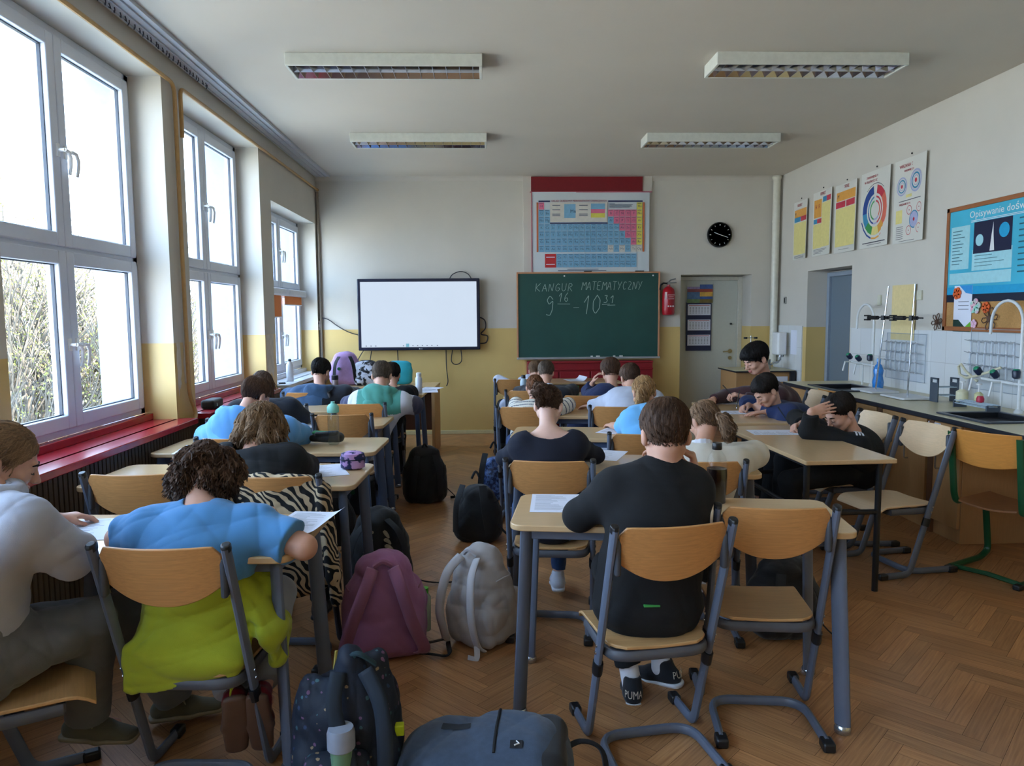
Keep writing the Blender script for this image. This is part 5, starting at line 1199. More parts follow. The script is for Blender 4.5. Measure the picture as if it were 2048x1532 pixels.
def torso_f(fl, J, inf=0.0, k=.05, belly=0.0, hips=True):
    u = J['lat']; P, N, s = J['P'], J['N'], J['s']; up = nrm(N - P); fw = np.cross(up, u) * -1
    fw = nrm(np.cross(u, up)) * -1 if False else nrm(np.cross(up, u))
    bk = -fw if (fw @ J['fwd']) > 0 else fw
    c1 = P + up * .0 + bk * .0; c2 = P + (N - P) * .32 + bk * .03; c3 = P + (N - P) * .62 + bk * J.get('hunch', .035); c4 = P + (N - P) * .88 + bk * .02
    i = inf; w = J.get('w', 1.0)
    if hips: fl.es(c1 - up * .02, c2, u, (.150 * s * w + i, .105 * s * w + i), (.122 * s * w + i + belly, .092 * s * w + i + belly), k)
    else: fl.es(c1 + up * .05, c2, u, (.135 * s * w + i, .1 * s * w + i), (.122 * s * w + i + belly, .092 * s * w + i + belly), k)
    fl.es(c2, c3, u, (.122 * s * w + i + belly, .092 * s * w + i + belly), (.140 * s * w + i, .098 * s * w + i), k)
    fl.es(c3, c4, u, (.140 * s * w + i, .098 * s * w + i), (.118 * s * w + i, .070 * s * w + i * .8), k)
    for q, S in ((-1, J['SL']), (1, J['SR'])):
        fl.rc(N - up * .03, S, .040 * s + i * .6, .050 * s * w + i * .8, k)
        fl.rc(c3 + (S - c4) * .5, S, .06 * s * w + i, .050 * s * w + i, k)
def arms_f(fl, J, inf=0.0, k=.03, to=1.0, only=None, cuff=0.0, flare=0.0):
    s = J['s']; w = J.get('aw', 1.0)
    for q in 'LR':
        if only and q not in only: continue
        S, E, W = J['S' + q], J['E' + q], J['W' + q]
        r0, r1, r2, r3 = .048 * s * w, .038 * s * w, .037 * s * w, .024 * s
        if to <= .5:
            e = S + (E - S) * to * 2; fl.rc(S, e, r0 + inf, (r0 + (r1 - r0) * to * 2) + inf + flare, k)
        else:
            m = S + (E - S) * .5; fl.rc(S, m, r0 + inf, (r0 + r1) / 2 + inf, k); fl.rc(m, E, (r0 + r1) / 2 + inf, r1 + inf, .02)
            t = (to - .5) * 2; e = E + (W - E) * t; fl.rc(E, e, r2 + inf, r2 + (r3 - r2) * t + inf * (1 - .3 * t) + cuff, .02)
def legs_f(fl, J, inf=0.0, k=.04, to=1.0, hem=0.0):
    s = J['s']; u = J['lat']
    for q in 'LR':
        H_, K, An = J['H' + q], J['K' + q], J['A' + q]
        fl.rc(H_, K, .078 * s + inf, .054 * s + inf, k)
        c = K + (An - K) * .35; e = K + (An - K) * to
        fl.rc(K, c, .054 * s + inf, .050 * s + inf, .02); fl.rc(c, e, .050 * s + inf, .050 * s + (.034 * s - .050 * s) * (to - .35) / .65 + inf + hem, .02)
def shoe(parent, org, A, toe, s, style, h=.005):
    """shoe around ankle A pointing along toe (with its sole normal from the foot plane)"""
    d = nrm(toe); up = nrm(A3((0, 0, 1)) - d * d[2]); r = np.cross(d, up); R = np.stack([r, d, up], 1); B = A - up * .07 * s
    L = lambda *p: loc(B, R, s, p); fl = Fld()
    fl.es(L(0, -.055, .032), L(0, .05, .03), r, (.036 * s, .034 * s), (.042 * s, .034 * s), .02); fl.es(L(0, .05, .03), L(0, .15, .018), r, (.042 * s, .034 * s), (.036 * s, .020 * s), .02)
    fl.rc(L(0, -.028, .05), L(0, -.018, .085), .040 * s, .038 * s, .02)
    fl.el(L(0, -.012, .115), A3((.030, .034, .03)) * s, R, .004, 'c'); m = .3
    fl.half(L(0, 0, -.002), -up, L(0, 0, 0) - m, L(0, 0, 0) + m)
    sh = fmesh(fl, h, 'shoe', style['upper'], org, parent)
    sf = Fld(); sf.es(L(0, -.076, .008), L(0, .05, .008), r, (.039 * s, .020 * s), (.046 * s, .020 * s), .02); sf.es(L(0, .05, .008), L(0, .155, .008), r, (.046 * s, .02 * s), (.038 * s, .018 * s), .02)
    sf.half(L(0, 0, .016), up, L(0, 0, 0) - m, L(0, 0, 0) + m); sf.half(L(0, 0, -.006), -up, L(0, 0, 0) - m, L(0, 0, 0) + m)
    so = fmesh(sf, h, 'sole', style['sole'], A3((0, 0, 0)), None)
    so.parent = sh; so.location = tuple(-A3(org)); KIDS.setdefault(sh.name, []).append(so)
    if 'lace' in style:
        mb = MB()
        for i in range(4): y = .03 + .022 * i; z = .066 - .009 * i; mb.tube([L(-.022, y, z - .006), L(0, y + .006, z + .002), L(.022, y, z - .006)], .003, 5)
        mb.tube([L(0, .03, .07), L(.03, .02, .09), L(.045, .04, .06), L(.01, .03, .068), L(-.03, .03, .09), L(-.045, .045, .06)], .0022, 5)
        lo_ = mb.build('laces', style['lace'], None); lo_.parent = sh; lo_.location = tuple(-A3(org)); KIDS.setdefault(sh.name, []).append(lo_)
    if 'text' in style:
        mb = MB(); M_ = Matrix(np.block([[np.stack([r, up * 1.0, -d], 1), L(0, -.0925 + .0, .03)[:, None]], [np.zeros((1, 3)), np.ones((1, 1))]]).tolist())
        # lettering bends around the heel
        text_mb(mb, style['text'], .034, Matrix.Identity(4), 0, .0004, 'CENTER')
        mb.v = [tuple(L(.0385 * math.sin((v[0]) / .04), -.056 - .0385 * math.cos(v[0] / .04) * (1 - .30 * (v[1] / .06)), .040 + v[1] * 1.3)) for v in mb.v]
        to = mb.build('heel_lettering', style['textm'], None, angle=180); to.parent = sh; to.location = tuple(-A3(org)); KIDS.setdefault(sh.name, []).append(to)
    return sh
HAIRM = {}
def hair_mat(key, c1, c2):
    if key in HAIRM: return HAIRM[key]
    m = mat('hair_' + key, c1, .58, var=.3, scale=8, attr='tone', spec=.25, col2=c2, contrast=.6); HAIRM[key] = m; return m
def hair_obj(fl, h, parent, org, m, crown, seed, n=700, ln=.10, wid=.0022, fall=(0, 0, -1), wave=0.0, amp=.0015, freq=260, R=None, H=None, lift=.0025, steps=7, reg=None):
    r = np.random.RandomState(seed); crown = A3(crown); fall = nrm(fall)
    def nz(x, y, z):
        P = np.stack([x, y, z], 1) - crown
        if R is not None: P = P @ R
        a = np.arctan2(P[:, 0], P[:, 1]) ; rad = np.linalg.norm(P, axis=1)
        w = np.sin(P[:, 2] * 60 + a * 3) * .8 + np.sin(P[:, 0] * 90 + P[:, 1] * 70) * .9
        return amp * (np.sin(a * freq / 6.283 + w * 1.2 + wave * 30 * np.sin(rad * 40)) + .6 * np.sin(a * freq / 2.7 + w * 2.1))
    fl.eval(h, nz); V, Q = fl.surf(); nv = len(V)
    base_t = np.full((nv, 3), .78) + (r.uniform(-.05, .05, (nv, 1)))
    # strands laid along the surface, away from the crown and down
    cand = V if reg is None else V[reg(V)]
    p = cand[r.randint(0, len(cand), n)] + r.uniform(-h / 2, h / 2, (n, 3)); pts = [p]; wv = r.uniform(0, 6.3, n)
    for i in range(steps):
        g = fl.grad(p); out = p - crown; dirn = out / (np.linalg.norm(out, axis=1, keepdims=True) + 1e-6) * .9 + fall * 1.0
        if wave: side = np.cross(g, dirn); dirn = dirn + side * (np.sin(wv + i * 1.5) * wave * 1.2)[:, None]
        dirn = dirn + r.normal(0, .06, (n, 3)); dirn -= g * (dirn * g).sum(1, keepdims=True); dirn /= np.linalg.norm(dirn, axis=1, keepdims=True) + 1e-9
        if i >= steps * .6: dirn = last * .75 + fall * .25; dirn /= np.linalg.norm(dirn, axis=1, keepdims=True)
        last = dirn; p = p + dirn * ln / steps; sm = fl.sample(p); sm = np.minimum(sm, .001) if i >= steps * .6 else sm; p = p - fl.grad(p) * sm[:, None]; pts.append(p)
    T = np.stack(pts); gT = [fl.grad(q) for q in pts]; vs = []; m3 = steps + 1
    lf = r.uniform(.3, 1, n)[:, None] * lift
    for i in range(m3):
        q = T[i]; tg = T[min(i + 1, steps)] - T[max(i - 1, 0)]; tg /= np.linalg.norm(tg, axis=1, keepdims=True) + 1e-9; sd = np.cross(gT[i], tg); wd = wid * (1 - (i / steps) ** 3 * .85) * (.5 + min(i, 2) * .25)
        up = lf * (.3 + .7 * math.sin(min(1, i / steps * 1.2) * math.pi / 2))
        vs += [q - sd * wd - gT[i] * .001, q + gT[i] * (up + .0005), q + sd * wd - gT[i] * .001]
    SV = np.stack(vs)  # (3*m3, n, 3)
    idx = np.arange(3 * m3 * n).reshape(3 * m3, n); F_ = []
    for i in range(steps):
        for a, b in ((0, 1), (1, 2)): F_.append(np.stack([idx[3 * i + a], idx[3 * i + b], idx[3 * i + 3 + b], idx[3 * i + 3 + a]], 1))
    SQ = np.concatenate(F_) + nv; st = r.uniform(.55, 1.55, n); tone = np.repeat(np.tile(st, 3 * m3)[:, None], 3, 1)
    return np_mesh('hair', np.concatenate([V, SV.reshape(-1, 3)]), np.concatenate([Q, SQ]), m, None, org, parent, np.concatenate([base_t, tone]))
def hair_style(J, style, parent, org, m, h, seed, n):
    H, R, s = J['H'], J['R'], J['hs']; L = lambda *p: loc(H, R, s, p); fl = Fld(); big = .4
    cr = L(0, -.035, .115)
    if style in ('short', 'fade', 'mop', 'fringe'):
        v = {'short': .010, 'fade': .004, 'mop': .018, 'fringe': .014}[style]
        fl.el(L(0, -.016, .030), (A3((.074, .092, .090)) + A3((.003, .007, .0))) * s, R, .02)
        fl.el(L(0, -.016, .058), (A3((.072, .092, .064)) + v) * s, R, .03)
        if style == 'mop': fl.el(L(0, .02, .085), A3((.066, .075, .05)) * s, R, .03)
        if style == 'fringe': fl.el(L(0, .045, .06), A3((.066, .060, .052)) * s, R, .03); fl.el(L(0, .082, .045), A3((.05, .022, .03)) * s, R, .02)
        lo, hi = A3(H) - big, A3(H) + big
        fl.half(L(0, .05, .040 if style != 'fringe' else .022), R @ A3((0, .62, -.78)), lo, hi, .01)
        fl.half(L(0, -.07, -.060), R @ A3((0, .1, -1)), lo, hi, .01)
        for q in (-1, 1): fl.el(L(q * .090, .012, -.035), A3((.03, .044, .054)) * s, R, .01, 'c')
        return hair_obj(fl, h, parent, org, m, cr, seed, int(n * 1.3), .062 * s if style in ('short', 'fade') else .085 * s, .0021, -R[:, 2] * .8 + (0, 0, -.2) + R[:, 1] * (.15 if style != 'short' else -.05), .3, .0012, 90, R, H, .004)
    if style == 'bob':
        fl.el(L(0, -.018, .030), A3((.100, .112, .100)) * s, R, .03)
        for a in range(-3, 4):
            t_ = a / 3; x = math.sin(t_ * 1.9) * .086; y = -.02 - math.cos(t_ * 1.9) * .072
            fl.rc(L(x, y, .02), L(x * 1.22, y * 1.1, -.085 - .012 * (a % 2)), .036 * s, .022 * s, .02)
        fl.half(L(0, .055, .02), R @ A3((0, .85, -.5)), A3(H) - big, A3(H) + big, .01)
        return hair_obj(fl, h, parent, org, m, cr, seed, n, .13 * s, .0024, (0, 0, -1), .9, .003, 120, R, H, .006, 10)
    if style == 'curly':
        rr = np.random.RandomState(seed)
        fl.el(L(0, -.02, .035), A3((.102, .110, .092)) * s, R, .03)
        for i in range(34):
            v = nrm(rr.normal(size=3)); v[1] = -abs(v[1]) * .9 + .1; v[2] = v[2] * .7 - .15; v = nrm(v); fl.el(L(v[0] * .103, v[1] * .103 - .012, v[2] * .10 + .012), A3([rr.uniform(.022, .036)] * 3) * s, R, .012)
        fl.half(L(0, .06, .02), R @ A3((0, .85, -.5)), A3(H) - big, A3(H) + big, .01)
        return hair_obj(fl, h, parent, org, m, cr, seed, n, .10 * s, .0024, R[:, 2] * -.7 + (0, 0, -.4), 1.6, .003, 90, R, H, .008, 10)
    if style in ('bun', 'pony', 'long'):
        fl.el(L(0, -.016, .036), A3((.079, .098, .087)) * s, R, .02); lo, hi = A3(H) - big, A3(H) + big
        fl.half(L(0, .062, .035), R @ A3((0, .8, -.6)), lo, hi, .01)
        if style != 'long':
            for q in (-1, 1): fl.el(L(q * .088, .015, -.035), A3((.03, .042, .050)) * s, R, .01, 'c')
            fl.half(L(0, -.07, -.055), R @ A3((0, .1, -1)), lo, hi, .01)
        if style == 'bun':
            for p, r_ in (((-.05, -.10, .085), .034), ((-.078, -.085, .055), .022), ((-.015, -.125, .06), .036), ((.02, -.12, .03), .028), ((-.03, -.13, .02), .028), ((-.06, -.11, .03), .02)): fl.el(L(*p), A3((r_, r_ * .9, r_)) * s, R, .008)
            fl.rc(L(-.02, -.12, .0), L(-.035, -.10, -.05), .016 * s, .008 * s, .01); fl.rc(L(-.045, -.10, .06), L(-.075, -.09, .03), .012 * s, .005 * s, .01)
            return hair_obj(fl, h, parent, org, m, L(0, .06, .1), seed, n, .09 * s, .0022, -R[:, 1] * 1.0 + (0, 0, -.2), .5, .002, 150, R, H, .004)
        if style == 'pony':
            tl = J.get('tail', [(0, -.105, .0), (0, -.13, -.03), (0, -.125, -.08), (.0, -.11, -.13), (0, -.10, -.165)]); wdt = J.get('tailw', [.020, .034, .036, .030, .012])
            fl.chain([L(*p) for p in tl], [a * s for a in wdt], .012)
            o = hair_obj(fl, h, parent, org, m, L(0, .07, .09), seed, n, .12 * s, .0022, -R[:, 1] * .5 + (0, 0, -.9), .5, .002, 150, R, H, .004)
            mb = MB(); c = A3(tl[0]); pts = [L(c[0] + .023 * math.cos(a), c[1] - .008, c[2] + .004 + .023 * math.sin(a)) for a in np.linspace(0, 2 * math.pi, 13)[:-1]]
            b_ = mb.tube([tuple(p) for p in pts], .006, 6, closed=True).build('hair_tie', mat('beige_hair_tie', '#b59a83', .7), None); b_.parent = parent; b_.location = tuple(-A3(org)); KIDS.setdefault(parent.name, []).append(b_)
            return o
        if style == 'long':
            for a in range(-3, 4):
                t_ = a / 3; x = math.sin(t_ * 1.7) * .072; y = -.02 - math.cos(t_ * 1.7) * .066
                fl.rc(L(x, y, .02), L(x, y, .0) + A3((0, -.01, -.22)), .030 * s, .022 * s, .02)
            return hair_obj(fl, h, parent, org, m, cr, seed, n, .2 * s, .0024, (0, 0, -1), .1, .002, 120, R, H, .003, 9)
def face_bits(J, body, org, hairkey, eyes=True):
    H, R, s = J['H'], J['R'], J['hs']; L = lambda *p: loc(H, R, s, p)
    mb = MB()
    for q in (-1, 1): mb.tube([tuple(L(q * .014, .0935, .018)), tuple(L(q * .03, .0925, .023)), tuple(L(q * .047, .081, .018))], [.003, .0036, .002], 6)
    o = mb.build('eyebrows', HAIRM[hairkey], None); o.parent = body; o.location = tuple(-A3(org)); KIDS.setdefault(body.name, []).append(o)
    mb = MB()
    for q in (-1, 1): mb.tube([tuple(L(q * .018, .0915, -.006)), tuple(L(q * .030, .0940, -.0085)), tuple(L(q * .043, .0865, -.006))], .0017, 5)
    o = mb.build('eyelashes', mat('dark_lashes', '#1d1512', .6), None); o.parent = body; o.location = tuple(-A3(org)); KIDS.setdefault(body.name, []).append(o)
def person(label, head, hdir, N, SL, SR, EL, ER, WL, WR, P, fwd=(0, 1, 0), s=.93, hs=None, hands=None, skin=('fair', '#c99a84'), hair=('short', 'brown'), h=.006, hh=None, clothes=(), knees=None, ankles=None, toes=None, shoes=None, hup=(0, 0, 1), seed=1, n=600, w=1.0, aw=1.0, hunch=.035, tail=None, tailw=None, face=False, build_legs=True, group=None, belly=0.0):
    fwd = nrm(fwd); lat = nrm(np.cross(fwd, (0, 0, 1))); org = A3((P[0], P[1], 0)); hs = s if hs is None else hs
    SL, SR = A3(SL) - (0, 0, .012), A3(SR) - (0, 0, .012)
    J = dict(H=A3(head), R=frame(hdir, hup), hs=hs, N=A3(N), SL=A3(SL), SR=A3(SR), EL=A3(EL), ER=A3(ER), WL=A3(WL), WR=A3(WR), P=A3(P), lat=lat, fwd=fwd, s=s, w=w, aw=aw, hunch=hunch)
    if tail: J['tail'] = tail
    if tailw: J['tailw'] = tailw
    J['HL'] = J['P'] - lat * .075 * s - (0, 0, .0); J['HR'] = J['P'] + lat * .075 * s
    kd = knees or (None, None); ad = ankles or (None, None)
    for q, sg, i in (('L', -1, 0), ('R', 1, 1)):
        J['K' + q] = A3(kd[i]) if kd[i] is not None else J['P'] + fwd * .39 * s + lat * sg * .12 * s + A3((0, 0, .0))
        J['A' + q] = A3(ad[i]) if ad[i] is not None else A3((J['K' + q][0], J['K' + q][1], .085)) + fwd * .02
    t = thing('person', label, 'person', tuple(org), 0, group)
    sk = skin_mat(*skin); b = Fld()
    head_f(b, J['H'], J['R'], hs, J['N']); torso_f(b, J, -.004, .05); arms_f(b, J, 0, .03, 1.0); legs_f(b, J, -.004)
    hands = hands or {}
    for q, sd in (('L', -1), ('R', 1)):
        hd = hands.get(q, {}); E, W = J['E' + q], J['W' + q]; d = hd.get('d', W - E)
        hand_f(b, W, d, hd.get('n', (0, 0, -1)), sd, s * 1.0, hd.get('curl', .35), hd.get('spread', .04), hd.get('thumb', .3))
    for q in 'LR': b.rc(J['A' + q] + (0, 0, -.02), J['A' + q] + fwd * .08 - (0, 0, .045), .03 * s, .022 * s, .02)
    lipm = mat('lips_' + skin[0], '#b0685f', .45, var=.03)
    LP = loc(J['H'], J['R'], hs, (0, .099, -.0625))
    def mf(C):
        q = (C - LP) @ J['R']; return ((np.abs(q[:, 0]) < .022 * hs) & (np.abs(q[:, 2]) < .0095 * hs) & (q[:, 1] > -.012)).astype(int)
    body = fmesh(b, h, 'body', [sk, lipm], org, t, None, mf)
    hk = hair[1]
    cols = {'brown': ('#3a2a21', '#6a503f'), 'dark': ('#15110f', '#2c2420'), 'black': ('#0d0b0b', '#1f1a18'), 'lightbrown': ('#5d4734', '#9a7d5f'), 'blond': ('#7d5f40', '#c09a6c'), 'greybrown': ('#41372f', '#7d6d5f'), 'auburn': ('#55351f', '#96684a'), 'ash': ('#4e3a2c', '#8a6c50')}[hk]
    hm = hair_mat(hk, *cols)
    hair_style(J, hair[0], t, org, hm, hh or h * .8, seed, n)
    if face: face_bits(J, t, org, hk)
    for c in clothes: c(J, t, org, h, seed)
    if shoes:
        for i, q in enumerate('LR'):
            if shoes.get('skip') == q: continue
            td = (toes[i] if toes else fwd); shoe(t, org, J['A' + q], td, s, shoes)
    J['obj'] = t
    return J
# clothing makers ----------------------------------------------------
def top(name, mats, inf=.016, to=1.0, amp=.0032, neck=.066, hem=None, mfn=None, belly=0.0, cuff=.004, flare=.0, k=.05, neckc=None, hips=True, extra=None, freq=1.0, hemz=None):
    def f(J, t, org, h, seed):
        fl = Fld(); torso_f(fl, J, inf, k, belly, hips); arms_f(fl, J, inf, .035, to, cuff=cuff, flare=flare); s = J['s']
        up = nrm(J['N'] - J['P']); u = J['lat']; mid = (J['SL'] + J['SR']) / 2; fl.rc(J['SL'], J['SR'], .034 * s + inf, .034 * s + inf, .07)
        sw = float(np.linalg.norm(J['SR'] - J['SL'])) / 2; lowp = J['P'] + (J['N'] - J['P']) * .30; fl.es(mid - up * .03, lowp, u, (sw * .92 + inf * .5, .070 * s + inf), (.125 * s + inf, .085 * s + inf), .07)
        if hemz is not None: fl.half((0, 0, hemz), (0, 0, -1), J['P'] - .4, A3((J['P'][0] + .4, J['P'][1] + .4, hemz + .03)))
        if to >= .9:
            for q in 'LR':
                W, E = J['W' + q], J['E' + q]; d = nrm(W - E); fl.half(W - d * .012, d, W - .065, W + .065)
        elif to <= .5:
            for q in 'LR':
                S, E = J['S' + q], J['E' + q]; d = nrm(E - S); e = S + (E - S) * to * 2; fl.half(e + d * .01, d, e - .11, e + .11)
        if extra: extra(fl, J)
        c = J['N'] + up * .045 if neckc is None else J['N'] + neckc(J)
        fl.el(c, A3((neck, neck, neck)) * s, None, .006, 'c')
        fmesh(fl, h, name, mats, org, t, folds(seed, amp, freq), (lambda C: mfn(J, C)) if mfn else None)
    return f
def trousers(name, m, inf=.012, to=.97, amp=.002, hem=.006):
    def f(J, t, org, h, seed):
        fl = Fld(); s = J['s']; P = J['P']; u = J['lat']
        fl.es(P - (0, 0, .01), P + nrm(J['N'] - P) * .09, u, (.158 * s + inf, .112 * s + inf), (.14 * s + inf, .1 * s + inf), .05); legs_f(fl, J, inf, .045, to, hem)
        for q in 'LR':
            d = nrm(J['A' + q] - J['K' + q]); e = J['K' + q] + (J['A' + q] - J['K' + q]) * to; fl.half(e + d * .005, d, e - .12, e + .12)
        fmesh(fl, max(h, .006), name, m, org, t, folds(seed + 3, amp))
    return f
def hood(m, drop=.055, size=1.0, back=.07):
    def f(J, t, org, h, seed):
        fl = Fld(); s = J['s'] * size; up = nrm(J['N'] - J['P']); fw = J['fwd']; u = J['lat']; N = J['N'] + up * .012
        bk = -nrm(fw - up * (fw @ up)); R = np.stack([u, -bk, up], 1)
        n_ = 12; ring = [N + u * math.cos(a) * .082 * s + (-bk) * math.sin(a) * .07 * s + up * (.012 * s * -math.sin(a)) for a in np.linspace(0, 2 * math.pi, n_ + 1)]
        for i in range(n_): fl.rc(ring[i], ring[i + 1], .024 * s, .024 * s, .02)
        fl.el(N + bk * back * s - up * drop * .6 * s, A3((.095, .040, .075)) * s, R, .03); fl.el(N + bk * (back + .012) * s - up * drop * 1.5 * s, A3((.06, .03, .05)) * s, R, .03)
        fl.el(N + bk * (back - .025) * s + up * .015 * s, A3((.06, .022, .04)) * s, R, .02, 'c')
        fl.el(N + up * .05, A3((.056, .056, .09)) * s, R, .008, 'c')
        fmesh(fl, h, 'hood', m, org, t, folds(seed + 9, .0035, 1.3))
    return f
def collar(m):
    def f(J, t, org, h, seed):
        fl = Fld(); s = J['s']; up = nrm(J['N'] - J['P']); u = J['lat']; fw = nrm(np.cross(u, up)); fw = fw if fw @ J['fwd'] > 0 else -fw; N = J['N'] + up * .012
        pts = [N + u * math.cos(a) * .058 * s + fw * math.sin(a) * .060 * s + up * (.016 * s * (1 - .8 * math.sin(a))) for a in np.linspace(-math.pi * 1.5 + .3, math.pi / 2 - .3, 14)]
        for a, b in zip(pts, pts[1:]): fl.es(a, b, up, (.022 * s, .0065 * s), (.022 * s, .0065 * s), .006)
        fmesh(fl, min(h, .005), 'shirt_collar', m, org, t)
    return f
def child_np(t, org, mb, name, m, **k):
    o = mb.build(name, m, None, **k); o.parent = t; o.location = tuple(-A3(org)); KIDS.setdefault(t.name, []).append(o); return o
# ------------------------------------------------------------------ the students
GP = 'students bent over their test papers'
def fab(key, col, rough=.9, **k): return mat(key, col, rough, bump=k.pop('bump', .25), bscale=k.pop('bscale', 500), var=k.pop('var', .05), scale=k.pop('scale', 12), sheen=k.pop('sheen', .15), **k)
M_blackk = fab('black_knit', '#06070a', sheen=.0); M_navyk = fab('navy_knit', '#0b1022', sheen=.0); M_navy2 = fab('navy_sweater', '#16264f', sheen=.08); M_teeb = fab('sky_blue_jersey', '#4a86ba'); M_lime = fab('lime_fleece', '#9aa31c', var=.08)
M_hoodb = fab('light_blue_fleece', '#5f9fdc'); M_greyh = fab('pale_grey_fleece', '#a9acb8', var=.04); M_jeans = fab('blue_denim', '#1f3f6e', var=.15, scale=40); M_greyp = fab('grey_cotton_trousers', '#66686b', var=.07); M_blkp = fab('black_jersey', '#07080c', sheen=.0)
M_whiteb = fab('white_cotton', '#cfd2dc'); M_cream = fab('off_white_cotton', '#cfcabd'); M_teal = fab('teal_fleece', '#4f9a8d'); M_purp = fab('slate_purple_knit', '#3b3d5a'); M_maroon = fab('maroon_jersey', '#3f2024'); M_den = fab('washed_denim_jacket', '#2c4a6a', var=.2, scale=20); M_dkj = fab('dark_navy_jacket', '#0f1522'); M_lblue = fab('pale_blue_jersey', '#6bb2e8'); M_wht2 = fab('light_grey_sweat', '#b9c0d2')
M_lgp = fab('light_grey_sweatpants', '#8d9096'); M_sock = fab('white_sock', '#d7d8e0'); M_zip = mat('grey_trousers_dark', '#2a2d3a', .8)
M_stripe = mat('stripe_navy', '#3b4256', .85)
SH_w = dict(upper=mat('white_sneaker', '#c9ccd6', .55), sole=mat('white_rubber', '#d8dae0', .5))
SH_b = dict(upper=fab('black_mesh_sneaker', '#14161c'), sole=mat('white_rubber', '#d8dae0', .5), text='PUMA', textm=mat('pale_lettering', '#efe6d6', .5))
SH_k = dict(upper=fab('dark_sneaker', '#15171d'), sole=mat('dark_rubber', '#24262c', .5))
SH_r = dict(upper=mat('crimson_satin_shoe', '#6e1220', .35, var=.25, scale=18), sole=mat('brown_rubber', '#5d4436', .6))
SH_o = dict(upper=fab('olive_sneaker', '#5d5a48'), sole=mat('sand_rubber', '#8b8068', .6), lace=mat('olive_lace', '#a39c82', .8))
Z = .79
def X_(x, y, Y, z): p = at(x, y, Y); return (p[0], Y, z)
PP = {}
# the boy in the black sweater nearest the camera
def waistband(J, t, org, h, seed):
    mb = MB(); c = J['P']; mb.b2((c[0] - .045, c[1] - .160, c[2] + .015), (c[0] + .01, c[1] - .12, c[2] + .021)); child_np(t, org, mb, 'green_tag', mat('bright_green_tag', '#3c9a4a', .6))
def socks(J, t, org, h, seed):
    fl = Fld(); s = J['s']
    for q in 'LR': fl.rc(J['A' + q] + (0, 0, .13) * 1 if False else J['A' + q] + nrm(J['K' + q] - J['A' + q]) * .13, J['A' + q] - (0, 0, .01), .040 * s, .041 * s, .01)
    fmesh(fl, .005, 'socks', M_sock, org, t)
PP['A'] = person('boy in a black sweater nearest the camera, cheek resting on his right fist', at(1330, 870, 2.62), (.02, .93, -.36), at(1326, 932, 2.60), at(1232, 978, 2.62), at(1378, 974, 2.60), X_(1158, 1048, 2.70, .80), X_(1374, 1030, 2.72, .82), (.50, 2.90, .80), at(1392, 948, 2.70), (.58, 2.60, .53), (.06, 1, 0), .98, 1.0,
    dict(R=dict(d=(-.22, -.06, 1), n=(-1, .3, 0), curl=[.95, 1.0, 1.05, 1.1], thumb=.6), L=dict(curl=.3)), hair=('short', 'brown'), h=.0048, hh=.0036, n=3600, seed=5,
    knees=((.50, 2.98, .50), (.71, 3.0, .50)), ankles=(at(1264, 1364, 2.88), at(1322, 1332, 2.98)), toes=((.12, .98, -.05), (-.72, .62, -.1)),
    clothes=(top('sweater', M_blackk, .022, 1.0, .003, .062, belly=.01, extra=lambda fl, J: fl.es(J['P'] + (0, -.01, -.03), J['P'] + (0, .0, .12), J['lat'], (.195, .135), (.165, .12), .05)), trousers('trousers', M_blkp, to=.84), socks, waistband), shoes=SH_b, w=1.06, group=GP)
# student with the lime sweater round the waist
PP['B'] = person('student in a blue T-shirt with curly dark hair and lime sweater round the waist', at(416, 962, 2.66), (.06, .62, -.78), at(402, 1022, 2.52), at(300, 1060, 2.50), at(508, 1054, 2.50), X_(238, 1088, 2.54, .79), at(608, 1094, 2.44), (-1.10, 2.78, .80), (-.82, 2.78, .80), (-.965, 2.50, .53), (0, 1, 0), .98, .96,
    dict(L=dict(curl=.3), R=dict(curl=.5)), hair=('curly', 'brown'), h=.0048, hh=.004, n=3200, seed=11, hunch=.06, w=1.08, aw=1.1,
    knees=((-1.10, 2.76, .50), (-.80, 2.76, .50)), ankles=(at(470, 1402, 2.42), at(522, 1398, 2.44)), toes=((-.12, .35, -.93), (-.05, .35, -.93)),
    clothes=(top('t_shirt', M_teeb, .018, .36, .004, .056, belly=.0, flare=.014, hemz=.69), trousers('trousers', M_lgp)), shoes=SH_r, group=GP)
fl = Fld(); c0 = A3((-.965, 2.43, 0)); U = (1, 0, 0)
fl.es(c0 + (0, .04, .70), c0 + (0, .02, .60), U, (.15, .11), (.175, .115), .03); fl.es(c0 + (0, .02, .60), c0 + (-.01, -.06, .46), U, (.175, .115), (.19, .09), .04); fl.es(c0 + (-.02, -.105, .46), c0 + (-.04, -.12, .34), U, (.19, .045), (.165, .022), .03)
fl.es(c0 + (.15, .03, .64), c0 + (.245, .01, .50), (0, 1, 0), (.05, .04), (.10, .035), .03); fl.es(c0 + (.245, .01, .50), c0 + (.26, -.0, .41), (0, 1, 0), (.10, .03), (.06, .02), .03); fl.rc(c0 + (.13, .08, .70), c0 + (.22, .06, .64), .03, .035, .02)
fl.half(c0 + (0, 0, .715), (0, 0, 1), c0 + (-.4, -.4, .5), c0 + (.5, .4, 1)); fl.half(c0 + (-.20, 0, .345), (.22, 0, -1), c0 + (-.4, -.4, 0), c0 + (.1, .4, .5))
fmesh(fl, .0055, 'tied_sweater', M_lime, (-.965, 2.50, 0), PP['B']['obj'], folds(4, .0055, .9))
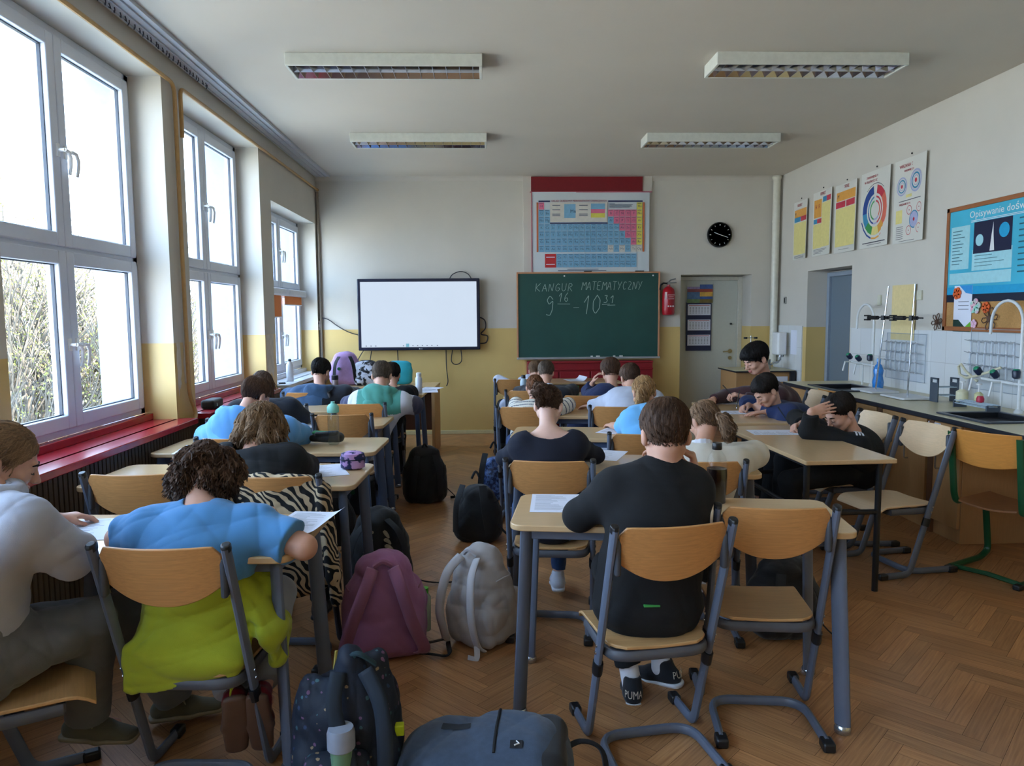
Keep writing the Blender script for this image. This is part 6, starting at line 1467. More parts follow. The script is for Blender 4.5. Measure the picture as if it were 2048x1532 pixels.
# grey hoodie at the left edge
PP['C'] = person('student in a light grey hoodie at the left picture edge', at(6, 922, 2.36), (.80, .42, -.43), at(-28, 985, 2.24), at(-40, 1020, 2.42), at(38, 1050, 2.14), (-1.78, 2.60, .81), X_(140, 1105, 2.28, .82), (-1.62, 2.78, .80), at(92, 1065, 2.48), (-1.54, 2.20, .54), (.9, .43, 0), 1.0, 1.0,
    dict(R=dict(curl=.4), L=dict(curl=.4)), hair=('pony', 'lightbrown'), h=.0055, hh=.0045, n=2200, seed=21, w=.95, aw=1.2, face=True,
    knees=((-1.28, 2.62, .50), at(182, 1245, 2.42)), ankles=((-1.2, 2.75, .10), at(176, 1436, 2.50)), toes=((1, .3, 0), (1, -.05, -.04)),
    clothes=(top('hoodie', M_greyh, .024, 1.0, .005, .060, belly=.01, cuff=.006, freq=.7), hood(M_greyh, .05, 1.1), trousers('trousers', M_greyp, .02, .95, .005, .014)), shoes=SH_o, group=GP)
# black sweater, wavy hair
PP['D'] = person('girl in a black sweater with wavy light brown hair at the second left desk', at(526, 856, 3.62), (.12, .76, -.6), at(500, 922, 3.44), at(452, 925, 3.42), at(578, 925, 3.46), X_(436, 935, 3.62, .81), X_(610, 950, 3.62, .80), (-1.18, 3.80, .80), X_(628, 955, 3.66, .79), (-.98, 3.34, .53), (0, 1, 0), .96, .95,
    dict(L=dict(curl=.4), R=dict(curl=.8, d=(-.5, .8, 0))), hair=('bob', 'lightbrown'), h=.006, hh=.0045, n=2600, seed=31, hunch=.055, w=1.1, aw=1.25,
    clothes=(top('sweater', M_blackk, .028, .90, .0035, .085, belly=.02), trousers('trousers', M_blkp)), shoes=SH_k, group=GP)
PP['E'] = person('boy in a light blue hoodie with short brown hair at the third left desk', at(512, 793, 4.56), (.45, .74, -.5), at(486, 832, 4.38), at(450, 852, 4.36), at(564, 858, 4.42), (-1.74, 4.62, .81), (-1.16, 4.60, .81), (-1.50, 4.80, .80), (-1.30, 4.82, .80), (-1.42, 4.36, .53), (.1, 1, 0), .95, .92,
    hair=('fade', 'brown'), h=.0065, hh=.005, n=1500, seed=41, hunch=.05, w=1.08, aw=1.1, face=False,
    clothes=(top('hoodie', M_hoodb, .028, 1.0, .004, .058, belly=.02), hood(M_hoodb, .06, 1.5, .085), trousers('trousers', M_jeans)), shoes=SH_w, group=GP)
PP['F'] = person('girl in black with long dark brown hair by the window at the fourth left desk', at(525, 772, 5.50), (.2, .85, -.45), at(523, 812, 5.36), at(478, 820, 5.34), at(578, 815, 5.38), (-1.95, 5.50, .82), X_(604, 835, 5.42, .82), (-1.75, 5.65, .80), X_(616, 838, 5.50, .80), (-1.62, 5.22, .53), (0, 1, 0), .93, .90,
    dict(R=dict(curl=.6)), hair=('long', 'brown'), h=.007, hh=.0055, n=1200, seed=51, w=1.05, clothes=(top('sweater', M_dkj, .022, .92, .003, .062), trousers('trousers', M_blkp)), shoes=SH_k, group=GP)
PP['G'] = person('boy in a denim and black hooded jacket with black hair at the furthest left desk', at(642, 744, 6.86), (.25, .86, -.42), at(640, 780, 6.74), at(600, 790, 6.74), at(688, 788, 6.76), X_(578, 802, 6.95, .81), X_(712, 798, 7.0, .80), (-1.75, 7.38, .80), (-1.38, 7.40, .80), (-1.58, 6.76, .53), (0, 1, 0), .98, .96,
    hair=('short', 'black'), h=.0075, hh=.006, n=1000, seed=61, w=1.1, aw=1.15, clothes=(top('jacket', [M_den, M_dkj], .028, 1.0, .005, .06, mfn=lambda J, C: (C[:, 0] > J['N'][0] + .05).astype(int)), hood(M_den, .06, 1.3), trousers('trousers', M_blkp)), shoes=SH_k, group=GP)
PP['H'] = person('boy in a teal and white hoodie with short hair at the fifth left desk', at(764, 752, 6.12), (.05, .86, -.48), at(761, 788, 5.98), at(722, 803, 5.97), at(800, 803, 5.97), X_(700, 818, 6.14, .81), X_(828, 812, 6.16, .80), (-1.12, 6.42, .80), (-.86, 6.44, .80), (-.98, 5.92, .53), (0, 1, 0), .96, .94,
    hair=('fade', 'greybrown'), h=.007, hh=.0055, n=1200, seed=71, w=1.08, aw=1.25,
    clothes=(top('hoodie', [M_teal, M_whiteb, M_purp], .028, 1.0, .004, .058, mfn=lambda J, C: np.where((C[:, 0] > J['SR'][0] + .10) | (C[:, 0] < J['SL'][0] - .10), 2, np.where((C[:, 2] < J['SR'][2] - .075) | (C[:, 0] > J['SR'][0] + .015) | (C[:, 0] < J['SL'][0] - .015), 1, 0))), hood(M_teal, .06, 1.35), trousers('trousers', M_blkp)), shoes=SH_w, group=GP)
PP['I'] = person('student in black almost hidden behind the boy in the teal hoodie', at(784, 750, 6.92), (.0, .9, -.4), at(786, 782, 6.80), at(760, 790, 6.78), at(808, 790, 6.80), X_(756, 800, 7.0, .81), X_(820, 793, 7.02, .81), (-1.0, 7.38, .80), (-.76, 7.38, .80), (-.96, 6.80, .53), (0, 1, 0), .95, .88,
    hair=('short', 'dark'), h=.008, hh=.007, n=700, seed=81, aw=1.3, clothes=(top('sweater', M_blackk, .03, 1.0, .003, .06), trousers('trousers', M_blkp)), shoes=SH_k, group=GP)
# right column
PP['J'] = person('girl in a navy top and jeans with her dark hair in a messy bun', at(1098, 812, 3.84), (.28, .84, -.46), at(1096, 862, 3.69), at(1046, 888, 3.64), at(1148, 884, 3.64), X_(1008, 935, 3.74, .82), X_(1192, 932, 3.76, .82), (.22, 3.98, .80), (.42, 4.0, .80), (.33, 3.60, .53), (.05, 1, 0), .92, .86,
    dict(L=dict(curl=.4), R=dict(curl=.4)), skin=('pale', '#dab2a0'), hair=('bun', 'brown'), h=.006, hh=.0045, n=1800, seed=91, w=.98, aw=.92, hunch=.045,
    knees=((.20, 3.98, .50), (.42, 3.98, .50)), ankles=((.14, 3.98, .11), (.385, 3.96, .115)), toes=((-.1, .95, 0), (.05, 1, -.02)),
    clothes=(top('long_sleeve_top', M_navyk, .008, 1.0, .0025, .140, neckc=lambda J: A3((0, -.03, .075))), trousers('jeans', M_jeans, .004, .90, .003, .0)), shoes=SH_w, group=GP)
PP['K'] = person('girl in a white blouse with a brown ponytail next to the cola bottle', at(1408, 842, 3.76), (-.30, .84, -.44), at(1400, 902, 3.60), at(1358, 928, 3.58), at(1462, 925, 3.58), X_(1345, 950, 3.74, .82), X_(1508, 950, 3.72, .82), (.92, 3.94, .80), (1.12, 3.94, .80), (1.03, 3.52, .53), (.03, 1, 0), .92, .86,
    dict(L=dict(curl=.4), R=dict(curl=.5)), hair=('pony', 'ash'), h=.006, hh=.0045, n=1800, seed=101, aw=1.3, tail=[(.03, -.105, -.015), (.05, -.125, -.035), (.062, -.12, -.08), (.06, -.10, -.115), (.055, -.09, -.14)], tailw=[.018, .034, .038, .028, .010],
    clothes=(top('blouse', M_cream, .024, .96, .0045, .055), collar(M_whiteb), trousers('trousers', M_blkp), ), shoes=SH_w, group=GP)
PP['L'] = person('girl in a light blue T-shirt with a fair loose ponytail', at(1287, 785, 4.76), (-.1, .82, -.5), at(1300, 820, 4.62), at(1266, 838, 4.58), at(1352, 830, 4.60), X_(1246, 862, 4.72, .82), (1.42, 4.76, .82), (.86, 4.98, .79), (1.22, 5.0, .79), (.98, 4.48, .53), (.05, 1, 0), .93, .88,
    hair=('pony', 'blond'), h=.0065, hh=.005, n=1600, seed=111, tail=[(-.0, -.10, .0), (-.02, -.122, -.02), (-.05, -.12, -.06), (-.07, -.10, -.10), (-.085, -.085, -.15)], tailw=[.020, .040, .044, .034, .012],
    clothes=(top('t_shirt', M_lblue, .018, .44, .0035, .058, flare=.01), trousers('trousers', M_jeans)), shoes=SH_w, group=GP)
def stripes(J, C):
    u = nrm(J['N'] - J['P']); a = (C - J['P']) @ u; arm = np.abs(C[:, 0] - J['N'][0]) > .19; b = np.linalg.norm(C - J['SR'], axis=1); return (np.where(arm, b, a) % .040 < .009).astype(int)
PP['M'] = person('child in a white shirt with thin navy stripes, reddish hair tied back', at(1070, 775, 5.92), (.1, .85, -.45), at(1068, 812, 5.76), at(1038, 824, 5.74), at(1102, 822, 5.76), X_(1033, 832, 5.90, .83), X_(1136, 828, 5.90, .82), (.22, 6.05, .80), (.58, 6.05, .80), (.32, 5.54, .53), (.03, 1, 0), .90, .82,
    hair=('pony', 'auburn'), h=.0065, hh=.0055, n=1000, seed=121, aw=1.1, tail=[(0, -.10, .02), (0, -.12, .0), (0, -.11, -.03)], tailw=[.016, .026, .010],
    clothes=(top('striped_shirt', [M_cream, M_stripe], .020, 1.0, .003, .055, mfn=stripes), trousers('trousers', M_jeans)), shoes=SH_w, group=GP)
PP['N'] = person('boy in a dark jacket with a white collar and short grey brown hair', at(1092, 746, 6.98), (.15, .86, -.45), at(1092, 780, 6.84), at(1062, 792, 6.82), at(1124, 790, 6.84), X_(1052, 800, 7.0, .82), X_(1145, 805, 7.02, .82), (.30, 7.22, .80), (.55, 7.22, .80), (.42, 6.74, .53), (0, 1, 0), .92, .86,
    hair=('short', 'greybrown'), h=.0075, hh=.006, n=900, seed=131, w=1.05, clothes=(top('jacket', M_dkj, .026, 1.0, .003, .055), collar(M_whiteb), trousers('trousers', M_blkp)), shoes=SH_k, group=GP)
PP['O'] = person('boy with grey brown hair half hidden behind the boy in the dark jacket', at(1071, 742, 8.2), (0, .9, -.4), at(1071, 772, 8.08), at(1048, 782, 8.06), at(1096, 782, 8.06), (.14, 8.25, .82), (.48, 8.25, .82), (.18, 8.5, .79), (.40, 8.5, .79), (.30, 7.96, .53), (0, 1, 0), .93, .88,
    hair=('short', 'ash'), h=.008, hh=.007, n=500, seed=141, clothes=(top('shirt', M_wht2, .02, 1.0, .003, .055), trousers('trousers', M_blkp)), shoes=SH_k, group=GP)
PP['P'] = person('boy in a navy blue sweater with thick brown hair holding his left temple', at(1221, 744, 6.60), (-.1, .88, -.42), at(1224, 782, 6.48), at(1190, 796, 6.48), at(1262, 794, 6.48), X_(1176, 790, 6.78, .83), (1.28, 6.78, .82), at(1184, 768, 6.72), (1.05, 7.05, .80), (.87, 6.40, .53), (.05, 1, 0), .95, .92,
    dict(L=dict(d=(.35, -.15, .9), n=(.9, -.2, -.2), curl=.5)), hair=('mop', 'brown'), h=.007, hh=.0055, n=1200, seed=151, clothes=(top('sweater', M_navy2, .024, 1.0, .003, .056), trousers('trousers', M_blkp)), shoes=SH_k, group=GP)
PP['Q'] = person('boy in a pale grey sweatshirt with brown hair reaching left across his desk', at(1260, 757, 5.92), (-.1, .86, -.45), at(1262, 788, 5.76), at(1234, 798, 5.74), at(1304, 800, 5.76), X_(1206, 822, 5.84, .82), (1.38, 5.92, .82), X_(1180, 826, 5.98, .80), (1.15, 6.1, .80), (1.0, 5.50, .53), (.05, 1, 0), .93, .90,
    dict(L=dict(curl=.3)), hair=('short', 'brown'), h=.007, hh=.0055, n=1200, seed=161, aw=1.25, clothes=(top('sweatshirt', M_wht2, .026, 1.0, .004, .056), trousers('trousers', M_blkp)), shoes=SH_k, group=GP)
# right side, facing the windows
FW = (-1, 0, 0)
def shoulder_stripes(J, t, org, h, seed):
    fl = Fld(); s = J['s']; S = J['SL']; N = J['N']
    for k in (-1, 0, 1): fl.rc(N + (S - N) * .35 + (.026 * k + .01, 0, .030), S + (S - N) * .30 + (.026 * k + .02, -.02, .008), .008, .008, .001)
    # follow the jumper surface: drawn as raised bands over the shoulder
    g = J['topf']; mb = MB()
    for k in (-1, 0, 1):
        P = []
        for i in range(9):
            q = N + (S - N) * (.45 + .75 * i / 8) + A3((.020 * k + .015, -.01 * i / 8, .09)); 
            for _ in range(14): q = q - A3((0, 0, 1)) * float(g.sample(q[None])[0]) * .8
            P.append(tuple(q + A3((0, 0, .001))))
        mb.tube(P, .0060, 6, flat=.0022, up=(0, 0, 1))
    child_np(t, org, mb, 'shoulder_stripe', M_whiteb)
def keep(fn):
    """remember the garment surface so trim can be laid on it"""
    def f(J, t, org, h, seed):
        global fmesh
        old = fmesh
        def wrap(fl, *a, **k): r = old(fl, *a, **k); J['topf'] = fl; return r
        fmesh = wrap
        try: fn(J, t, org, h, seed)
        finally: fmesh = old
    return f
PP['R'] = person('boy in black with white shoulder stripes holding his forehead at the side desk', at(1680, 826, 4.58), (-.82, -.20, -.50), at(1706, 872, 4.62), at(1712, 890, 4.46), at(1690, 880, 4.80), X_(1618, 880, 4.52, .81), (2.14, 5.0, .82), at(1622, 824, 4.46), X_(1604, 862, 4.80, .81), (2.46, 4.76, .53), FW, .97, .97,
    dict(L=dict(d=(.95, .06, .22), n=(.0, .95, -.25), curl=.10, spread=.06, thumb=.2), R=dict(d=(-.8, -.3, -.1), n=(0, -.5, -.8), curl=1.0, thumb=.8)), hair=('short', 'dark'), h=.0055, hh=.0045, n=2400, seed=171, face=True, aw=1.05,
    knees=(at(1580, 962, 4.56), (2.05, 4.95, .54)), ankles=((1.98, 4.6, .10), (2.0, 4.9, .10)), toes=((-1, 0, 0), (-1, 0, 0)),
    clothes=(keep(top('sweatshirt', M_blackk, .020, 1.0, .003, .058, cuff=.006)), shoulder_stripes, trousers('trousers', M_blkp, .016)), shoes=SH_k, group=GP)
PP['S'] = person('boy in a navy sweater with a pale shirt collar writing at the side desk', at(1532, 782, 5.46), (-.78, -.16, -.66), at(1552, 822, 5.50), at(1578, 835, 5.34), at(1548, 822, 5.68), X_(1580, 850, 5.36, .82), (2.12, 5.88, .82), X_(1534, 838, 5.48, .80), X_(1497, 820, 5.80, .81), (2.58, 5.56, .53), FW, .97, .97,
    dict(L=dict(d=(-1, .1, -.05), curl=.15), R=dict(d=(-.8, -.4, -.1), n=(0, -.5, -.8), curl=1.0, thumb=.8)), hair=('short', 'dark'), h=.006, hh=.005, n=1800, seed=181, face=True, w=1.05,
    knees=((2.2, 5.5, .54), (2.2, 5.7, .54)), ankles=((2.15, 5.5, .10), (2.15, 5.7, .10)), toes=((-1, 0, 0), (-1, 0, 0)),
    clothes=(top('sweater', M_navy2, .024, 1.0, .003, .054), collar(M_hoodb), trousers('trousers', M_blkp)), shoes=SH_k, group=GP)
PP['T'] = person('boy in a maroon shirt with thick black hair, furthest at the side desks', at(1512, 718, 6.02), (-.86, -.22, -.46), at(1534, 772, 6.10), at(1556, 792, 5.92), at(1528, 780, 6.28), X_(1530, 815, 5.98, .83), (2.1, 6.4, .82), at(1488, 795, 6.0), (1.95, 6.25, .81), (2.66, 6.14, .53), FW, 1.02, 1.04,
    dict(L=dict(d=(-.75, .05, .3), n=(-.2, .2, -1), curl=.8), R=dict(curl=.5)), hair=('fringe', 'black'), h=.006, hh=.005, n=1800, seed=191, face=True,
    knees=((2.3, 6.1, .54), (2.3, 6.3, .54)), ankles=((2.25, 6.1, .10), (2.25, 6.3, .10)), toes=((-1, 0, 0), (-1, 0, 0)),
    clothes=(top('shirt', M_maroon, .020, 1.0, .0035, .056), trousers('trousers', M_blkp)), shoes=SH_k, group=GP)
# ------------------------------------------------------------------ bags on the floor
def flat_band(mb, pts, w, th=.004, up=(0, 0, 1), mi=0): mb.tube(pts, w, 8, mi, flat=th, up=up)
def bag(name, lab, cat, loc, rz, W, D, H, mats, parts, lean=0.0, seed=1, amp=.004, h=.006, top=.72, group='school bags on the floor', tilt=None):
    """soft pack: W wide (x), D deep (y, back panel at -y), H high; parts(t, T) adds straps in the local frame"""
    t = thing(name, lab, cat, loc, rz, group); fl = Fld(); sh = lambda x, y, z: (x, y + lean * z, z)
    fl.es(sh(0, 0, D * .42), sh(0, 0, H * .55), (1, 0, 0), (W * .48, D * .48), (W * .47, D * .47), .05); fl.es(sh(0, 0, H * .55), sh(0, -D * .05, H * .86), (1, 0, 0), (W * .47, D * .47), (W * top * .5, D * .34), .05)
    fl.bx(sh(0, 0, H * .25), (W * .47, D * .46, H * .235), None, .06, .04)
    fl.half((0, 0, .004), (0, 0, -1), (-.5, -.5, -.3), (.5, .5, .1)); F2 = fl
    o = fmesh(fl, h, 'bag_body', mats, (0, 0, 0), t, folds(seed, amp, 1.2))
    parts(t, o, fl); 
    if tilt: t.rotation_euler = tilt
    return t
def kid(t, mb, name, m, **k): return mb.build(name, m, t, **k)
def pocket(t, m, c, r, seed, k='pocket', h=.006):
    fl = Fld(); fl.bx(c, r, None, .04, .02); return fmesh(fl, h, k, m, (0, 0, 0), t, folds(seed, .003))
def hug(fl, pts, off):
    """push points out to lie just above the bag surface"""
    P = np.clip(np.array([A3(p) for p in pts]), fl.lo + fl.h * 2.2, fl.lo + fl.h * (fl.n - 3.2))
    for _ in range(6): P = P - fl.grad(P) * (fl.sample(P) - off)[:, None]
    return [tuple(p) for p in P]
def densify(pts, n=6):
    P = [Vector(p) for p in pts]; out = []
    for i in range(len(P) - 1):
        p0, p1, p2, p3 = P[max(i - 1, 0)], P[i], P[i + 1], P[min(i + 2, len(P) - 1)]
        for k in range(n):
            s = k / n; out.append(.5 * ((2 * p1) + (-p0 + p2) * s + (2 * p0 - 5 * p1 + 4 * p2 - p3) * s * s + (-p0 + 3 * p1 - 3 * p2 + p3) * s ** 3))
    return out + [P[-1]]
M_bk = fab('black_nylon', '#0a0a0d', .75, var=.1); M_web = mat('black_webbing', '#101014', .8)
def zipline(t, fl, z, W, D, m=M_web):
    pts = hug(fl, [(W * .6 * math.cos(a), D * .6 * math.sin(a), z) for a in np.linspace(-.4, math.pi + .4, 20)], .001); mb = MB(); mb.tube(pts, .004, 6); kid(t, mb, 'zip', m)
# black backpack at the aisle, far
def pb(t, o, fl):
    pocket(t, M_bk, (0, .12, .13), (.13, .04, .10), 3); zipline(t, fl, .3, .34, .24)
    mb = MB(); mb.tube(densify([(-.03, -.05, .44), (0, -.05, .49), (.03, -.05, .44)]), .008, 6); kid(t, mb, 'grab_loop', M_web)
    for s in (-1, 1): mb = MB(); flat_band(mb, densify([(s * .07, -.12, .41), (s * .10, -.17, .28), (s * .12, -.14, .08)]), .028); kid(t, mb, 'shoulder_strap', M_bk)
    mb = MB(); flat_band(mb, densify([(.15, -.05, .14), (.20, -.06, .09), (.25, -.02, .03), (.22, .02, .012)]), .012, .003); kid(t, mb, 'loose_strap', M_web)
bag('backpack', 'black backpack standing in the aisle beyond the fourth left desk', 'backpack', (-.52, 6.1, 0), .2, .36, .26, .45, M_bk, pb, seed=3)
bag('backpack', 'black backpack slumped beside the left end of the third right desk', 'backpack', (-.06, 5.0, 0), -.3, .32, .24, .36, M_bk, pb, seed=4)
# ribcage print backpack
def ribs(t, o, fl):
    mb = MB()
    for s in (-1, 1):
        for i in range(7):
            z = .345 - i * .042; w = .03 + .004 * i; c0 = .035 + .004 * i
            pts = hug(fl, [(s * (c0 + w * q), -.2, z + .010 * q - .02 * q * q) for q in np.linspace(0, 1.5, 6)], .0015); mb.tube(pts, [.006, .012, .013, .012, .010, .005], 6, flat=.002, up=(0, -1, 0))
    for i in range(5): mb.tube(hug(fl, [(-.012 + .006 * i, -.2, .13), (-.012 + .006 * i, -.2, .09)], .0015), .002, 4)
    kid(t, mb, 'rib_print', mat('bone_print', '#b9b39c', .7, var=.2, scale=60))
    for s in (-1, 1): mb = MB(); flat_band(mb, densify([(s * .05, -.10, .40), (s * .12, -.16, .33), (s * .17, -.15, .16), (s * .18, -.08, .06)]), .024); kid(t, mb, 'shoulder_strap', M_bk)
    mb = MB(); flat_band(mb, densify([(.17, -.10, .07), (.24, -.10, .03), (.33, -.10, .012), (.42, -.10, .01)]), .010, .003); kid(t, mb, 'loose_strap', M_web)
    pocket(t, M_bk, (0, .11, .12), (.12, .04, .09), 5)
bag('backpack', 'black backpack with a bone rib cage print by the second left desk leg', 'backpack', (-.63, 4.22, 0), .12, .34, .26, .42, M_bk, ribs, seed=6)
# mauve backpack
M_mauve = fab('mauve_canvas', '#a06a94', .85, var=.06); M_mauved = fab('mauve_strap', '#8f5a76', .85)
def mauve(t, o, fl):
    for s in (-1, 1): mb = MB(); flat_band(mb, densify([(s * .045, -.10, .425), (s * .075, -.17, .36), (s * (.125 if s > 0 else .14), -.185, .20), (s * .175, -.16, .07), (s * .15, -.12, .03)]), .030, .006, up=(0, 1, 0)); kid(t, mb, 'shoulder_strap', M_mauved, angle=180)
    mb = MB(); mb.tube(densify([(-.04, -.09, .43), (0, -.09, .452), (.04, -.09, .43)]), .012, 6); kid(t, mb, 'grab_loop', M_mauved)
    mb = MB(); flat_band(mb, densify([(.15, -.13, .035), (.21, -.12, .02), (.27, -.13, .012), (.29, -.12, .02), (.29, -.06, .02), (.29, -.0, .02)]), .013, .003); kid(t, mb, 'loose_strap', M_web)
    pocket(t, M_mauve, (0, .13, .14), (.14, .05, .11), 8); zipline(t, fl, .33, .36, .3, M_mauved)
    mb = MB(); mb.lathe([(.03, .06), (.032, .22), (.02, .24)], (.185, .06, 0), 14); mb.lathe([(.021, .24), (.021, .265)], (.185, .06, 0), 14, 1); kid(t, mb, 'side_bottle', [mat('clear_bottle', '#aab8a0', .2), mat('lime_cap', '#58c22e', .4)])
bag('backpack', 'mauve backpack with its straps towards the camera beside the nearest left desk', 'backpack', (-.48, 3.33, 0), .12, .38, .28, .44, M_mauve, mauve, .04, 9, .005, .007, .66)
# cream backpack
M_crm = fab('cream_canvas', '#a9a3a0', .85, var=.05); M_crms = fab('cream_strap', '#b3afb0', .85)
def cream(t, o, fl):
    for s in (-1, 1): mb = MB(); flat_band(mb, densify([(s * .045, -.09, .43), (s * .07, -.17, .36), (s * .09, -.20, .20), (s * .09, -.16, .06), (s * .11, -.13, .02)]), .024, .007, up=(0, 1, 0)); kid(t, mb, 'shoulder_strap', M_crms, angle=180)
    mb = MB(); mb.tube(densify([(-.035, -.08, .44), (0, -.09, .465), (.035, -.08, .44)]), .010, 6); kid(t, mb, 'grab_loop', M_crms)
    mb = MB(); flat_band(mb, densify([(-.11, -.14, .03), (-.17, -.20, .02), (-.24, -.22, .014)]), .012, .003); kid(t, mb, 'loose_strap', mat('brown_webbing', '#3c3028', .8))
    mb = MB(); flat_band(mb, densify([(.09, -.16, .05), (.11, -.19, .01), (.07, -.2, .008)]), .014, .003); kid(t, mb, 'strap_end', M_crms)
    pocket(t, M_crm, (.02, .14, .13), (.12, .05, .10), 8); zipline(t, fl, .34, .34, .3, M_crms)
bag('backpack', 'cream canvas backpack standing between the aisle and the nearest right desk', 'backpack', (-.035, 3.42, 0), -.62, .30, .27, .44, M_crm, cream, .06, 12, .006)
# dark floral backpack
def floral():
    m = mat('navy_floral_nylon', '#0d1a2c', .7, bump=.2, bscale=400, var=.1); nt = m.node_tree; n = nt.nodes; l = nt.links; b = n['Principled BSDF']
    src = b.inputs['Base Color'].links[0].from_socket; tc = n.new('ShaderNodeTexCoord'); vo = n.new('ShaderNodeTexVoronoi'); vo.inputs['Scale'].default_value = 44; l.new(tc.outputs['Object'], vo.inputs[0])
    nz = n.new('ShaderNodeTexNoise'); nz.inputs['Scale'].default_value = 60; l.new(tc.outputs['Object'], nz.inputs[0]); ad = n.new('ShaderNodeMath'); ad.operation = 'MULTIPLY_ADD'; ad.inputs[1].default_value = .5; l.new(nz.outputs[0], ad.inputs[0]); l.new(vo.outputs['Distance'], ad.inputs[2])
    cmp_ = n.new('ShaderNodeMath'); cmp_.operation = 'LESS_THAN'; cmp_.inputs[1].default_value = .52; l.new(ad.outputs[0], cmp_.inputs[0])
    sp = n.new('ShaderNodeValToRGB'); sp.color_ramp.interpolation = 'CONSTANT'; e = sp.color_ramp.elements; e[0].color = srgb('#6f4c6c'); e[1].position = .35; e[1].color = srgb('#3a5f68'); q = e.new(.6); q.color = srgb('#8f7a5c'); q = e.new(.8); q.color = srgb('#253a5c')
    sx = n.new('ShaderNodeSeparateColor'); l.new(vo.outputs['Color'], sx.inputs[0]); l.new(sx.outputs[0], sp.inputs[0]); g = n.new('ShaderNodeMath'); g.operation = 'GREATER_THAN'; g.inputs[1].default_value = .45; l.new(sx.outputs[1], g.inputs[0]); mu = n.new('ShaderNodeMath'); mu.operation = 'MULTIPLY'; l.new(g.outputs[0], mu.inputs[0]); l.new(cmp_.outputs[0], mu.inputs[1])
    mx = n.new('ShaderNodeMix'); mx.data_type = 'RGBA'; l.new(mu.outputs[0], mx.inputs[0]); l.new(src, mx.inputs[6]); l.new(sp.outputs[0], mx.inputs[7]); l.new(mx.outputs[2], b.inputs['Base Color']); return m
M_flo = floral()
t = thing('backpack', 'open dark blue floral backpack with a cup in its side pocket, nearest the camera', 'backpack', (-.465, 2.32, 0), .1, 'school bags on the floor')
fl = Fld(); fl.es((0, 0, .12), (0, 0, .28), (1, 0, 0), (.17, .13), (.165, .13), .05); fl.bx((0, 0, .11), (.165, .13, .105), None, .06, .04)
fl.rc((-.10, -.02, .28), (-.10, -.03, .38), .06, .035, .03); fl.rc((.04, -.06, .28), (.02, -.07, .47), .085, .045, .04); fl.rc((.10, .04, .28), (.09, .02, .42), .06, .04, .04); fl.el((-.045, .03, .42), (.075, .07, .12), None, .015, 'c'); fl.half((0, 0, .004), (0, 0, -1), (-.5, -.5, -.3), (.5, .5, .1))
body = fmesh(fl, .005, 'bag_body', M_flo, (0, 0, 0), t, folds(31, .005, 1.4))
for s in (-1, 1): mb = MB(); flat_band(mb, densify([(s * .04 + .03, -.12, .46), (s * .07 + .05, -.17, .36), (s * .05 + .08, -.20, .18), (s * .04 + .08, -.16, .04)]), .026, .008, up=(0, 1, 0)); kid(t, mb, 'shoulder_strap', mat('dark_teal_nylon', '#12202e', .75), angle=180)
mb = MB(); mb.tube(densify([(.0, -.08, .49), (.05, -.10, .505), (.10, -.08, .46)]), .014, 6, flat=.006); kid(t, mb, 'grab_loop', mat('teal_webbing', '#1f3c47', .8))
pocket(t, M_flo, (-.02, -.15, .12), (.10, .04, .10), 33, h=.005)
mb = MB(); mb.b2((.155, -.06, .20), (.185, -.03, .235)); kid(t, mb, 'reflective_tab', mat('neon_yellow', '#c7d61e', .5), bevel=.004)
mb = MB(); mb.lathe([(.028, .10), (.034, .19), (.036, .195)], (-.0, -.19, .06), 18, 1); mb.lathe([(.037, .195), (.042, .20), (.042, .245), (.037, .262), (.0, .264)], (-.0, -.19, .06), 18, 0)
kid(t, mb, 'tumbler', [mat('frosted_lid', '#8f97a6', .35), mat('pale_green_cup', '#6f9a7c', .3)])
mb = MB(); mb.tube([(-.05, .02, .30), (-.03, .03, .46)], .005, 6); kid(t, mb, 'ruler', mat('yellow_ruler', '#b9a24f', .5))
# blue grey backpack lying in front
M_bg = fab('blue_grey_heather', '#39475a', .9, var=.15, scale=60)
t = thing('backpack', 'blue grey backpack lying on the floor at the bottom edge of the picture', 'backpack', (-.02, 2.26, 0), -.12, 'school bags on the floor'); t.scale = (1.15, 1.1, 1.15)
fl = Fld(); fl.es((-.16, 0, .085), (.15, .0, .10), (0, 1, 0), (.15, .085), (.16, .10), .05); fl.bx((.02, 0, .09), (.19, .15, .085), None, .07, .05); fl.es((.02, .0, .15), (.14, .0, .16), (0, 1, 0), (.13, .05), (.13, .05), .03); fl.half((0, 0, .004), (0, 0, -1), (-.5, -.5, -.3), (.5, .5, .1))
fmesh(fl, .005, 'bag_body', M_bg, (0, 0, 0), t, folds(41, .004))
mb = MB(); pts = hug(fl, [(.03, y, .3) for y in np.linspace(-.13, .13, 10)], .002); flat_band(mb, pts, .004, .003); kid(t, mb, 'pocket_seam', M_web)
mb = MB(); mb.tube(densify([(.20, .02, .12), (.27, .06, .14), (.33, .05, .12), (.33, -.04, .08), (.24, -.08, .06)]), .012, 6, flat=.004); kid(t, mb, 'shoulder_strap', M_web)
fl2 = Fld(); fl2.bx((.18, 0, .10), (.055, .14, .095), None, .05, .02); fmesh(fl2, .006, 'back_panel', M_bk, (0, 0, 0), t)
for nm, c, w_, m_ in (('patch', (-.10, .02), (.030, .020), mat('charcoal_patch', '#20262e', .8)), ('label_tab', (.09, -.10), (.017, .017), mat('black_label', '#12151c', .6))):
    P = hug(fl, [(c[0] + sx * w_[0], c[1] + sy * w_[1], .3) for sx in (-1, 0, 1) for sy in (-1, 0, 1)], .003); mb = MB(); mb.add(P, [(0, 1, 4, 3), (1, 2, 5, 4), (3, 4, 7, 6), (4, 5, 8, 7)]); kid(t, mb, nm, m_, fix=False)
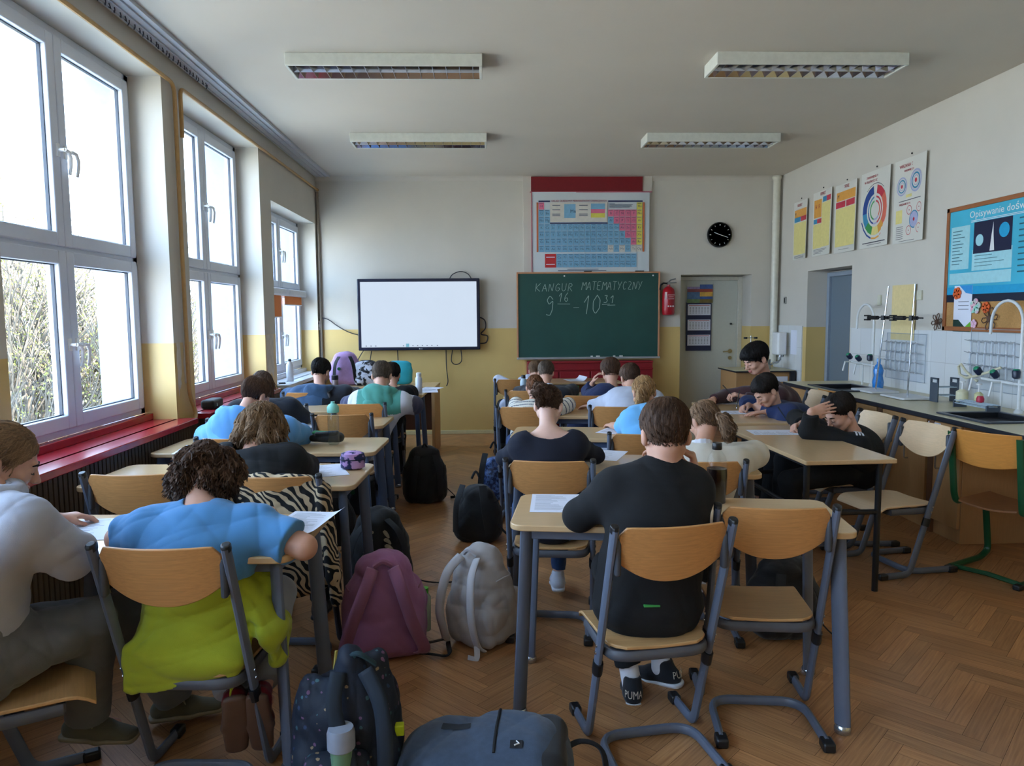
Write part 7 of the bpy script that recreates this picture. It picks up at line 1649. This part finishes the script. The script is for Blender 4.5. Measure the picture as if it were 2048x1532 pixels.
P = hug(fl, [(.085, -.108, .3), (.098, -.10, .3), (.09, -.09, .3)], .0055); mb = MB(); mb.tube(P, .002, 4); kid(t, mb, 'label_mark', M_white)
for s, y in ((0, .12), (1, -.02)): mb = MB(); mb.tube(densify([(-.17, y, .07), (-.22, y + .02, .05), (-.24, y - .02, .02)]), .014, 6, flat=.006); kid(t, mb, 'loose_strap', M_web)
# bag under the right desks, patterned bag by the aisle
def plain(t, o, fl):
    for s in (-1, 1): mb = MB(); flat_band(mb, densify([(s * .06, -.10, .33), (s * .10, -.16, .24), (s * .12, -.13, .06)]), .024); kid(t, mb, 'shoulder_strap', M_bk)
    mb = MB(); mb.lathe([(.02, 0), (.018, .008)], (0, 0, 0), 10, 0, Matrix.Translation(hug(fl, [(-.08, -.3, .2)], .002)[0]) @ Matrix.Rotation(math.pi / 2, 4, 'X')); kid(t, mb, 'badge', mat('dark_green_badge', '#1e6a4a', .5))
    mb = MB(); flat_band(mb, densify([(.14, -.06, .10), (.19, -.08, .04), (.22, -.08, .012)]), .010, .003); kid(t, mb, 'loose_strap', M_web)
bag('backpack', 'black backpack under the desks behind the empty chair, small green badge on it', 'backpack', (1.42, 3.42, 0), .1, .34, .24, .37, M_bk, plain, seed=14)
bag('backpack', 'small dark blue glossy patterned backpack at the left end of the fourth right desk', 'backpack', (.06, 6.15, 0), 0, .22, .2, .34, mat('blue_foil_print', '#182a55', .35, var=.5, scale=40, col2='#5d7fc0', contrast=.15), pb, seed=15)
bag('backpack', 'dark backpack on the floor under the third left desk', 'backpack', (-1.05, 4.95, 0), .3, .3, .22, .33, fab('charcoal_nylon', '#1b1e26', .8), plain, seed=16)
bag('backpack', 'grey black backpack on the floor under the fourth left desk', 'backpack', (-.95, 5.75, 0), -.2, .3, .22, .34, MATS['charcoal_nylon'], plain, seed=17)
# bags on the furthest left desk
bag('pink_backpack', 'lilac pink backpack on the panelled desk under the screen', 'backpack', tuple(np.append(at(690, 700, 8.5)[:2], .76)), .1, .36, .22, .36, fab('lilac_fabric', '#b391c4', .85, var=.12, scale=18), plain, seed=18, group='bags on the panelled desk')
def lion(t, o, fl): 
    mb = MB(); mb.tube(densify([(-.12, 0, .25), (-.05, .0, .28), (.05, 0, .28), (.12, 0, .25)]), .006, 6); kid(t, mb, 'rim_cord', M_web)
bag('print_bag', 'black and white printed bag between the pink and teal bags under the screen', 'bag', tuple(np.append(at(733, 700, 8.42)[:2], .76)), 0, .28, .14, .27, mat('black_white_print', '#12141d', .7, col2='#c9cede', scale=16, contrast=.06), lion, seed=19, group='bags on the panelled desk', top=.95)
def tealp(t, o, fl):
    mb = MB(); pts = hug(fl, [(-.0, -.3, .02 + .05 * i) for i in range(6)], .002); flat_band(mb, pts, .008, .003, up=(0, 1, 0)); kid(t, mb, 'strap', M_web)
bag('teal_bag', 'turquoise padded bag on the panelled desk at the right under the screen', 'bag', tuple(np.append(at(797, 700, 8.5)[:2], .76)), 0, .30, .12, .27, fab('turquoise_neoprene', '#1fa3b4', .6), tealp, seed=20, amp=.002, group='bags on the panelled desk', top=.98)
# zebra jacket over the chair back
def zebra():
    m = bpy.data.materials.new('zebra_fabric'); m.use_nodes = True; nt = m.node_tree; n = nt.nodes; l = nt.links; b = n['Principled BSDF']; b.inputs['Roughness'].default_value = .9
    tc = n.new('ShaderNodeTexCoord'); nz = n.new('ShaderNodeTexNoise'); nz.inputs['Scale'].default_value = 7; l.new(tc.outputs['Object'], nz.inputs[0]); vm = n.new('ShaderNodeVectorMath'); vm.operation = 'MULTIPLY_ADD'; vm.inputs[1].default_value = (.16, .16, .16); l.new(nz.outputs['Color'], vm.inputs[0]); l.new(tc.outputs['Object'], vm.inputs[2])
    w = n.new('ShaderNodeTexWave'); w.bands_direction = 'DIAGONAL'; w.inputs['Scale'].default_value = 14; w.inputs['Distortion'].default_value = 3; w.inputs['Detail'].default_value = 1; l.new(vm.outputs[0], w.inputs[0])
    r = n.new('ShaderNodeValToRGB'); r.color_ramp.elements[0].position = .47; r.color_ramp.elements[0].color = srgb('#0e0d0e'); r.color_ramp.elements[1].position = .53; r.color_ramp.elements[1].color = srgb('#bda888'); l.new(w.outputs[0], r.inputs[0]); l.new(r.outputs[0], b.inputs['Base Color']); return m
M_zeb = zebra()
t = thing('zebra_jacket', 'zebra striped jacket hung over the chair back at the second left desk', 'jacket', (-.905, 3.175, 0), -.05)
fl = Fld(); U = (1, 0, 0)
fl.es((0, -.0, .84), (0, .0, .62), U, (.205, .035), (.215, .045), .03); fl.es((0, .0, .62), (.02, .03, .36), U, (.215, .05), (.18, .05), .04); fl.es((.20, -.0, .80), (.23, .01, .42), (0, 1, 0), (.055, .03), (.05, .028), .02); fl.es((-.20, 0, .8), (-.22, .02, .5), (0, 1, 0), (.05, .03), (.045, .025), .02)
fl.es((.23, .01, .42), (.235, .03, .30), (0, 1, 0), (.05, .028), (.04, .022), .02)
fmesh(fl, .006, 'jacket_body', M_zeb, (0, 0, 0), t, folds(51, .006))
# ------------------------------------------------------------------ things on the desks
def paper(px, py, Y0, rz, lab, w=.21, hgt=.297, z=.7606, curl=0.0, lines=True):
    p = at(px, py, Y0); 
    t = thing('test_paper', lab, 'paper', (p[0], Y0, z), rz, 'test papers on the desks')
    MB().grid(lambda u, v: ((u - .5) * w, (v - .5) * hgt, .0008 + curl * max(0, u - .72) ** 2 * 6), 14, 4, thick=(0, 0, -.0006)).build('sheet', M_paper, t)
    if lines:
        mb = MB(); r = random.Random(int(px))
        for i in range(22):
            y = hgt / 2 - .025 - i * .0112
            if r.random() < .85: mb.b2((-w / 2 + .018, y, .0009), (-w / 2 + .018 + (w - .05) * r.uniform(.4, .85), y + .0022, .0011))
        mb.build('print_lines', M_ink, t)
def Yz(py, z=.76): return (CAM_H - z) * FPX / (py - 629) 
pl = [(1112, 1014, -.1, 'test paper on the nearest right desk left of the boy in black', 0), (180, 1052, .1, 'test paper on the nearest left desk in front of the grey hoodie', 0), (612, 1045, -.15, 'sheet with a curled corner at the right end of the nearest left desk', .05), (648, 940, .35, 'test paper on the second left desk by the round pencil case', 0), (395, 892, .1, 'test paper at the left end of the third left desk', 0),
      (1208, 916, -.4, 'test paper on the second right desk beside the girl in the navy top', 0), (1235, 866, -.5, 'test paper on the third right desk by the elbow in light blue', 0), (1290, 872, -.35, 'test paper on the third right desk in front of the light blue T-shirt', 0), (1040, 917, 0, 'corner of a test paper under the navy girl\'s left arm', 0), (1545, 874, 1.5, 'test paper in front of the boy in black at the side desk', 0), (1480, 832, 1.5, 'test paper under the hands of the boy in the navy sweater', 0), (1438, 812, 1.5, 'test paper before the boy in the maroon shirt', 0), (624, 846, .2, 'test paper by the black sleeve at the fourth left desk', 0), (855, 781, .1, 'papers at the right end of the furthest left desk', 0), (1150, 762, .2, 'crumpled sheet on the long desk under the chalkboard', .1), (880 - 20, 776, -.3, 'second sheet hanging over the furthest left desk edge', .0)]
for px, py, rz, lab, cu in pl:
    Y0 = Yz(py); paper(px, py, Y0, rz, lab, curl=cu, z=.7606)
def pen(p, d, lab, m, L=.14, r=.004):
    t = thing('pen', lab, 'pen', tuple(p)); d = nrm(d); mb = MB(); mb.tube([tuple(d * 0), tuple(d * L)], r, 8); mb.build('barrel', m, t); mb = MB(); mb.tube([tuple(-d * .012), tuple(d * 0)], [.001, r], 8); mb.build('tip', M_chrome, t); return t
def desk_pt(px, py, z=.766): Y0 = (CAM_H - z) * FPX / (py - 629); return at(px, py, Y0)
pen(desk_pt(1198, 873), (1, .35, 0), 'brown pencil lying on the third right desk', mat('brown_pencil', '#5a4038', .5))
pen(desk_pt(1452, 813), (1, -.3, 0), 'black pen lying on the paper before the maroon shirt', M_blk)
pen(desk_pt(1125, 790), (.3, 1, 0), 'white marker standing out on the fifth right desk', M_white)
wr = PP['R']['WR']; pen(wr + A3((-.09, -.01, -.0)), (-.35, .1, .55), 'dark pencil in the right hand of the boy in black at the side desk', mat('dark_pencil', '#252a35', .4))
wr = PP['S']['WR']; pen(wr + A3((-.10, -.01, -.012)), (.2, .2, .8), 'black pen in the writing hand of the boy in the navy sweater', M_blk)
wr = PP['T']['WL']; pen(wr + A3((-.08, .0, .0)), (-.5, .3, .6), 'dark pen in the hand of the boy in the maroon shirt', M_blk)
# bottles
def bottle(p, prof, mats, lab, name='water_bottle', cap=None, extra=None):
    t = thing(name, lab, 'bottle', tuple(p)); MB().lathe(prof, n=28).build('bottle_body', mats[0], t)
    if cap: MB().lathe(cap, n=24).build('cap', mats[1], t)
    if extra: extra(t)
    return t
p = desk_pt(1432, 1017, .761)
M_clear = glassmat('clear_plastic', (.96, .97, .97), .05)
def cola(t):
    MB().lathe([(.028, .004), (.035, .012), (.0355, .06), (.038, .10), (.0395, .155), (.0375, .185), (.0, .186)], n=28).build('cola', mat('cola_liquid', '#140806', .12, spec=.6, coat=.5), t)
bottle(p, [(.028, 0), (.038, .006), (.0385, .06), (.041, .10), (.0425, .16), (.040, .20), (.032, .24), (.019, .262), (.014, .272), (.014, .285)], (M_clear, M_cap), 'plastic cola bottle half full with a black cap on the nearest right desk', 'cola_bottle', [(.0175, .270), (.0185, .272), (.0185, .298), (.0165, .301)], cola).scale = (1.08, 1.08, .93)
p = desk_pt(668, 888, .761)
bottle(p, [(.030, 0), (.034, .006), (.034, .17), (.030, .185), (.030, .20)], (glassmat('clear_tritan', (.86, .92, .92), .15), mat('mint_cap', '#7fc5b4', .4)), 'clear water bottle with a mint green lid on the third left desk', cap=[(.034, .195), (.036, .20), (.036, .228), (.026, .243), (.012, .25), (.012, .262)])
p = desk_pt(838, 787, .761); bottle(p, [(.030, 0), (.034, .005), (.034, .15), (.022, .175)], (mat('white_steel_bottle', '#d3d6df', .3), M_white), 'white bottle at the right end of the furthest left desk', cap=[(.024, .17), (.026, .175), (.026, .205), (.018, .21)])
p = at(610, 700, 7.95); bottle((-2.10, 8.0, SZ + .013), [(.034, 0), (.038, .006), (.038, .17), (.022, .21), (.016, .215)], (MATS['white_steel_bottle'], mat('dark_bottle_cap', '#2c2f36', .4)), 'white bottle on the far window sill', cap=[(.018, .212), (.018, .235), (.012, .24)])
p = at(672, 760, 7.5); bottle((p[0], 7.45, .761), [(.028, 0), (.032, .005), (.032, .15), (.030, .155)], (mat('smoky_plastic', '#7d6a68', .3), M_cap), 'dark lidded drinking bottle by the boy with black hair', cap=[(.033, .15), (.034, .155), (.034, .19), (.03, .195)])
p = at(1047, 780, 7.3); bottle((p[0], 7.3, .761), [(.030, 0), (.034, .006), (.034, .13), (.018, .16)], (mat('clear_blue_grey', '#a3b7c4', .2), M_cap), 'clear bottle with a black top on the fifth right desk', cap=[(.018, .155), (.022, .16), (.020, .19)])
p = at(1160, 795, 6.9); t = thing('green_marker', 'short green cylinder on the desk beside the boy in the blue sweater', 'marker', (p[0] - .0, 7.15, .761)); MB().lathe([(.02, 0), (.022, .004), (.022, .09), (.01, .095)]).build('barrel', mat('green_plastic', '#138a35', .4), t)
p = at(1025, 835, 5.75); t = thing('juice_carton', 'small dark blue can at the left end of the fourth right desk', 'can', (p[0] + .03, 5.88, .761)); MB().lathe([(.028, 0), (.03, .004), (.03, .10), (.026, .108)]).build('can_body', mat('navy_can', '#1d2a52', .35, var=.4, scale=30), t)
# pencil cases
t = thing('pencil_case', 'round blue and lilac patterned pencil case on the second left desk', 'pencil case', tuple(desk_pt(706, 936, .761)), 0)
M_pc = mat('lilac_navy_print', '#1c2452', .7, col2='#b993c9', scale=26, contrast=.06)
MB().lathe([(.05, 0), (.062, .006), (.064, .045), (.064, .048)], n=30, sy=.85).build('case_body', M_pc, t); MB().lathe([(.0645, .05), (.064, .056), (.058, .078), (.03, .088), (.0, .09)], n=30, sy=.85).build('case_lid', M_pc, t); MB().lathe([(.0655, .046), (.0655, .052)], n=30, sy=.85).build('zip', mat('navy_zip', '#111738', .6), t)
t = thing('pencil_case', 'open black pencil case with green pens on the third left desk', 'pencil case', tuple(desk_pt(650, 884, .761)), -.15)
fl = Fld(); fl.es((-.07, 0, .025), (.09, 0, .028), (0, 1, 0), (.04, .026), (.045, .032), .02); fl.es((-.04, -.02, .055), (.08, -.015, .062), (0, 1, 0), (.03, .012), (.028, .012), .01); fl.el((-.02, -.0, .052), (.08, .028, .016), None, .008, 'c'); fl.half((0, 0, .002), (0, 0, -1), (-.3, -.3, -.1), (.3, .3, .05)); fmesh(fl, .004, 'case_body', M_bk, (0, 0, 0), t, folds(61, .002))
mb = MB()
for i, y in enumerate((-.012, 0, .012)): mb.tube([(-.075, y, .058 + .003 * i), (.03, y * .6, .062)], .006, 8)
mb.build('green_pens', mat('green_pen_plastic', '#1f7d3c', .4), t)
t = thing('pencil_case', 'black pencil case on the second red window sill', 'pencil case', (-2.10, 5.72, SZ + .013), 0); fl = Fld(); fl.bx((0, 0, .035), (.05, .11, .035), None, .022, .01); fmesh(fl, .004, 'case_body', M_bk, (0, 0, 0), t, folds(62, .002)); mb = MB(); mb.tube([(.052, -.05, .045), (.056, -.05, .02)], .004, 6); mb.build('zip_pull', M_chrome, t)
t = thing('eraser', 'white eraser on the third left desk', 'eraser', tuple(desk_pt(598, 868, .7612)), .2); MB().b2((-.02, -.01, 0), (.02, .01, .012)).build('rubber_block', M_white, t, bevel=.003)
t = thing('phone', 'dark phone lying on the white window sill', 'phone', (-2.12, 7.75, SZ + .013), 0.3); MB().b2((-.035, -.07, 0), (.035, .07, .009)).build('handset', M_blk, t, bevel=.004)
# ------------------------------------------------------------------ shrubs and ground outside
struct(MB().b2((-60, -40, -3.6), (XO - .02, 60, -3.5)), 'ground_outside', mat('pale_gravel', '#c9c2b0', .9, var=.1, scale=.5))
M_bark = mat('grey_brown_bark', '#655d51', .85, var=.2, scale=20); M_bud = mat('spring_leaf', '#8a8c48', .7, var=.3, scale=3)
def shrub(x, y, hgt, seed, lab):
    r = random.Random(seed); t = thing('bare_tree', lab, 'tree', (x, y, -3.5)); mb = MB(); lv = MB()
    def br(p, d, L, rad, lvl):
        pts = [p]; q = p; dd = d
        for i in range(4): dd = (dd + Vector((r.uniform(-.22, .22), r.uniform(-.22, .22), r.uniform(-.08, .2)))).normalized(); q = q + dd * (L / 4); pts.append(q)
        mb.tube(pts, [rad * (1 - .13 * i) for i in range(5)], 5 if lvl < 2 else 3)
        if lvl >= 4:
            for k in range(5):
                c = pts[r.randint(1, 4)] + Vector((r.uniform(-.05, .05), r.uniform(-.05, .05), r.uniform(-.05, .05))); s = r.uniform(.012, .028); a = Vector((r.uniform(-1, 1), r.uniform(-1, 1), r.uniform(-1, 1))).normalized() * s; b = a.cross(Vector((r.uniform(-1, 1), 1, .3))).normalized() * s * .6
                lv.add([c, c + a + b, c + a * 2, c + a - b], [(0, 1, 2, 3)])
            return
        for k in range(3 if lvl else 5):
            f = pts[r.randint(2, 4)]; nd = (dd + Vector((r.uniform(-.9, .9), r.uniform(-.9, .9), r.uniform(-.2, .7)))).normalized(); br(f, nd, L * r.uniform(.6, .8), rad * .62, lvl + 1)
        br(pts[-1], (dd + Vector((r.uniform(-.3, .3), r.uniform(-.3, .3), .1))).normalized(), L * .75, rad * .68, lvl + 1)
    for k in range(3): br(Vector((r.uniform(-.3, .3), r.uniform(-.3, .3), 0)), Vector((r.uniform(-.3, .3), r.uniform(-.3, .3), 1)).normalized(), hgt * .36, .06, 0)
    mb.build('branches', M_bark, t, fix=False, angle=180); lv.build('buds', M_bud, t, fix=False, angle=180)['kind'] = 'stuff'
shrub(-7.3, 11.1, 6.5, 2, 'bare branching shrub outside the nearest window, left part'); shrub(-7.2, 12.2, 6.0, 13, 'dense bare shrub in the middle of the nearest window view'); shrub(-7.6, 13.9, 6.4, 3, 'bare branching shrub outside the nearest window, right part'); shrub(-5.6, 16.6, 5.9, 5, 'bare shrub seen through the second window'); shrub(-8.2, 23.5, 6.6, 7, 'distant bare shrub seen at the right of the second window'); shrub(-9.8, 15.0, 7.6, 11, 'tall thin bare tree behind the shrubs outside')
